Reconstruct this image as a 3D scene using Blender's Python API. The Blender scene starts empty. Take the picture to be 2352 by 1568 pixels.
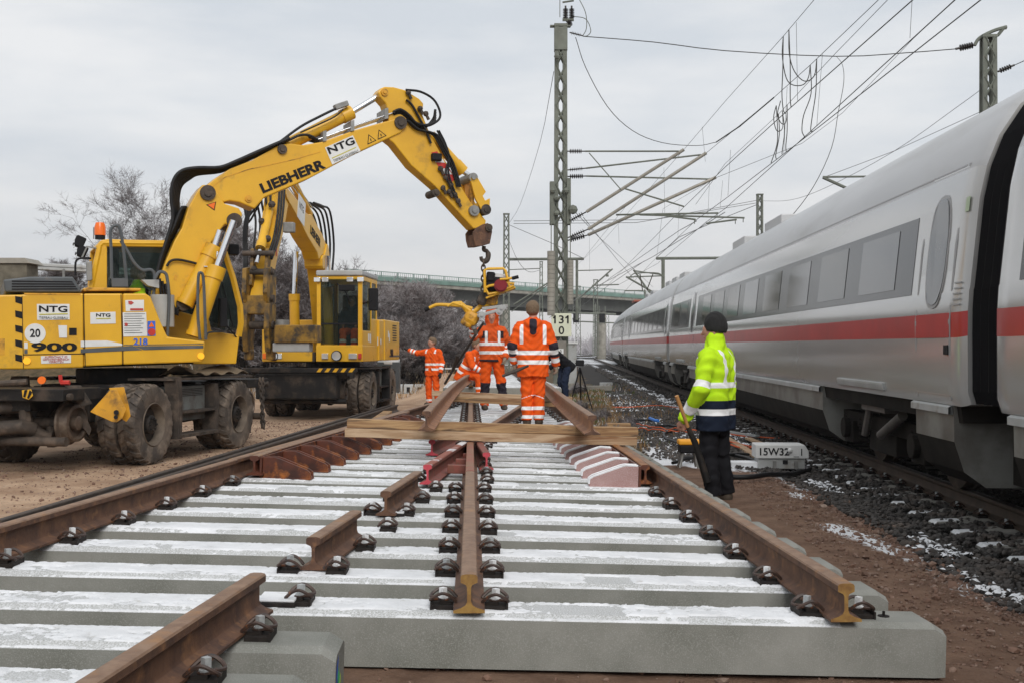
import bpy, bmesh, math, random
import numpy as np
from mathutils import Vector, Matrix, noise as mnoise
R = math.radians
random.seed(7); RNG = np.random.default_rng(11)
scene = bpy.context.scene
# ---------------------------------------------------------------- camera
CX, YH, F, CAMH = 1176.0, 808.0, 2613.0, 1.45
cam_d = bpy.data.cameras.new('camera'); cam = bpy.data.objects.new('camera', cam_d)
scene.collection.objects.link(cam); scene.camera = cam
cam.location = (0, 0, CAMH); cam.rotation_euler = (R(90), 0, 0)
cam_d.sensor_width = 36; cam_d.lens = 36*F/2352; cam_d.shift_y = (YH-784)/2352
cam_d.clip_start = .05; cam_d.clip_end = 3000
# ---------------------------------------------------------------- overcast sky
world = bpy.data.worlds.new('World'); scene.world = world; world.use_nodes = True
def build_world():
    nt = world.node_tree; nt.nodes.clear(); N = nt.nodes.new; L = nt.links.new
    out = N('ShaderNodeOutputWorld'); bg = N('ShaderNodeBackground'); bg.inputs[1].default_value = 1.0
    sky = N('ShaderNodeTexSky'); sky.sky_type = 'NISHITA'; sky.sun_disc = False
    sky.sun_elevation = R(36); sky.sun_rotation = R(166); sky.dust_density = 3.0
    tc = N('ShaderNodeTexCoord'); sep = N('ShaderNodeSeparateXYZ'); L(tc.outputs['Generated'], sep.inputs[0])
    mp = N('ShaderNodeMapping'); mp.inputs['Scale'].default_value = (1.3, 1.3, 5.5); mp.inputs['Rotation'].default_value = (0, R(-8), R(20))
    L(tc.outputs['Generated'], mp.inputs[0])
    n1 = N('ShaderNodeTexNoise'); n1.inputs['Scale'].default_value = 2.2; n1.inputs['Detail'].default_value = 6; n1.inputs['Roughness'].default_value = .55
    L(mp.outputs[0], n1.inputs[0])
    cr = N('ShaderNodeValToRGB'); e = cr.color_ramp.elements
    e[0].position = .36; e[0].color = (.58, .615, .655, 1); e[1].position = .62; e[1].color = (.745, .75, .755, 1)
    L(n1.outputs[0], cr.inputs[0])
    hr = N('ShaderNodeValToRGB'); h = hr.color_ramp.elements
    h[0].position = .0; h[0].color = (.74, .70, .69, 1); h[1].position = .2; h[1].color = (1, 1, 1, 1)
    L(sep.outputs['Z'], hr.inputs[0])
    mul = N('ShaderNodeMixRGB'); mul.blend_type = 'MULTIPLY'; mul.inputs[0].default_value = .55
    L(cr.outputs[0], mul.inputs[1]); L(hr.outputs[0], mul.inputs[2])
    sc = N('ShaderNodeMixRGB'); sc.blend_type = 'MULTIPLY'; sc.inputs[0].default_value = 1; sc.inputs[2].default_value = (.07, .07, .07, 1)
    L(sky.outputs[0], sc.inputs[1])
    mx = N('ShaderNodeMixRGB'); mx.inputs[0].default_value = .1; L(mul.outputs[0], mx.inputs[1]); L(sc.outputs[0], mx.inputs[2])
    L(mx.outputs[0], bg.inputs[0]); L(bg.outputs[0], out.inputs[0])
build_world()
sun_d = bpy.data.lights.new('sun', 'SUN'); sun = bpy.data.objects.new('sun', sun_d); scene.collection.objects.link(sun)
sun_d.energy = 1.5; sun_d.angle = R(30); sun_d.color = (1, .965, .92); sun.rotation_euler = (R(54), 0, R(14))
scene.view_settings.view_transform = 'Standard'; scene.view_settings.look = 'None'
scene.view_settings.exposure = 0.3; scene.view_settings.gamma = 1; scene.view_settings.use_curve_mapping = False
scene.render.engine = 'CYCLES'
# ---------------------------------------------------------------- helpers
COL = scene.collection
def P(x, y, Y): return Vector(((x-CX)/F*Y, Y, CAMH-(y-YH)/F*Y))
def Pz(x, y, z):                                   # pixel on the horizontal plane at height z
    Y = (CAMH-z)*F/(y-YH); return P(x, y, Y)
def tag(o, label=None, cat=None, group=None, kind=None):
    if label: o['label'] = label
    if cat: o['category'] = cat
    if group: o['group'] = group
    if kind: o['kind'] = kind
    return o
def empty(name, loc=(0,0,0), rz=0, label=None, cat=None, group=None):
    o = bpy.data.objects.new(name, None); COL.objects.link(o); o.location = loc; o.rotation_euler = (0,0,rz); o.empty_display_size = .1
    return tag(o, label, cat, group)
def copy_tree(o, parent=None):
    c = o.copy(); COL.objects.link(c)
    if parent: c.parent = parent
    for ch in list(o.children): copy_tree(ch, c)
    return c
class MB:
    def __init__(s): s.v = []; s.f = []; s.m = []
    def add(s, vs, fs, mi=0):
        b = len(s.v); s.v += [tuple(v) for v in vs]; s.f += [tuple(b+i for i in f) for f in fs]; s.m += [mi]*len(fs); return s
    def box(s, c, d, M=None, mi=0):
        x, y, z = d[0]/2, d[1]/2, d[2]/2
        vs = [Vector((i*x, j*y, k*z)) for i in (-1,1) for j in (-1,1) for k in (-1,1)]
        if M is not None: vs = [M @ v for v in vs]
        vs = [v+Vector(c) for v in vs]
        return s.add(vs, [(0,1,3,2),(4,6,7,5),(0,4,5,1),(2,3,7,6),(0,2,6,4),(1,5,7,3)], mi)
    def bb(s, x0, x1, y0, y1, z0, z1, mi=0): return s.box(((x0+x1)/2,(y0+y1)/2,(z0+z1)/2), (x1-x0,y1-y0,z1-z0), None, mi)
    def tube(s, pts, r, n=6, mi=0, caps=True, closed=False):
        pts = [Vector(p) for p in pts]; rs = r if isinstance(r, (list,tuple)) else [r]*len(pts); b = len(s.v); up = None
        for i, p in enumerate(pts):
            a = pts[i-1] if i > 0 else (pts[-1] if closed else p); c = pts[(i+1) % len(pts)] if (i < len(pts)-1 or closed) else p
            t = (c-a)
            if t.length < 1e-9: t = Vector((0,0,1))
            t.normalize()
            if up is None:
                up = Vector((0,0,1)) if abs(t.z) < .9 else Vector((0,1,0))
            x = up - t*up.dot(t)
            if x.length < 1e-6: x = t.orthogonal()
            x.normalize(); up = x; yv = t.cross(x)
            for k in range(n):
                an = 2*math.pi*k/n; s.v.append(tuple(p + (x*math.cos(an)+yv*math.sin(an))*rs[i]))
        m = len(pts); fs = []
        for i in range(m-1 if not closed else m):
            for k in range(n):
                a0 = b+i*n+k; a1 = b+i*n+(k+1) % n; c0 = b+((i+1) % m)*n+k; c1 = b+((i+1) % m)*n+(k+1) % n
                fs.append((a0,a1,c1,c0))
        if caps and not closed: fs.append(tuple(b+k for k in reversed(range(n)))); fs.append(tuple(b+(m-1)*n+k for k in range(n)))
        s.f += fs; s.m += [mi]*len(fs); return s
    def cyl(s, a, b, r, n=12, mi=0, r2=None): return s.tube([a,b], [r, r if r2 is None else r2], n, mi)
    def prism(s, poly, fn0, fn1, mi=0, mis=None):
        n = len(poly); vs = [fn0(*p) for p in poly]+[fn1(*p) for p in poly]
        s.add(vs, [tuple(range(n)), tuple(range(2*n-1, n-1, -1))], mi)
        b = len(s.v)-2*n
        s.f += [(b+i, b+n+i, b+n+(i+1) % n, b+(i+1) % n) for i in range(n)]; s.m += [mi if mis is None else mis]*n
        return s
    def lathe(s, prof, M, n=32, mi=0, closed=True):          # prof: (radius, axial) pairs, axis = local x of M
        b = len(s.v); m = len(prof)
        for k in range(n):
            an = 2*math.pi*k/n
            for r, a in prof: s.v.append(tuple(M @ Vector((a, r*math.cos(an), r*math.sin(an)))))
        fs = []
        for k in range(n):
            for j in range(m if closed else m-1):
                j2 = (j+1) % m; k2 = (k+1) % n
                fs.append((b+k*m+j, b+k*m+j2, b+k2*m+j2, b+k2*m+j))
        s.f += fs; s.m += [mi]*len(fs); return s
    def ball(s, c, r, n=8, mi=0, sc=(1,1,1), jit=0):
        c = Vector(c); b = len(s.v); m = max(3, n//2)
        s.v.append(tuple(c+Vector((0,0,r*sc[2]))))
        for i in range(1, m):
            th = math.pi*i/m
            for k in range(n):
                ph = 2*math.pi*k/n; q = 1+random.uniform(-jit, jit)
                s.v.append(tuple(c+Vector((math.sin(th)*math.cos(ph)*r*sc[0]*q, math.sin(th)*math.sin(ph)*r*sc[1]*q, math.cos(th)*r*sc[2]*q))))
        s.v.append(tuple(c-Vector((0,0,r*sc[2])))); e = len(s.v)-1
        for k in range(n):
            s.f.append((b, b+1+k, b+1+(k+1) % n)); s.m.append(mi)
            for i in range(m-2):
                a0 = b+1+i*n+k; a1 = b+1+i*n+(k+1) % n; s.f.append((a0, a0+n, a1+n, a1)); s.m.append(mi)
            s.f.append((b+1+(m-2)*n+(k+1) % n, b+1+(m-2)*n+k, e)); s.m.append(mi)
        return s
    def xf(s, M):
        s.v = [tuple(M @ Vector(v)) for v in s.v]; return s
    def build(s, name, mats, parent=None, smooth=None, bevel=0, **kw):
        me = bpy.data.meshes.new(name); me.from_pydata(s.v, [], s.f)
        if not isinstance(mats, (list,tuple)): mats = [mats]
        for m in mats: me.materials.append(m)
        if len(mats) > 1: me.polygons.foreach_set('material_index', s.m)
        bm = bmesh.new(); bm.from_mesh(me); bmesh.ops.recalc_face_normals(bm, faces=bm.faces); bm.to_mesh(me); bm.free()
        if smooth:
            me.polygons.foreach_set('use_smooth', [True]*len(me.polygons)); me.set_sharp_from_angle(angle=R(smooth))
        o = bpy.data.objects.new(name, me); COL.objects.link(o)
        if parent: o.parent = parent
        if bevel:
            b = o.modifiers.new('bevel', 'BEVEL'); b.width = bevel; b.segments = 2; b.limit_method = 'ANGLE'; b.angle_limit = R(40)
        return tag(o, **kw)
def np_mesh(name, V, Fq, mats, parent=None, smooth=False, mi=None, **kw):
    V = np.asarray(V, np.float32); Fq = np.asarray(Fq, np.int32); me = bpy.data.meshes.new(name)
    k = Fq.shape[1]; me.vertices.add(len(V)); me.vertices.foreach_set('co', V.ravel())
    me.loops.add(Fq.size); me.loops.foreach_set('vertex_index', Fq.ravel())
    me.polygons.add(len(Fq)); me.polygons.foreach_set('loop_start', np.arange(len(Fq), dtype=np.int32)*k)
    me.polygons.foreach_set('use_smooth', np.full(len(Fq), smooth))
    if not isinstance(mats, (list,tuple)): mats = [mats]
    for m in mats: me.materials.append(m)
    if mi is not None: me.polygons.foreach_set('material_index', np.asarray(mi, np.int32))
    me.update(calc_edges=True); me.validate()
    o = bpy.data.objects.new(name, me); COL.objects.link(o)
    if parent: o.parent = parent
    return tag(o, **kw)
def text_mesh(txt, size, M, mat, name='lettering', parent=None, depth=.002, bold=0, ax='CENTER', sx=1, fit=None, **kw):
    cu = bpy.data.curves.new('t', 'FONT'); cu.body = txt; cu.size = size; cu.extrude = depth; cu.align_x = ax; cu.align_y = 'CENTER'; cu.offset = bold; cu.space_line = .8
    cu.resolution_u = 3
    ob = bpy.data.objects.new('t', cu); COL.objects.link(ob)
    dg = bpy.context.evaluated_depsgraph_get(); me = bpy.data.meshes.new_from_object(ob.evaluated_get(dg))
    if fit:
        xs = [v.co.x for v in me.vertices]; ys = [v.co.y for v in me.vertices]; w, h = max(xs)-min(xs), max(ys)-min(ys)
        me.transform(Matrix.Diagonal((fit[0]/w, fit[1]/h, 1, 1)) @ Matrix.Translation((-(max(xs)+min(xs))/2, -(max(ys)+min(ys))/2, 0)))
    bpy.data.objects.remove(ob); me.transform(M @ Matrix.Diagonal((sx,1,1,1))); me.materials.clear(); me.materials.append(mat)
    o = bpy.data.objects.new(name, me); COL.objects.link(o)
    if parent: o.parent = parent
    return tag(o, **kw)
def frame(o, x, y):                                  # matrix from origin, x axis, y axis
    x = Vector(x).normalized(); y = Vector(y).normalized(); z = x.cross(y).normalized(); y = z.cross(x)
    M = Matrix.Identity(4)
    for i in range(3): M[i][0] = x[i]; M[i][1] = y[i]; M[i][2] = z[i]; M[i][3] = o[i]
    return M
def ordinal(n):
    w = ['first','second','third','fourth','fifth','sixth','seventh','eighth','ninth','tenth','eleventh','twelfth','thirteenth','fourteenth','fifteenth','sixteenth','seventeenth','eighteenth','nineteenth','twentieth']
    if n <= 20: return w[n-1]
    t = {2:'twenty',3:'thirty',4:'forty',5:'fifty'}[n//10]
    return t+'-'+w[n % 10-1] if n % 10 else {20:'twentieth',30:'thirtieth',40:'fortieth',50:'fiftieth'}[n]
def smoothpath(pts, k=6):                            # catmull-rom
    pts = [Vector(p) for p in pts]; out = []; q = [pts[0]*2-pts[1]]+pts+[pts[-1]*2-pts[-2]]
    for i in range(1, len(q)-2):
        a, b, c, d = q[i-1:i+3]
        for j in range(k):
            t = j/k; out.append(.5*((2*b)+(c-a)*t+(2*a-5*b+4*c-d)*t*t+(3*b-a-3*c+d)*t**3))
    return out+[pts[-1]]
def vnoise(x, y, s, seed=0):                         # cheap smooth value noise, numpy
    x = np.asarray(x)*s+seed*17.3; y = np.asarray(y)*s+seed*9.1
    xi = np.floor(x).astype(np.int64); yi = np.floor(y).astype(np.int64); fx = x-xi; fy = y-yi
    fx = fx*fx*(3-2*fx); fy = fy*fy*(3-2*fy)
    def h(a, b):
        n = (a*374761393+b*668265263+seed*974711) & 0x7fffffff; n = ((n ^ (n >> 13))*1274126177) & 0x7fffffff
        return ((n ^ (n >> 16)) & 0xffff)/65535.0
    return (h(xi,yi)*(1-fx)+h(xi+1,yi)*fx)*(1-fy)+(h(xi,yi+1)*(1-fx)+h(xi+1,yi+1)*fx)*fy
def fbm(x, y, s, o=4, seed=0):
    t = 0; a = .5; n = 0
    for i in range(o): t = t+a*vnoise(x, y, s*2**i, seed+i); n += a; a *= .55
    return t/n
# ---------------------------------------------------------------- materials
def mat(name, c1, c2=None, scale=5, rough=.6, metal=0, bump=0, bscale=None, detail=5, lo=.35, hi=.65, dirt=None, dscale=2, dlo=.5, dhi=.7, stretch=(1,1,1), spec=.5, rough2=None, coat=0, dist=0):
    m = bpy.data.materials.new(name); m.use_nodes = True; nt = m.node_tree; b = nt.nodes['Principled BSDF']; N = nt.nodes.new; L = nt.links.new
    b.inputs['Roughness'].default_value = rough; b.inputs['Metallic'].default_value = metal; b.inputs['Specular IOR Level'].default_value = spec
    if coat: b.inputs['Coat Weight'].default_value = coat; b.inputs['Coat Roughness'].default_value = .15
    c1 = tuple(c1)+(1,); b.inputs['Base Color'].default_value = c1
    tc = N('ShaderNodeTexCoord'); mp = N('ShaderNodeMapping'); mp.inputs['Scale'].default_value = stretch; L(tc.outputs['Object'], mp.inputs[0])
    col = None
    def noise(sc, d=detail):
        n = N('ShaderNodeTexNoise'); n.inputs['Scale'].default_value = sc; n.inputs['Detail'].default_value = d; n.inputs['Roughness'].default_value = .6
        n.inputs['Distortion'].default_value = dist; L(mp.outputs[0], n.inputs[0]); return n
    def ramp(n, a, c, ca, cb):
        r = N('ShaderNodeValToRGB'); r.color_ramp.elements[0].position = a; r.color_ramp.elements[1].position = c
        r.color_ramp.elements[0].color = ca; r.color_ramp.elements[1].color = cb; L(n.outputs[0], r.inputs[0]); return r
    if c2 is not None:
        r = ramp(noise(scale), lo, hi, c1, tuple(c2)+(1,)); col = r.outputs[0]
    if dirt is not None:
        r = ramp(noise(dscale, 8), dlo, dhi, (0,0,0,1), (1,1,1,1)); mx = N('ShaderNodeMixRGB'); L(r.outputs[0], mx.inputs[0])
        if col is None: mx.inputs[1].default_value = c1
        else: L(col, mx.inputs[1])
        mx.inputs[2].default_value = tuple(dirt)+(1,); col = mx.outputs[0]
        if rough2 is not None:
            mr = N('ShaderNodeMapRange'); L(r.outputs[0], mr.inputs[0]); mr.inputs[3].default_value = rough; mr.inputs[4].default_value = rough2; L(mr.outputs[0], b.inputs['Roughness'])
    if col is not None: L(col, b.inputs['Base Color'])
    if bump:
        n = noise(bscale or scale*3, 6); bp = N('ShaderNodeBump'); bp.inputs['Strength'].default_value = 1; bp.inputs['Distance'].default_value = bump
        L(n.outputs[0], bp.inputs['Height']); L(bp.outputs[0], b.inputs['Normal'])
    return m
M = {}
M['yellow'] = mat('machine_yellow', (.74,.415,.020), (.64,.345,.018), 1.6, .36, dirt=(.20,.12,.04), dscale=2.6, dlo=.59, dhi=.82, rough2=.7, spec=.5)
M['yellow_old'] = mat('worn_yellow', (.72,.36,.015), (.55,.27,.02), 3, .5, dirt=(.10,.06,.03), dscale=5, dlo=.5, dhi=.68, rough2=.8, bump=.002, bscale=30)
M['black'] = mat('black_paint', (.010,.010,.011), (.020,.018,.016), 4, .6, spec=.25, dirt=(.06,.045,.035), dscale=4)
M['hose'] = mat('rubber_hose', (.009,.009,.010), None, rough=.5, spec=.3)
M['muddy'] = mat('muddy_steel', (.026,.021,.017), (.075,.055,.041), 4, .75, dirt=(.13,.095,.07), dscale=7, dlo=.5, dhi=.75, bump=.006, bscale=25)
M['tyre'] = mat('muddy_tyre', (.055,.045,.038), (.15,.118,.092), 3, .85, dirt=(.25,.20,.155), dscale=6, dlo=.5, dhi=.75, bump=.008, bscale=35)
M['tyre_dark'] = mat('dark_tyre', (.022,.019,.017), (.06,.048,.04), 4, .8, bump=.006, bscale=30)
M['chrome'] = mat('chrome_rod', (.75,.77,.8), None, rough=.12, metal=1)
M['greasy'] = mat('greasy_yellow', (.36,.20,.022), (.16,.09,.02), 4, .6, dirt=(.04,.03,.02), dscale=6, dlo=.42, dhi=.62)
M['damper'] = mat('dusty_damper', (.11,.10,.09), (.06,.055,.05), 5, .6)
M['steel'] = mat('grey_steel', (.30,.30,.29), (.2,.2,.19), 8, .5, metal=.3)
M['greypaint'] = mat('grey_paint', (.085,.095,.105), (.06,.07,.075), 3, .5, dirt=(.15,.13,.11), dscale=5, dlo=.6, dhi=.8)
M['lightgrey'] = mat('light_grey_paint', (.42,.43,.43), (.34,.35,.34), 3, .5, dirt=(.2,.17,.14), dscale=4, dlo=.58)
M['white'] = mat('white_plate', (.72,.73,.72), (.64,.65,.64), 6, .5)
M['ink'] = mat('black_print', (.010,.010,.012), None, rough=.6, spec=.2)
M['redink'] = mat('red_print', (.45,.05,.04), None, rough=.5)
M['red'] = mat('red_paint', (.55,.03,.02), (.42,.025,.02), 5, .45)
M['blueink'] = mat('blue_print', (.03,.12,.55), None, rough=.5)
M['yellowline'] = mat('olive_line', (.5,.45,.05), None, rough=.5)
M['orange_lens'] = mat('orange_lens', (.85,.16,.01), None, rough=.2)
M['lens'] = mat('lamp_lens', (.75,.78,.8), None, rough=.08, metal=.6)
M['rust'] = mat('rail_rust', (.155,.075,.040), (.070,.034,.022), 9, .72, dirt=(.27,.13,.055), dscale=14, dlo=.55, dhi=.75, bump=.0015, bscale=60, stretch=(1,1,1))
M['railtop'] = mat('rail_head_top', (.27,.17,.108), (.165,.092,.055), 14, .6, dirt=(.36,.19,.08), dscale=7, dlo=.55, dhi=.72, bump=.001, bscale=80)
M['railcut'] = mat('rail_cut_end', (.34,.20,.05), (.20,.10,.03), 25, .6, bump=.001, bscale=120)
M['rustbright'] = mat('bright_rust', (.13,.032,.012), (.045,.014,.009), 6, .5, dirt=(.38,.12,.02), dscale=8, dlo=.55, dhi=.72)
M['olddark'] = mat('used_rail', (.035,.028,.024), (.07,.05,.038), 8, .7)
M['frostpink'] = mat('frosted_red_primer', (.33,.185,.17), (.40,.25,.235), 8, .8, dirt=(.52,.42,.42), dscale=140, dlo=.48, dhi=.7)
M['redprimer'] = mat('red_primer', (.25,.065,.048), (.17,.055,.038), 10, .65, dirt=(.14,.07,.04), dscale=12, dlo=.48)
M['pinkend'] = mat('pink_marked_end', (.58,.06,.09), (.42,.05,.06), 20, .6)
M['concrete'] = mat('sleeper_concrete', (.285,.285,.262), (.165,.17,.148), 1.7, .85, dirt=(.31,.315,.295), dscale=210, dlo=.5, dhi=.68, bump=.0012, bscale=150)
M['clip'] = mat('spring_clip_steel', (.075,.042,.030), (.03,.02,.018), 30, .5, dirt=(.30,.10,.03), dscale=25, dlo=.6, dhi=.75)
M['plate'] = mat('dark_plate', (.012,.010,.010), (.026,.021,.018), 20, .7, spec=.2)
M['bolt'] = mat('zinc_bolt', (.48,.50,.50), (.36,.38,.39), 40, .45, metal=.3)
M['boltfrost'] = mat('frosted_bolt', (.78,.79,.80), (.55,.57,.58), 60, .7)
def snow_mat(name='snow'):
    m = mat(name, (.80,.815,.84), (.60,.615,.63), 3.5, .8, bump=.003, bscale=200, lo=.42, hi=.72, dirt=(.46,.45,.42), dscale=16, dlo=.60, dhi=.78)
    return m
M['snow'] = snow_mat()
M['wood'] = mat('sawn_timber', (.43,.27,.13), (.24,.13,.06), 2.2, .75, stretch=(.8,5,9), dirt=(.12,.075,.045), dscale=1.7, dlo=.55, dhi=.64, lo=.42, hi=.58, bump=.002, bscale=12, dist=.6)
M['woodpale'] = mat('pale_sawn_timber', (.52,.37,.24), (.36,.23,.13), 2.4, .78, stretch=(.8,5,9), dirt=(.24,.12,.055), dscale=1.6, dlo=.56, dhi=.63, lo=.42, hi=.58, bump=.002, bscale=12, dist=.6)
M['mast'] = mat('mast_green_grey', (.16,.175,.145), (.105,.115,.095), 4, .7, dirt=(.17,.17,.14), dscale=8, dlo=.55)
M['galv'] = mat('galvanised_tube', (.33,.31,.27), (.26,.24,.20), 6, .5, metal=.2)
M['insul'] = mat('brown_insulator', (.035,.028,.025), None, rough=.3)
M['wire'] = mat('overhead_wire', (.06,.06,.055), None, rough=.6)
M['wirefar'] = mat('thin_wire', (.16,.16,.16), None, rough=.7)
M['pale'] = mat('pale_sign_plate', (.66,.68,.52), (.58,.60,.47), 5, .5)
M['concw'] = mat('weathered_concrete', (.33,.31,.27), (.22,.21,.18), 1.5, .9, dirt=(.12,.115,.10), dscale=1.2, dlo=.55, dhi=.75)
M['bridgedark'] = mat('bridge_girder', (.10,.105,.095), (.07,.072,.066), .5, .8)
M['railing'] = mat('green_railing', (.16,.26,.22), (.12,.2,.17), 1, .6)
M['soil'] = mat('soil_pile', (.12,.075,.048), (.08,.05,.033), 4, .95, bump=.04, bscale=6)
def glass_mat(name, col, rough=.05, alpha=.35):
    m = bpy.data.materials.new(name); m.use_nodes = True; nt = m.node_tree; N = nt.nodes.new; L = nt.links.new
    out = nt.nodes['Material Output']; b = nt.nodes['Principled BSDF']; b.inputs['Base Color'].default_value = col+(1,); b.inputs['Roughness'].default_value = rough
    tr = N('ShaderNodeBsdfTransparent'); tr.inputs[0].default_value = (.72,.80,.78,1); mx = N('ShaderNodeMixShader'); mx.inputs[0].default_value = alpha
    L(tr.outputs[0], mx.inputs[1]); L(b.outputs[0], mx.inputs[2]); L(mx.outputs[0], out.inputs[0]); return m
M['glass'] = glass_mat('cab_glass', (.03,.04,.04), .03, .24)
M['trainglass'] = mat('train_pane', (.125,.13,.135), (.10,.105,.11), 1, .09, spec=.9)
M['trainband'] = mat('train_window_band', (.035,.037,.04), None, rough=.16, spec=.6)
def emis_lens():
    m = mat('lit_indicator', (.9,.45,.02), None, rough=.3); b = m.node_tree.nodes['Principled BSDF']
    b.inputs['Emission Color'].default_value = (1,.5,.03,1); b.inputs['Emission Strength'].default_value = .35; return m
M['lit'] = emis_lens()
# ================================================================ GROUND
def RZ(Y): return .0055*np.maximum(0, np.asarray(Y,float)-8)
def sst(a, b, x): t = np.clip((x-a)/(b-a), 0, 1); return t*t*(3-2*t)
def Hgt(x, y):
    x = np.asarray(x, float); y = np.asarray(y, float)
    z = .03*(fbm(x, y, .5, 3, 1)-.5)+.02*(fbm(x, y, 3., 3, 2)-.5)*np.clip(14/np.maximum(y,1),0,1)
    xr = x-.0417*y
    z = z - .12*sst(2.2, 3.2, xr)
    z = z+np.minimum(RZ(y),.8)*sst(.8, 2.8, xr)
    g = .7*np.exp(-((x-1.9)/1.3)**2-((y-36)/7)**2); z = z+.38*g
    emb = sst(27, 36, y+.35*(x+10))*sst(-9.5, -13, x)*(1-sst(60,75,y)); z = z+3.0*emb
    z = z+.8*sst(70, 200, y)*sst(8,-20,x)+.4*sst(150,420,y)
    z = z+.55*np.exp(-((x+1.9)/.9)**2-((y-34)/1.6)**2)*1.5
    z = z+(.178-.03*(x+.2))*sst(-2.6,-1.9,x)*sst(2.35,1.95,x)*sst(5.4,4.75,y)
    return z
def axis(segs):
    out = []
    for a, b, n in segs: out += list(np.linspace(a, b, n, endpoint=False))
    return np.array(out+[segs[-1][1]])
gx = axis([(-900,-60,14),(-60,-14,50),(-14,-4,100),(-4,5,180),(5,14,60),(14,60,40),(60,900,14)])
gy = axis([(-40,1,12),(1,16,230),(16,45,220),(45,120,90),(120,400,40),(400,1600,12)])
GX, GY = np.meshgrid(gx, gy, indexing='ij'); GZ = Hgt(GX, GY)
near = (np.abs(GX) < 14) & (GY > 1) & (GY < 45)
GZ = GZ+np.where(near, .012*(fbm(GX, GY, 14., 3, 5)-.5), 0)
nxx, nyy = GX.shape; idx = np.arange(nxx*nyy).reshape(nxx, nyy)
Q = np.stack([idx[:-1,:-1], idx[1:,:-1], idx[1:,1:], idx[:-1,1:]], -1).reshape(-1,4)
def ground_material():
    m = bpy.data.materials.new('ground_soil'); m.use_nodes = True; nt = m.node_tree; b = nt.nodes['Principled BSDF']; N = nt.nodes.new; L = nt.links.new
    b.inputs['Roughness'].default_value = .92; b.inputs['Specular IOR Level'].default_value = .25
    tc = N('ShaderNodeTexCoord')
    def noise(s, d=6, r=.6):
        n = N('ShaderNodeTexNoise'); n.inputs['Scale'].default_value = s; n.inputs['Detail'].default_value = d; n.inputs['Roughness'].default_value = r; L(tc.outputs['Object'], n.inputs[0]); return n.outputs[0]
    def ramp(i, a, c, ca, cb):
        r = N('ShaderNodeValToRGB'); r.color_ramp.elements[0].position = a; r.color_ramp.elements[1].position = c; r.color_ramp.elements[0].color = ca+(1,); r.color_ramp.elements[1].color = cb+(1,); L(i, r.inputs[0]); return r.outputs[0]
    def mix(f, a, c, t='MIX'):
        x = N('ShaderNodeMixRGB'); x.blend_type = t
        if isinstance(f, float): x.inputs[0].default_value = f
        else: L(f, x.inputs[0])
        for i, q in ((1,a),(2,c)):
            if isinstance(q, tuple): x.inputs[i].default_value = q+(1,)
            else: L(q, x.inputs[i])
        return x.outputs[0]
    def att(n): a = N('ShaderNodeAttribute'); a.attribute_name = n; return a.outputs['Fac']
    sand = ramp(noise(1.3), .38, .62, (.35,.225,.145), (.53,.37,.25))
    sand = mix(ramp(noise(30), .5, .75, (0,0,0), (.7,.7,.7)), sand, (.13,.08,.055))
    sand = mix(ramp(noise(9), .55, .72, (0,0,0), (.45,.45,.45)), sand, (.45,.37,.30))
    soil = ramp(noise(4), .35, .65, (.13,.075,.050), (.225,.14,.095))
    soil = mix(ramp(noise(45), .5, .7, (0,0,0), (.6,.6,.6)), soil, (.23,.15,.11))
    veg = ramp(noise(5), .35, .65, (.050,.040,.020), (.14,.095,.050))
    bal = ramp(noise(26), .35, .65, (.014,.013,.013), (.06,.054,.05))
    def th(a, s):                                    # ragged mask edge
        x = N('ShaderNodeMath'); x.operation = 'MULTIPLY_ADD'; L(noise(s), x.inputs[0]); x.inputs[1].default_value = .9; L(a, x.inputs[2])
        r = N('ShaderNodeMapRange'); L(x.outputs[0], r.inputs[0]); r.inputs[1].default_value = .86; r.inputs[2].default_value = 1.02; return r.outputs[0]
    c = mix(th(att('soil'), 6), sand, soil); c = mix(th(att('veg'), 4), c, veg); c = mix(th(att('bal'), 9), c, bal)
    c = mix(th(att('snow'), 14), c, (.78,.80,.83))
    L(c, b.inputs['Base Color'])
    bp = N('ShaderNodeBump'); bp.inputs['Distance'].default_value = .03; bp.inputs['Strength'].default_value = .8; L(noise(28, 8, .7), bp.inputs['Height']); L(bp.outputs[0], b.inputs['Normal'])
    return m
ground = np_mesh('ground', np.stack([GX,GY,GZ],-1).reshape(-1,3), Q, ground_material(), smooth=True, kind='structure')
def setatt(o, n, v): a = o.data.attributes.new(n, 'FLOAT', 'POINT'); a.data.foreach_set('value', np.asarray(v, np.float32).ravel())
xr = GX-.0417*GY
bal = sst(2.45, 2.8, xr+1.35*sst(12.5,15.5,GY)+.35*(fbm(GX,GY,.9,2,9)-.5)*2)*(1-sst(18,26,xr)); setatt(ground, 'bal', bal*.9)
soil = sst(.6, 1.8, GX)*(1-bal)+.8*sst(6.2,4.6,GY)*(np.abs(GX)<3); setatt(ground, 'soil', np.clip(soil,0,1)*.9)
veg = sst(13, 17, GY)*sst(.2, .9, GX)*(1-bal)+sst(24,30,GY)*sst(-1.5,-3,-GX)*0+sst(38,46,GY)*(1-bal)+sst(-9,-10.5,GX)*sst(25,29,GY)
setatt(ground, 'veg', np.clip(veg,0,1)*.9)
spots = sum(np.exp(-((GX-a)/sx)**2-((GY-b)/sy)**2) for a,b,sx,sy in ((2.68,9.3,.17,.45),(2.95,11.5,.2,.4),(2.86,8.5,.22,.7),(2.95,7.1,.15,.5)))*(.55+.6*fbm(GX,GY,5,2,3))
strip = np.exp(-((xr-2.75)/.42)**2)*(.25+.75*sst(.45,.65,fbm(GX,GY,.55,2,21)))*sst(4,6,GY)
far = .65*sst(60,110,GY)*fbm(GX,GY,.05,3,4)*1.5
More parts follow.
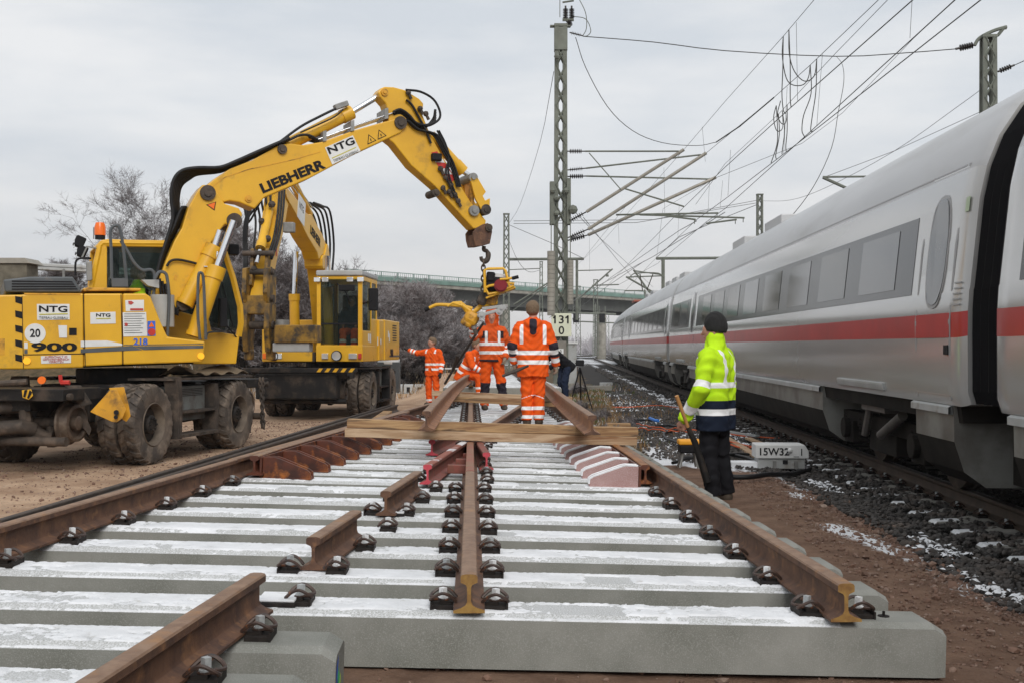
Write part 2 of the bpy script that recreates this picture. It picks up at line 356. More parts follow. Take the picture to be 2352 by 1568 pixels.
mid = .45*sst(30,45,GY)*(GX<0)*fbm(GX,GY,.4,3,14)+.95*sst(12.5,15,GY)*sst(40,30,GY)*sst(1.0,1.5,xr)*sst(3.3,2.8,xr)*sst(.50,.62,fbm(GX,GY*.45,1.3,3,51))+.75*np.exp(-((xr-1.9)/.5)**2-((GY-30)/5)**2)+.5*np.exp(-((xr-1.6)/.4)**2-((GY-8)/2)**2)*fbm(GX,GY,1.5,2,8)
leftsn = .42*fbm(GX,GY,.9,3,31)*(GX<-1.5)*(GY>8)
setatt(ground, 'snow', np.clip(np.maximum.reduce([strip*.62, spots*.9, far, mid, leftsn]),0,.85))

def stones(name, pos, size, mats, squash=.65, seed=1, mi=None, label=None):
    g = np.random.default_rng(seed); n = len(pos); t = (1+5**.5)/2
    V0 = np.array([(-1,t,0),(1,t,0),(-1,-t,0),(1,-t,0),(0,-1,t),(0,1,t),(0,-1,-t),(0,1,-t),(t,0,-1),(t,0,1),(-t,0,-1),(-t,0,1)])/math.sqrt(1+t*t)
    F0 = np.array([(0,11,5),(0,5,1),(0,1,7),(0,7,10),(0,10,11),(1,5,9),(5,11,4),(11,10,2),(10,7,6),(7,1,8),(3,9,4),(3,4,2),(3,2,6),(3,6,8),(3,8,9),(4,9,5),(2,4,11),(6,2,10),(8,6,7),(9,8,1)])
    V = V0[None]*g.uniform(.62,1.25,(n,12,1)); V = V*np.stack([g.uniform(.8,1.4,n), g.uniform(.6,1.,n), g.uniform(.5,.9,n)],-1)[:,None]
    a = g.uniform(0,6.28,n); bt = g.normal(0,.5,n); ca, sa, cb, sb = np.cos(a), np.sin(a), np.cos(bt), np.sin(bt)
    x, y, z = V[...,0].copy(), V[...,1].copy(), V[...,2].copy()
    y2 = y*cb[:,None]-z*sb[:,None]; z2 = y*sb[:,None]+z*cb[:,None]
    V = np.stack([x*ca[:,None]-y2*sa[:,None], x*sa[:,None]+y2*ca[:,None], z2],-1)*np.asarray(size)[:,None,None]+np.asarray(pos)[:,None]
    Fs = (F0[None]+12*np.arange(n)[:,None,None]).reshape(-1,3)
    m = None if mi is None else np.repeat(mi, 20)
    o = np_mesh(name, V.reshape(-1,3), Fs, mats, mi=m, kind='stuff'); return tag(o, label, 'gravel')
g = np.random.default_rng(5)
def sc(n, x0, x1, y0, y1, pw=1.0):
    y = y0+(y1-y0)*g.random(n)**pw; x = x0+(x1-x0)*g.random(n); return x, y
M['stone'] = mat('ballast_stone', (.028,.026,.025), (.085,.075,.068), 9, .8, dirt=(.15,.12,.10), dscale=3, dlo=.52, dhi=.75)
M['stonered'] = mat('reddish_pebble', (.20,.115,.08), (.12,.07,.05), 7, .85, dirt=(.34,.26,.21), dscale=9, dlo=.5, dhi=.7)
def stone_snow():
    m = mat('snow_dusted_stone', (.028,.026,.025), (.085,.075,.068), 9, .8); nt = m.node_tree; b = nt.nodes['Principled BSDF']; N = nt.nodes.new; L = nt.links.new
    old = b.inputs['Base Color'].links[0].from_socket; ge = N('ShaderNodeNewGeometry'); sp = N('ShaderNodeSeparateXYZ'); L(ge.outputs['True Normal'], sp.inputs[0]); n = N('ShaderNodeTexNoise'); n.inputs['Scale'].default_value = 14; tc = N('ShaderNodeTexCoord'); L(tc.outputs['Object'], n.inputs[0])
    ad = N('ShaderNodeMath'); ad.operation = 'ADD'; L(sp.outputs['Z'], ad.inputs[0]); L(n.outputs[0], ad.inputs[1]); r = N('ShaderNodeMapRange'); L(ad.outputs[0], r.inputs[0]); r.inputs[1].default_value = 1.0; r.inputs[2].default_value = 1.12
    mx = N('ShaderNodeMixRGB'); L(r.outputs[0], mx.inputs[0]); L(old, mx.inputs[1]); mx.inputs[2].default_value = (.78,.80,.83,1); L(mx.outputs[0], b.inputs['Base Color']); return m
M['stonesnow'] = stone_snow()
xs = []; 
x1, y1 = sc(11000, 2.62, 4.9, 4.2, 13); x2, y2 = sc(9000, 2.55, 4.6, 13, 32); x3, y3 = sc(5000, 2.4, 4.4, 32, 75)
x4, y4 = sc(7000, 1.2, 2.75, 13.3, 34, 1.3); X_ = np.concatenate([x1+.0417*y1, x2+.0417*y2, x3+.0417*y3, x4+.0417*y4]); Y_ = np.concatenate([y1,y2,y3,y4]); xr_ = X_-.0417*Y_
X_ += g.normal(0,.06,len(X_)); S_ = np.concatenate([g.uniform(.018,.036,len(x1)), g.uniform(.024,.045,len(x2)), g.uniform(.05,.08,len(x3)), g.uniform(.012,.03,len(x4))])
ragged = 2.62-1.35*sst(12.5,15.5,Y_)+.3*(fbm(X_*0,Y_,.8,2,3)-.5); keep = (xr_ > ragged+.1*g.random(len(X_))) & ~((np.abs((Y_-3.6+.3) % .6-.3) < .15) & (xr_ > 3.20) & (xr_ < 3.48)) & ~((np.abs(xr_-3.9) < .09) & (Y_ < 30)); X_, Y_, S_, xr_ = X_[keep], Y_[keep], S_[keep], xr_[keep]
Z_ = Hgt(X_,Y_)+S_*.25+g.random(len(X_))*.03+.02*sst(2.7,3.2,xr_)
sn = (.42*sum(np.exp(-((X_-a)/sx)**2-((Y_-b)/sy)**2) for a,b,sx,sy in ((2.86,8.5,.22,.7),(2.95,7.1,.15,.5),(2.95,11.5,.2,.4)))+fbm(X_,Y_,1.1,3,41)+.55*np.exp(-((xr_-2.95)/.28)**2) > .98).astype(int)
stones('ballast', np.stack([X_,Y_,Z_],-1), S_, [M['stone'], M['stonesnow']], seed=3, mi=sn, label='dark crushed stone ballast heaped along the running track')
x1, y1 = sc(4200, 1.9, 2.95, 3.6, 13); x2, y2 = sc(6500, -6.5, -1.6, 8, 24); x3, y3 = sc(900, -2, 3, 3.4, 6)
xe, ye = sc(2200, 2.45, 2.95, 4, 12); 
X_ = np.concatenate([x1+.0417*y1,x2,x3,xe+.0417*ye]); Y_ = np.concatenate([y1,y2,y3,ye]); S_ = g.uniform(.004,.014,len(X_))*np.where(g.random(len(X_))<.1,2.2,1); S_[-len(xe):] *= 1.5
stones('pebbles', np.stack([X_,Y_,Hgt(X_,Y_)+S_*.3],-1), S_, M['stonered'], seed=4, label='loose reddish pebbles strewn over the bare soil')

# dry grass and weeds
def blades(name, x, y, h, w, mats, label, cat='grass', seed=2, mi=None):
    g = np.random.default_rng(seed); n = len(x); z = Hgt(x,y); a = g.uniform(0,6.28,n); lean = g.uniform(.1,.7,n)*h; b = g.uniform(0,6.28,n)
    dx, dy = np.cos(a)*w, np.sin(a)*w; lx, ly = np.cos(b)*lean, np.sin(b)*lean
    V = np.stack([np.stack([x-dx,y-dy,z-.02],-1), np.stack([x+dx,y+dy,z-.02],-1), np.stack([x+lx*.5+dx*.7,y+ly*.5+dy*.7,z+h*.6],-1), np.stack([x+lx*.5-dx*.7,y+ly*.5-dy*.7,z+h*.6],-1), np.stack([x+lx,y+ly,z+h],-1)],1)
    base = 5*np.arange(n)[:,None]; q = np.concatenate([base+np.array([[0,1,2]]), base+np.array([[0,2,3]]), base+np.array([[3,2,4]])])
    m = None if mi is None else np.tile(mi, 3)
    return tag(np_mesh(name, V.reshape(-1,3), q, mats, mi=m, kind='stuff'), label, cat)
M['drygrass'] = mat('dry_grass', (.30,.19,.08), (.17,.10,.045), 3, .9)
M['greengrass'] = mat('green_grass', (.10,.12,.03), (.06,.075,.025), 3, .9)
M['frostgrass'] = mat('frosted_grass', (.55,.55,.55), (.35,.32,.3), 6, .9)
x1, y1 = sc(26000, .3, 2.6, 14.5, 46, .9); k = (fbm(x1,y1,1.1,3,77) > .47) & ((x1 < 1.35) | (g.random(len(x1)) < .10)) & (y1 > 16.5); x1, y1 = x1[k]+.0417*y1[k], y1[k]
mi_ = np.where(fbm(x1,y1,.7,2,5) > .55, 1, 0); mi_[g.random(len(mi_)) < .12] = 2
blades('dry_grass', x1, y1, g.uniform(.03,.13,len(x1)), .003+.0002*y1, [M['drygrass'],M['greengrass'],M['frostgrass']], 'dry yellow brown grass and weeds between the track panel and the ballast', mi=mi_)
x1, y1 = sc(16000, -14, -1.2, 33, 62); k = (fbm(x1,y1,.6,3,78) > .42) & ((x1+y1*.16) < 4.2); x1, y1 = x1[k], y1[k]
mi_ = np.where(g.random(len(x1)) < .3, 2, 0)
blades('bank_grass', x1, y1, g.uniform(.1,.35,len(x1)), .010, [M['drygrass'],M['greengrass'],M['frostgrass']], 'frosted brown grass under the bushes behind the machines', mi=mi_, seed=5)

# ================================================================ RAILS
HALF = [(.0625,0),(.0625,.011),(.030,.022),(.014,.032),(.008,.046),(.008,.102),(.0135,.112),(.0335,.121),(.0335,.144),(.029,.151),(.014,.154)]
PROF = HALF+[(-a,b) for a,b in reversed(HALF)]
NP = len(PROF); TOPI = {9,10,11,8,12}
def rail_mesh(mb, path, k=1.0, seg_mis=(0,1,2), flare=None, up=Vector((0,0,1))):
    path = [Vector(p) for p in path]; b = len(mb.v); n = len(path)
    for i, p in enumerate(path):
        t = (path[min(i+1,n-1)]-path[max(i-1,0)]).normalized(); r = t.cross(up).normalized(); u2 = r.cross(t).normalized()
        for (a, h) in PROF: mb.v.append(tuple(p+r*a*k+u2*h*k))
    for i in range(n-1):
        for j in range(NP):
            j2 = (j+1) % NP; mb.f.append((b+i*NP+j, b+i*NP+j2, b+(i+1)*NP+j2, b+(i+1)*NP+j)); mb.m.append(seg_mis[1] if j in TOPI else seg_mis[0])
    for o_, rev in ((b, False), (b+(n-1)*NP, True)):
        ids = [o_+j for j in range(NP)]; mb.f.append(tuple(ids)); mb.m.append(seg_mis[2])
    return mb
RM = [M['rust'], M['railtop'], M['railcut']]; RMD = [M['rust'], M['railtop'], M['rust']]
def rail(name, path, label, group=None, mats=RM, k=1.0, sub=1, parent=None, bevel=0, **kw):
    if sub > 1:
        q = []
        for a, b in zip(path[:-1], path[1:]): q += [Vector(a).lerp(Vector(b), i/sub) for i in range(sub)]
        path = q+[path[-1]]
    o = rail_mesh(MB(), path, k).build(name, mats, parent, smooth=28)
    if label: tag(o, label, 'rail', group)
    return o
# panel frame: u to the right, v along the track, w up
ang = -.036; Ov = Vector((-.171, 4.52, .406))
DV = Vector((math.sin(ang), math.cos(ang), 0)); DU = Vector((math.cos(ang), -math.sin(ang), -.030)).normalized(); DW = DU.cross(DV).normalized()
PM = frame(Ov, DU, DV)
def T(u, v, w=0): return Ov+DU*u+DV*v+DW*w
def ub(v): return -.82+.112*(v+.08)              # right rail of the diverging track
def ul(v): return ub(v)-1.507
SV = [i*.64 for i in range(7)]; 
while SV[-1] < 19.2: SV.append(SV[-1]+.575)
NS = len(SV)
M['concfrost'] = mat('frosted_concrete', (.40,.405,.40), (.30,.305,.285), 2.5, .85, dirt=(.64,.655,.67), dscale=150, dlo=.38, dhi=.62, bump=.0015, bscale=160)
def top_w(v):                                        # sleeper top profile across its width
    return np.where(v < .045, -.018+.4*v, np.where(v > .245, -.4*(v-.245), 0))
def sleeper_mesh(u0, u1, frost=True, uc=1.5):
    mb = MB(); prof = [(-.006,-.212),(.0,-.018),(.045,0),(.245,0),(.29,-.018),(.296,-.212)]
    uc = min(uc, u1-.06); secs = [(u0,.03,.012),(u0+.05,0,0),(uc,0,0),(u1-.05,0,0),(u1,.03,.012)]
    for (u, d, s) in secs:
        for (v, w) in prof: mb.v.append((u, min(max(v, -.006+s), .296-s), w-(d if w > -.1 else 0)))
    for i in range(4):
        for j in range(6): mb.f.append((i*6+j, i*6+(j+1) % 6, (i+1)*6+(j+1) % 6, (i+1)*6+j)); mb.m.append(1 if j in (1,2,3) and i == 1 and frost else 0)
    mb.f += [tuple(range(6)), tuple(24+j for j in range(6))]; mb.m += [0,0]
    return mb
def snow_layer(v0, u0, u1, res, seed, bare=(), amt=.5, par=None):
    nu = max(8, int((u1-u0)/res)); nv = max(5, int(.29/res)); U, V = np.meshgrid(np.linspace(u0,u1,nu), np.linspace(.001,.289,nv), indexing='ij')
    n = .62*fbm(U*.55, V+v0*3, 9, 4, seed % 50)+.38*fbm(U, V+v0, 48, 3, 3+seed % 40)
    big = fbm(U*.35, V*.6+v0, 4., 2, seed % 60+7)
    th = amt-.34*(big-.47)+.10*np.clip((.10-V)/.10, 0, 1)
    for (a, b, va, vb) in bare: th = th+.5*sst(a-.03,a+.02,U)*sst(b+.03,b-.02,U)*sst(va-.02,va,V)*sst(vb+.02,vb,V)
    edge = np.minimum.reduce([sst(u0,u0+.05,U), sst(u1,u1-.08,U)])
    th = th+.17*np.clip((.050-V)/.008,0,1)*(1-np.clip((.012-V)/.006,0,1))-.30*np.clip((.013-V)/.006,0,1)
    h = np.clip((n-th)*.07, -.004, .0065)*edge+.0035*(fbm(U,V+v0,110,2,9)-.5)*(n > th)-.004*(1-edge)
    back = np.clip((V-.24)/.05,0,1); h = h+back*.006*(fbm(U,V*0+v0,40,2,6)-.35)
    h[:,0] = -.003; h[:,-1] = -.003; Z = top_w(V)+h; ii = np.arange(nu*nv).reshape(nu,nv)
    q = np.stack([ii[:-1,:-1], ii[1:,:-1], ii[1:,1:], ii[:-1,1:]],-1).reshape(-1,4)
    keepq = (h.ravel()[q] > -.0035).any(1); q = q[keepq]
    return np_mesh('frost_layer', np.stack([U,V,Z],-1).reshape(-1,3), q, M['snow'], parent=par, smooth=True)
# rail fastening prototype (x points away from the rail)
def fastening_meshes():
    a = MB(); a.bb(.064,.150,-.065,.065,.0,.016); a.bb(.150,.158,-.070,.070,.0,.030); a.bb(.066,.12,-.03,.03,.016,.028)
    cmb = MB()
    for s in (-1,1):
        pts = [(.128,s*.012,.034),(.150,s*.022,.034),(.158,s*.042,.036),(.140,s*.058,.052),(.110,s*.062,.066),(.080,s*.056,.056),(.052,s*.044,.030)]
        cmb.tube(smoothpath(pts,4), .0072, 6)
    cmb.tube(smoothpath([(.128,.012,.034),(.100,.016,.030),(.086,.0,.028),(.100,-.016,.030),(.128,-.012,.034)],3), .0068, 6)
    bmb = MB(); bmb.cyl((.108,0,.030),(.108,0,.040),.022,10); bmb.cyl((.108,0,.040),(.108,0,.047),.017,8,0); bmb.tube([(.108,0,.047),(.108,0,.078)],.0165,4,0)
    return a, cmb, bmb
_a, _c, _b = fastening_meshes()
f_proto = _a.build('fastening_plate', M['plate']); c_proto = _c.build('spring_clip', M['clip'], f_proto, smooth=50); b_proto = _b.build('bolt', M['bolt'], f_proto)
bf_proto = _b.build('bolt', M['boltfrost'])
far_mb = MB(); far_mb.add(_a.v, _a.f, 0); far_mb.add(_c.v[::1], _c.f, 1); far_mb.add(_b.v, _b.f, 2)
far_proto = far_mb.build('fastening_plate', [M['plate'], M['clip'], M['bolt']])
def fasten(par, u, side, near, frost, dv=.145):
    Mx = Matrix.Translation((u, dv, .0)) @ Matrix.Rotation(0 if side > 0 else math.pi, 4, 'Z')
    if near:
        o = f_proto.copy(); COL.objects.link(o); c = c_proto.copy(); COL.objects.link(c); c.parent = o
        b = (bf_proto if frost else b_proto).copy(); COL.objects.link(b); b.parent = o
    else: o = far_proto.copy(); COL.objects.link(o)
    o.parent = par; o.matrix_local = Mx
def make_sleeper(v, u0, u1, i, rails, near, label, res, bare=(), amt=.5, su1=None, group='concrete sleepers of the new track panel', Mx=None, snowcov=True):
    o = sleeper_mesh(u0, u1, True, su1 if su1 else 1.5).build('railway_sleeper', [M['concrete'], M['concfrost']]); o.matrix_world = (Mx or PM) @ Matrix.Translation((0,v,0))
    tag(o, label, 'sleeper', group)
    if snowcov: snow_layer(v, u0+.02, su1 if su1 else min(u1-.02, 1.52), res, i*3+5, bare, amt, o)
    for (u, sides) in rails:
        for s in sides: fasten(o, u, s, near, (i*7+int(u*9)+s) % 3 != 0)
    if near and u1 > 1.5:
        e = MB().cyl((1.72,.14,0),(1.72,.14,.022),.006,6).cyl((1.72,.14,0),(1.72,.14,.004),.025,8).build('lifting_pin', M['plate'], o)
    return o
Bseg = [(-2.2,-.08),(.78,1.70),(2.57,3.80)]          # pieces of the cut closure rail
for i, v in enumerate(SV):
    if v < -1: continue
    rails_ = [(0., (-1,1)) if not (4.4 < v < 7.6) else (.03,(1,)), (1.507, (-1,1) if v < 4.2 or v > 11 else (1,))]
    vv = v+.145
    if v < 4.2: rails_ += [(ul(vv), (1,)), (ub(vv), (-1,1) if any(a-.12 <= vv <= b+.12 for a,b in Bseg) else (1,))]
    elif v < 7.0: rails_ += [(ub(vv), (-1,))]
    elif v < 14: rails_ += [(ub(vv), (1,))]
    if v > 10: rails_ += [(ul(vv), (1,))]
    near = v < 9
    bare = [(.35,.62,.03,.20),(.9,1.05,.0,.06),(-.45,-.30,0,.05)] if i == 0 else ([(.55,.75,.06,.2)] if i == 1 else ([(.4,.9,.05,.2)] if i == 7 else [(random.uniform(-1.5,1),)*2+(.05,.2)]))
    bare = [(a, b if b != a else a+random.uniform(.1,.3), c_, d_) for (a,b,c_,d_) in bare]
    lab = 'frost covered sleeper across both tracks, %s back from the bare front one' % ordinal(i) if i else 'long concrete sleeper with bare front face at the near end of the panel'
    make_sleeper(v, ul(vv)-.42, 1.93, i, rails_, near, lab, .008 if v < 1.2 else (.011 if v < 4 else (.018 if v < 9 else .035)), bare, .39 if v < 3 else .445)
for j, v in enumerate([-.56,-1.12,-1.68,-2.24]):
    vv = v+.145
    lab = ['short concrete sleeper with blue and green paint marks on its end','concrete sleeper cut by the bottom edge of the photo, under the nearest rail end','concrete sleeper just outside the lower left corner','sleeper hidden below the frame corner'][j]
    o = make_sleeper(v, ul(vv)-.42, -.46-.03*(j > 0)*1.5, 60+j, [(ul(vv), (1,)), (ub(vv), (1,))], True, lab, .008, [(-1.05,-.7,.0,.3)], .38, su1=ub(vv)+.02)
    if j == 0:
        pb = MB()
        for (yy, zz, ry, rz, k_) in ((.05,-.10,.025,.05,0),(.09,-.12,.02,.03,1),(.11,-.14,.028,.035,1),(.04,-.16,.02,.03,0),(.15,-.15,.018,.028,2),(.12,-.19,.02,.02,2),(.07,-.06,.012,.02,0)):
            vs = [(-.4585, yy+ry*math.cos(q*.52)*random.uniform(.7,1.2), zz+rz*math.sin(q*.52)*random.uniform(.7,1.2)) for q in range(12)]
            pb.add(vs, [tuple(range(12))], k_)
        pb.build('paint_marks', [M['blueink'], mat('green_paint',(.05,.55,.2)), mat('lime_paint',(.5,.7,.05))], o)
# rails of the panel
RW = .012
rail('rail', [T(0,-.02,RW), T(0,3.9,RW)], 'rust brown rail in the middle of the panel with an ochre cut end', sub=6)
rail('rail', [T(1.507,-.03,RW), T(1.507,19.4,RW)], 'long rust brown rail along the right side of the panel with an ochre cut end', sub=12)
rail('rail', [T(ul(-2.3),-2.3,RW), T(ul(4.35),4.35,RW)], 'long brown rail along the left side of the panel, nearest part up to the joint', sub=6)
rail('rail', [T(ul(4.36)-.012,4.36,RW), T(ul(19.4),19.4,RW)], 'rusty rail continuing the left side of the panel beyond the joint', sub=10)
rail('rail', [T(ub(-2.2),-2.2,RW), T(ub(-.08),-.08,RW)], 'nearest short brown rail running out of the bottom edge of the photo', sub=3, mats=RMD)
rail('rail', [T(ub(.78),.78,RW), T(ub(1.70),1.70,RW)], 'short brown rail piece with saw-cut end, middle one of the three cut pieces', sub=2, mats=RMD)
rail('rail', [T(ub(2.57),2.57,RW), T(ub(3.80),3.80,RW)], 'short brown rail piece just in front of the pink painted rail end', sub=2, mats=RMD)
rail('rail', [T(0,8.6,RW), T(0,19.4,RW)], 'brown rail in the middle of the panel seen between the two timber beams', sub=6)
rail('rail', [T(ub(9.6),9.6,RW), T(ub(19.4),19.4,RW)], 'brown rail slanting away to the right between the two timber beams', sub=6)
PR = [M['redprimer'], M['redprimer'], M['pinkend']]; FR = [M['redprimer'], M['snow'], M['pinkend']]
fr = empty('crossing_frog', T(0,6,0), 0, 'red primed crossing with wing rails and pink painted ends in the middle of the panel', 'rail crossing')
inv = fr.matrix_world.copy(); inv = Matrix.Translation(-T(0,6,0))
def frpart(name, pts, mats, k=1.0):
    mb = rail_mesh(MB(), [inv @ p for p in pts], k); return mb.build(name, mats, fr, smooth=28)
frpart('nose_rail', [T(.0,3.93,RW), T(.0,6.5,RW), T(0,8.55,RW)], [M['rust'], mat('red_brown_head',(.27,.07,.045),(.22,.13,.07),7,.6), M['redprimer']])
frpart('wing_rail', [T(ub(4.3),4.3,RW), T(ub(5.5),5.5,RW), T(ub(6.9),6.9,RW)], [M['redprimer'], mat('half_frosted_red',(.27,.09,.06),(.70,.70,.72),1.6,.7,lo=.47,hi=.53), M['pinkend']])
frpart('wing_rail', [T(.145,5.5,RW), T(.105,6.3,RW), T(.075,7.4,RW), T(.12,8.8,RW)], PR)
frpart('wing_rail', [T(-.38,6.75,RW), T(-.27,7.5,RW), T(-.12,8.6,RW), T(-.09,9.4,RW)], FR)
for k_ in range(4):
    v = 5.0+k_*.55; mb = MB(); w = -ub(v)-.03
    mb.bb(-w+.03, -.03, -.04, .04, .03, .10); mb.xf(inv @ PM @ Matrix.Translation((0,v,0))); mb.build('filler_block', M['redprimer'], fr, bevel=.004)
# check rails with brackets
def bracket_mesh(s, d=.10):
    poly = [(0,.0),(0,.165),(.10,.168),(.13,.16),(.36,.075),(.385,.055),(.39,0)]
    mb = MB()
    for v in (-d/2, d/2-.014): mb.prism([(s*a,b) for a,b in poly], lambda a,b,v=v:(a,v,b), lambda a,b,v=v:(a,v+.014,b))
    low = [(a, max(b-.035,0)) for a,b in poly]; mb.prism([(s*a,b) for a,b in low if True], lambda a,b:(a,-d/2+.014,b), lambda a,b:(a,d/2-.014,b))
    mb.bb(min(0,s*.39), max(0,s*.39), -d/2-.01, d/2+.01, -.001, .010)
    return mb
ckr = empty('check_rail', T(1.4,5,0), 0, 'rusty check rail inside the right rail, with frosted pink brackets', 'check rail')
ic = Matrix.Translation(-T(1.4,5,0))
mb = rail_mesh(MB(), [ic @ p for p in (T(1.405,4.55,.03), T(1.42,5.3,.03), T(1.425,10.6,.03), T(1.40,11.4,.03))], 1.0); mb.build('guard_bar', [M['rustbright'], mat('orange_rust_top',(.33,.14,.04),(.2,.08,.03),9,.6), M['rustbright']], ckr, smooth=28)
kb = MB(); kb.bb(1.345,1.365,4.53,10.9,.005,.17); kb.xf(ic @ PM); kb.build('backing_strip', M['rustbright'], ckr)
br0 = bracket_mesh(-1); first = None
for v in SV[7:18]:
    Mx = ic @ PM @ Matrix.Translation((1.34, v+.145, .004))
    if first is None: first = br0.build('bracket', M['frostpink'], ckr, bevel=.003); first.matrix_local = Mx; cur = first
    else: cur = first.copy(); COL.objects.link(cur); cur.parent = ckr; cur.matrix_local = Mx
    ft = (MB().prism([(0,.166),(.10,.169),(.13,.161),(.36,.078),(.385,.058)],lambda a,b:(-a,-.052,b),lambda a,b:(-a,-.030,b+.0))) if False else None
    sn_ = MB()
    for vo in (-.043,.043):
        pts = [(-.005,.170),(-.10,.173),(-.13,.166),(-.36,.080),(-.388,.060),(-.394,.02)]
        sn_.tube([(a, vo+random.uniform(-.002,.002), b+random.uniform(0,.003)) for a,b in pts for _ in (0,)], .0085, 5)
    sn_.build('frost_rim', M['snow'], cur)
ckl = empty('check_rail', T(ul(6)+.1,6,0), 0, 'rusty check rail inside the left rail, with dark red brown brackets', 'check rail')
ic = Matrix.Translation(-T(ul(6)+.1,6,0))
mb = rail_mesh(MB(), [ic @ T(ul(v)+.10+d, v, .03) for v,d in ((4.45,.03),(5.2,0),(10.8,0),(11.6,.03))], 1.0); mb.build('guard_bar', [M['rustbright'], M['railtop'], M['rustbright']], ckl, smooth=28)
kb = MB(); 
kb.prism([(ul(4.5)+.155,4.5),(ul(11.4)+.155,11.4),(ul(11.4)+.172,11.4),(ul(4.5)+.172,4.5)], lambda a,b:(a,b,.005), lambda a,b:(a,b,.17)); kb.xf(ic @ PM); kb.build('backing_strip', M['rustbright'], ckl)
br1 = bracket_mesh(1); first = None
for v in SV[7:19]:
    Mx = ic @ PM @ Matrix.Translation((ul(v+.145)+.175, v+.145, .004)) @ Matrix.Rotation(-.11,4,'Z')
    if first is None: first = br1.build('bracket', M['rustbright'], ckl, bevel=.003); first.matrix_local = Mx
    else: c = first.copy(); COL.objects.link(c); c.parent = ckl; c.matrix_local = Mx
# bearing timbers under the panel
for nm, u, lab in (('wood', .75, 'dark squared timber lying under the right of the panel'), ('wood', -1.7, 'dark squared timber lying under the left of the panel')):
    mb = MB(); mb.bb(-.09,.09,.9,18.5,-.20,0); mb.xf(Matrix.Translation(T(u,.5,-.213)) @ PM.to_3x3().to_4x4())
    mb.build('bearing_timber', M['wood'], bevel=.006, label=lab, cat='timber')
# stacked timber beams across the rails
def beam(name, x0, x1, Y, zl, zr, th, dep, m, label):
    mb = MB(); nseg = 10
    for i in range(nseg+1):
        t = i/nseg; x = x0+(x1-x0)*t; z = zl+(zr-zl)*t+.003*math.sin(i*2.1); dy = .004*math.sin(i*1.3)
        mb.v += [(x,Y+dy,z),(x,Y+dep+dy,z),(x,Y+dep+dy,z+th),(x,Y+dy,z+th)]
    for i in range(nseg):
        for j in range(4): mb.f.append((i*4+j, i*4+(j+1) % 4, i*4+4+(j+1) % 4, i*4+4+j)); mb.m.append(0)
    mb.f += [(0,1,2,3),(nseg*4+3,nseg*4+2,nseg*4+1,nseg*4)]; mb.m += [0,0]
    return mb.build(name, m, bevel=.004, label=label, cat='timber', group='timber beams laid across the panel')
def zp(u, w): return (T(u,0,w)).z
b0l, b0r = zp(-1.5,.168), zp(1.4,.168)
beam('timber_beam', -1.64, 1.225, 11.15, b0l, b0r, .086, .15, M['woodpale'], 'lower pale plank of the nearer timber stack across the rails')
beam('timber_beam', -1.62, 1.24, 11.16, b0l+.088, b0r+.088, .086, .14, M['wood'], 'upper knotty plank of the nearer timber stack carrying the loose rail ends')
beam('timber_beam', -1.15, 1.0, 19.25, b0l-.0, b0r-.02, .088, .15, M['wood'], 'lower plank of the farther timber stack across the rails')
beam('timber_beam', -1.36, 1.02, 19.26, b0l+.09, b0r+.07, .088, .14, M['woodpale'], 'upper plank of the farther timber stack behind the workers feet')
# loose rails lying on the timbers
LR = [mat('loose_rail_rust',(.36,.175,.085),(.20,.09,.048),5,.7,dirt=(.36,.19,.09),dscale=9,dlo=.55,dhi=.75), M['railtop'], M['rust']]
pts = smoothpath([(-.757,10.05,.755),(-.83,13,.757),(-.93,18,.765),(-.965,22,.775),(-.955,25,.79),(-.92,27.6,.80)],5)
rail('rail', pts, 'loose curved brown rail lying on the timbers at the left', k=1.14, mats=LR)
pts = smoothpath([(.715,10.1,.715),(.66,14,.72),(.63,19.3,.72),(.64,23,.69),(.70,27.8,.66)],5)
rail('rail', pts, 'loose straight brown rail lying on the timbers at the right', k=1.14, mats=LR)
# old rails on the ground at the left
for d, lab in ((0,'dark used rail lying on the sand beside the panel, nearer one'), (-.17,'dark used rail lying on the sand beside the panel, farther one')):
    rail('rail', [(-3.72+d,8.6,.03), (-2.78+d,27.5,.03)], lab, mats=[M['olddark']]*3, sub=4)
# second panel further back
P2 = frame(Vector((-.23,27.2,.615)), Vector((1,.03,-.004)), Vector((-.012,1,.0)))
for i in range(26):
    u0, u1 = -1.42, 1.42
    make_sleeper(i*.6, u0, u1, 80+i, [(-.75,(-1,1)),(.75,(-1,1))] if i < 12 else [], False,
        'pale sleeper of the raised second panel behind the workers, %s from its front' % ordinal(i+1), .05, amt=.50, group='sleepers of the second track panel', Mx=P2, su1=1.40)
rail('rail', [P2 @ Vector((-.75,-.1,.012)), P2 @ Vector((-.75,15.4,.012))], 'left rail of the raised second panel behind the workers', sub=4)
rail('rail', [P2 @ Vector((.75,1.2,.012)), P2 @ Vector((.75,15.4,.012))], 'right rail of the raised second panel behind the workers', sub=4)
for u, lab in ((-.95,'squared timber under the left side of the second panel'),(.95,'squared timber under the right side of the second panel')):
    mb = MB(); mb.bb(u-.1,u+.1,.3,15,-.60,-.214); mb.xf(P2); mb.build('bearing_timber', M['wood'], label=lab, cat='timber')

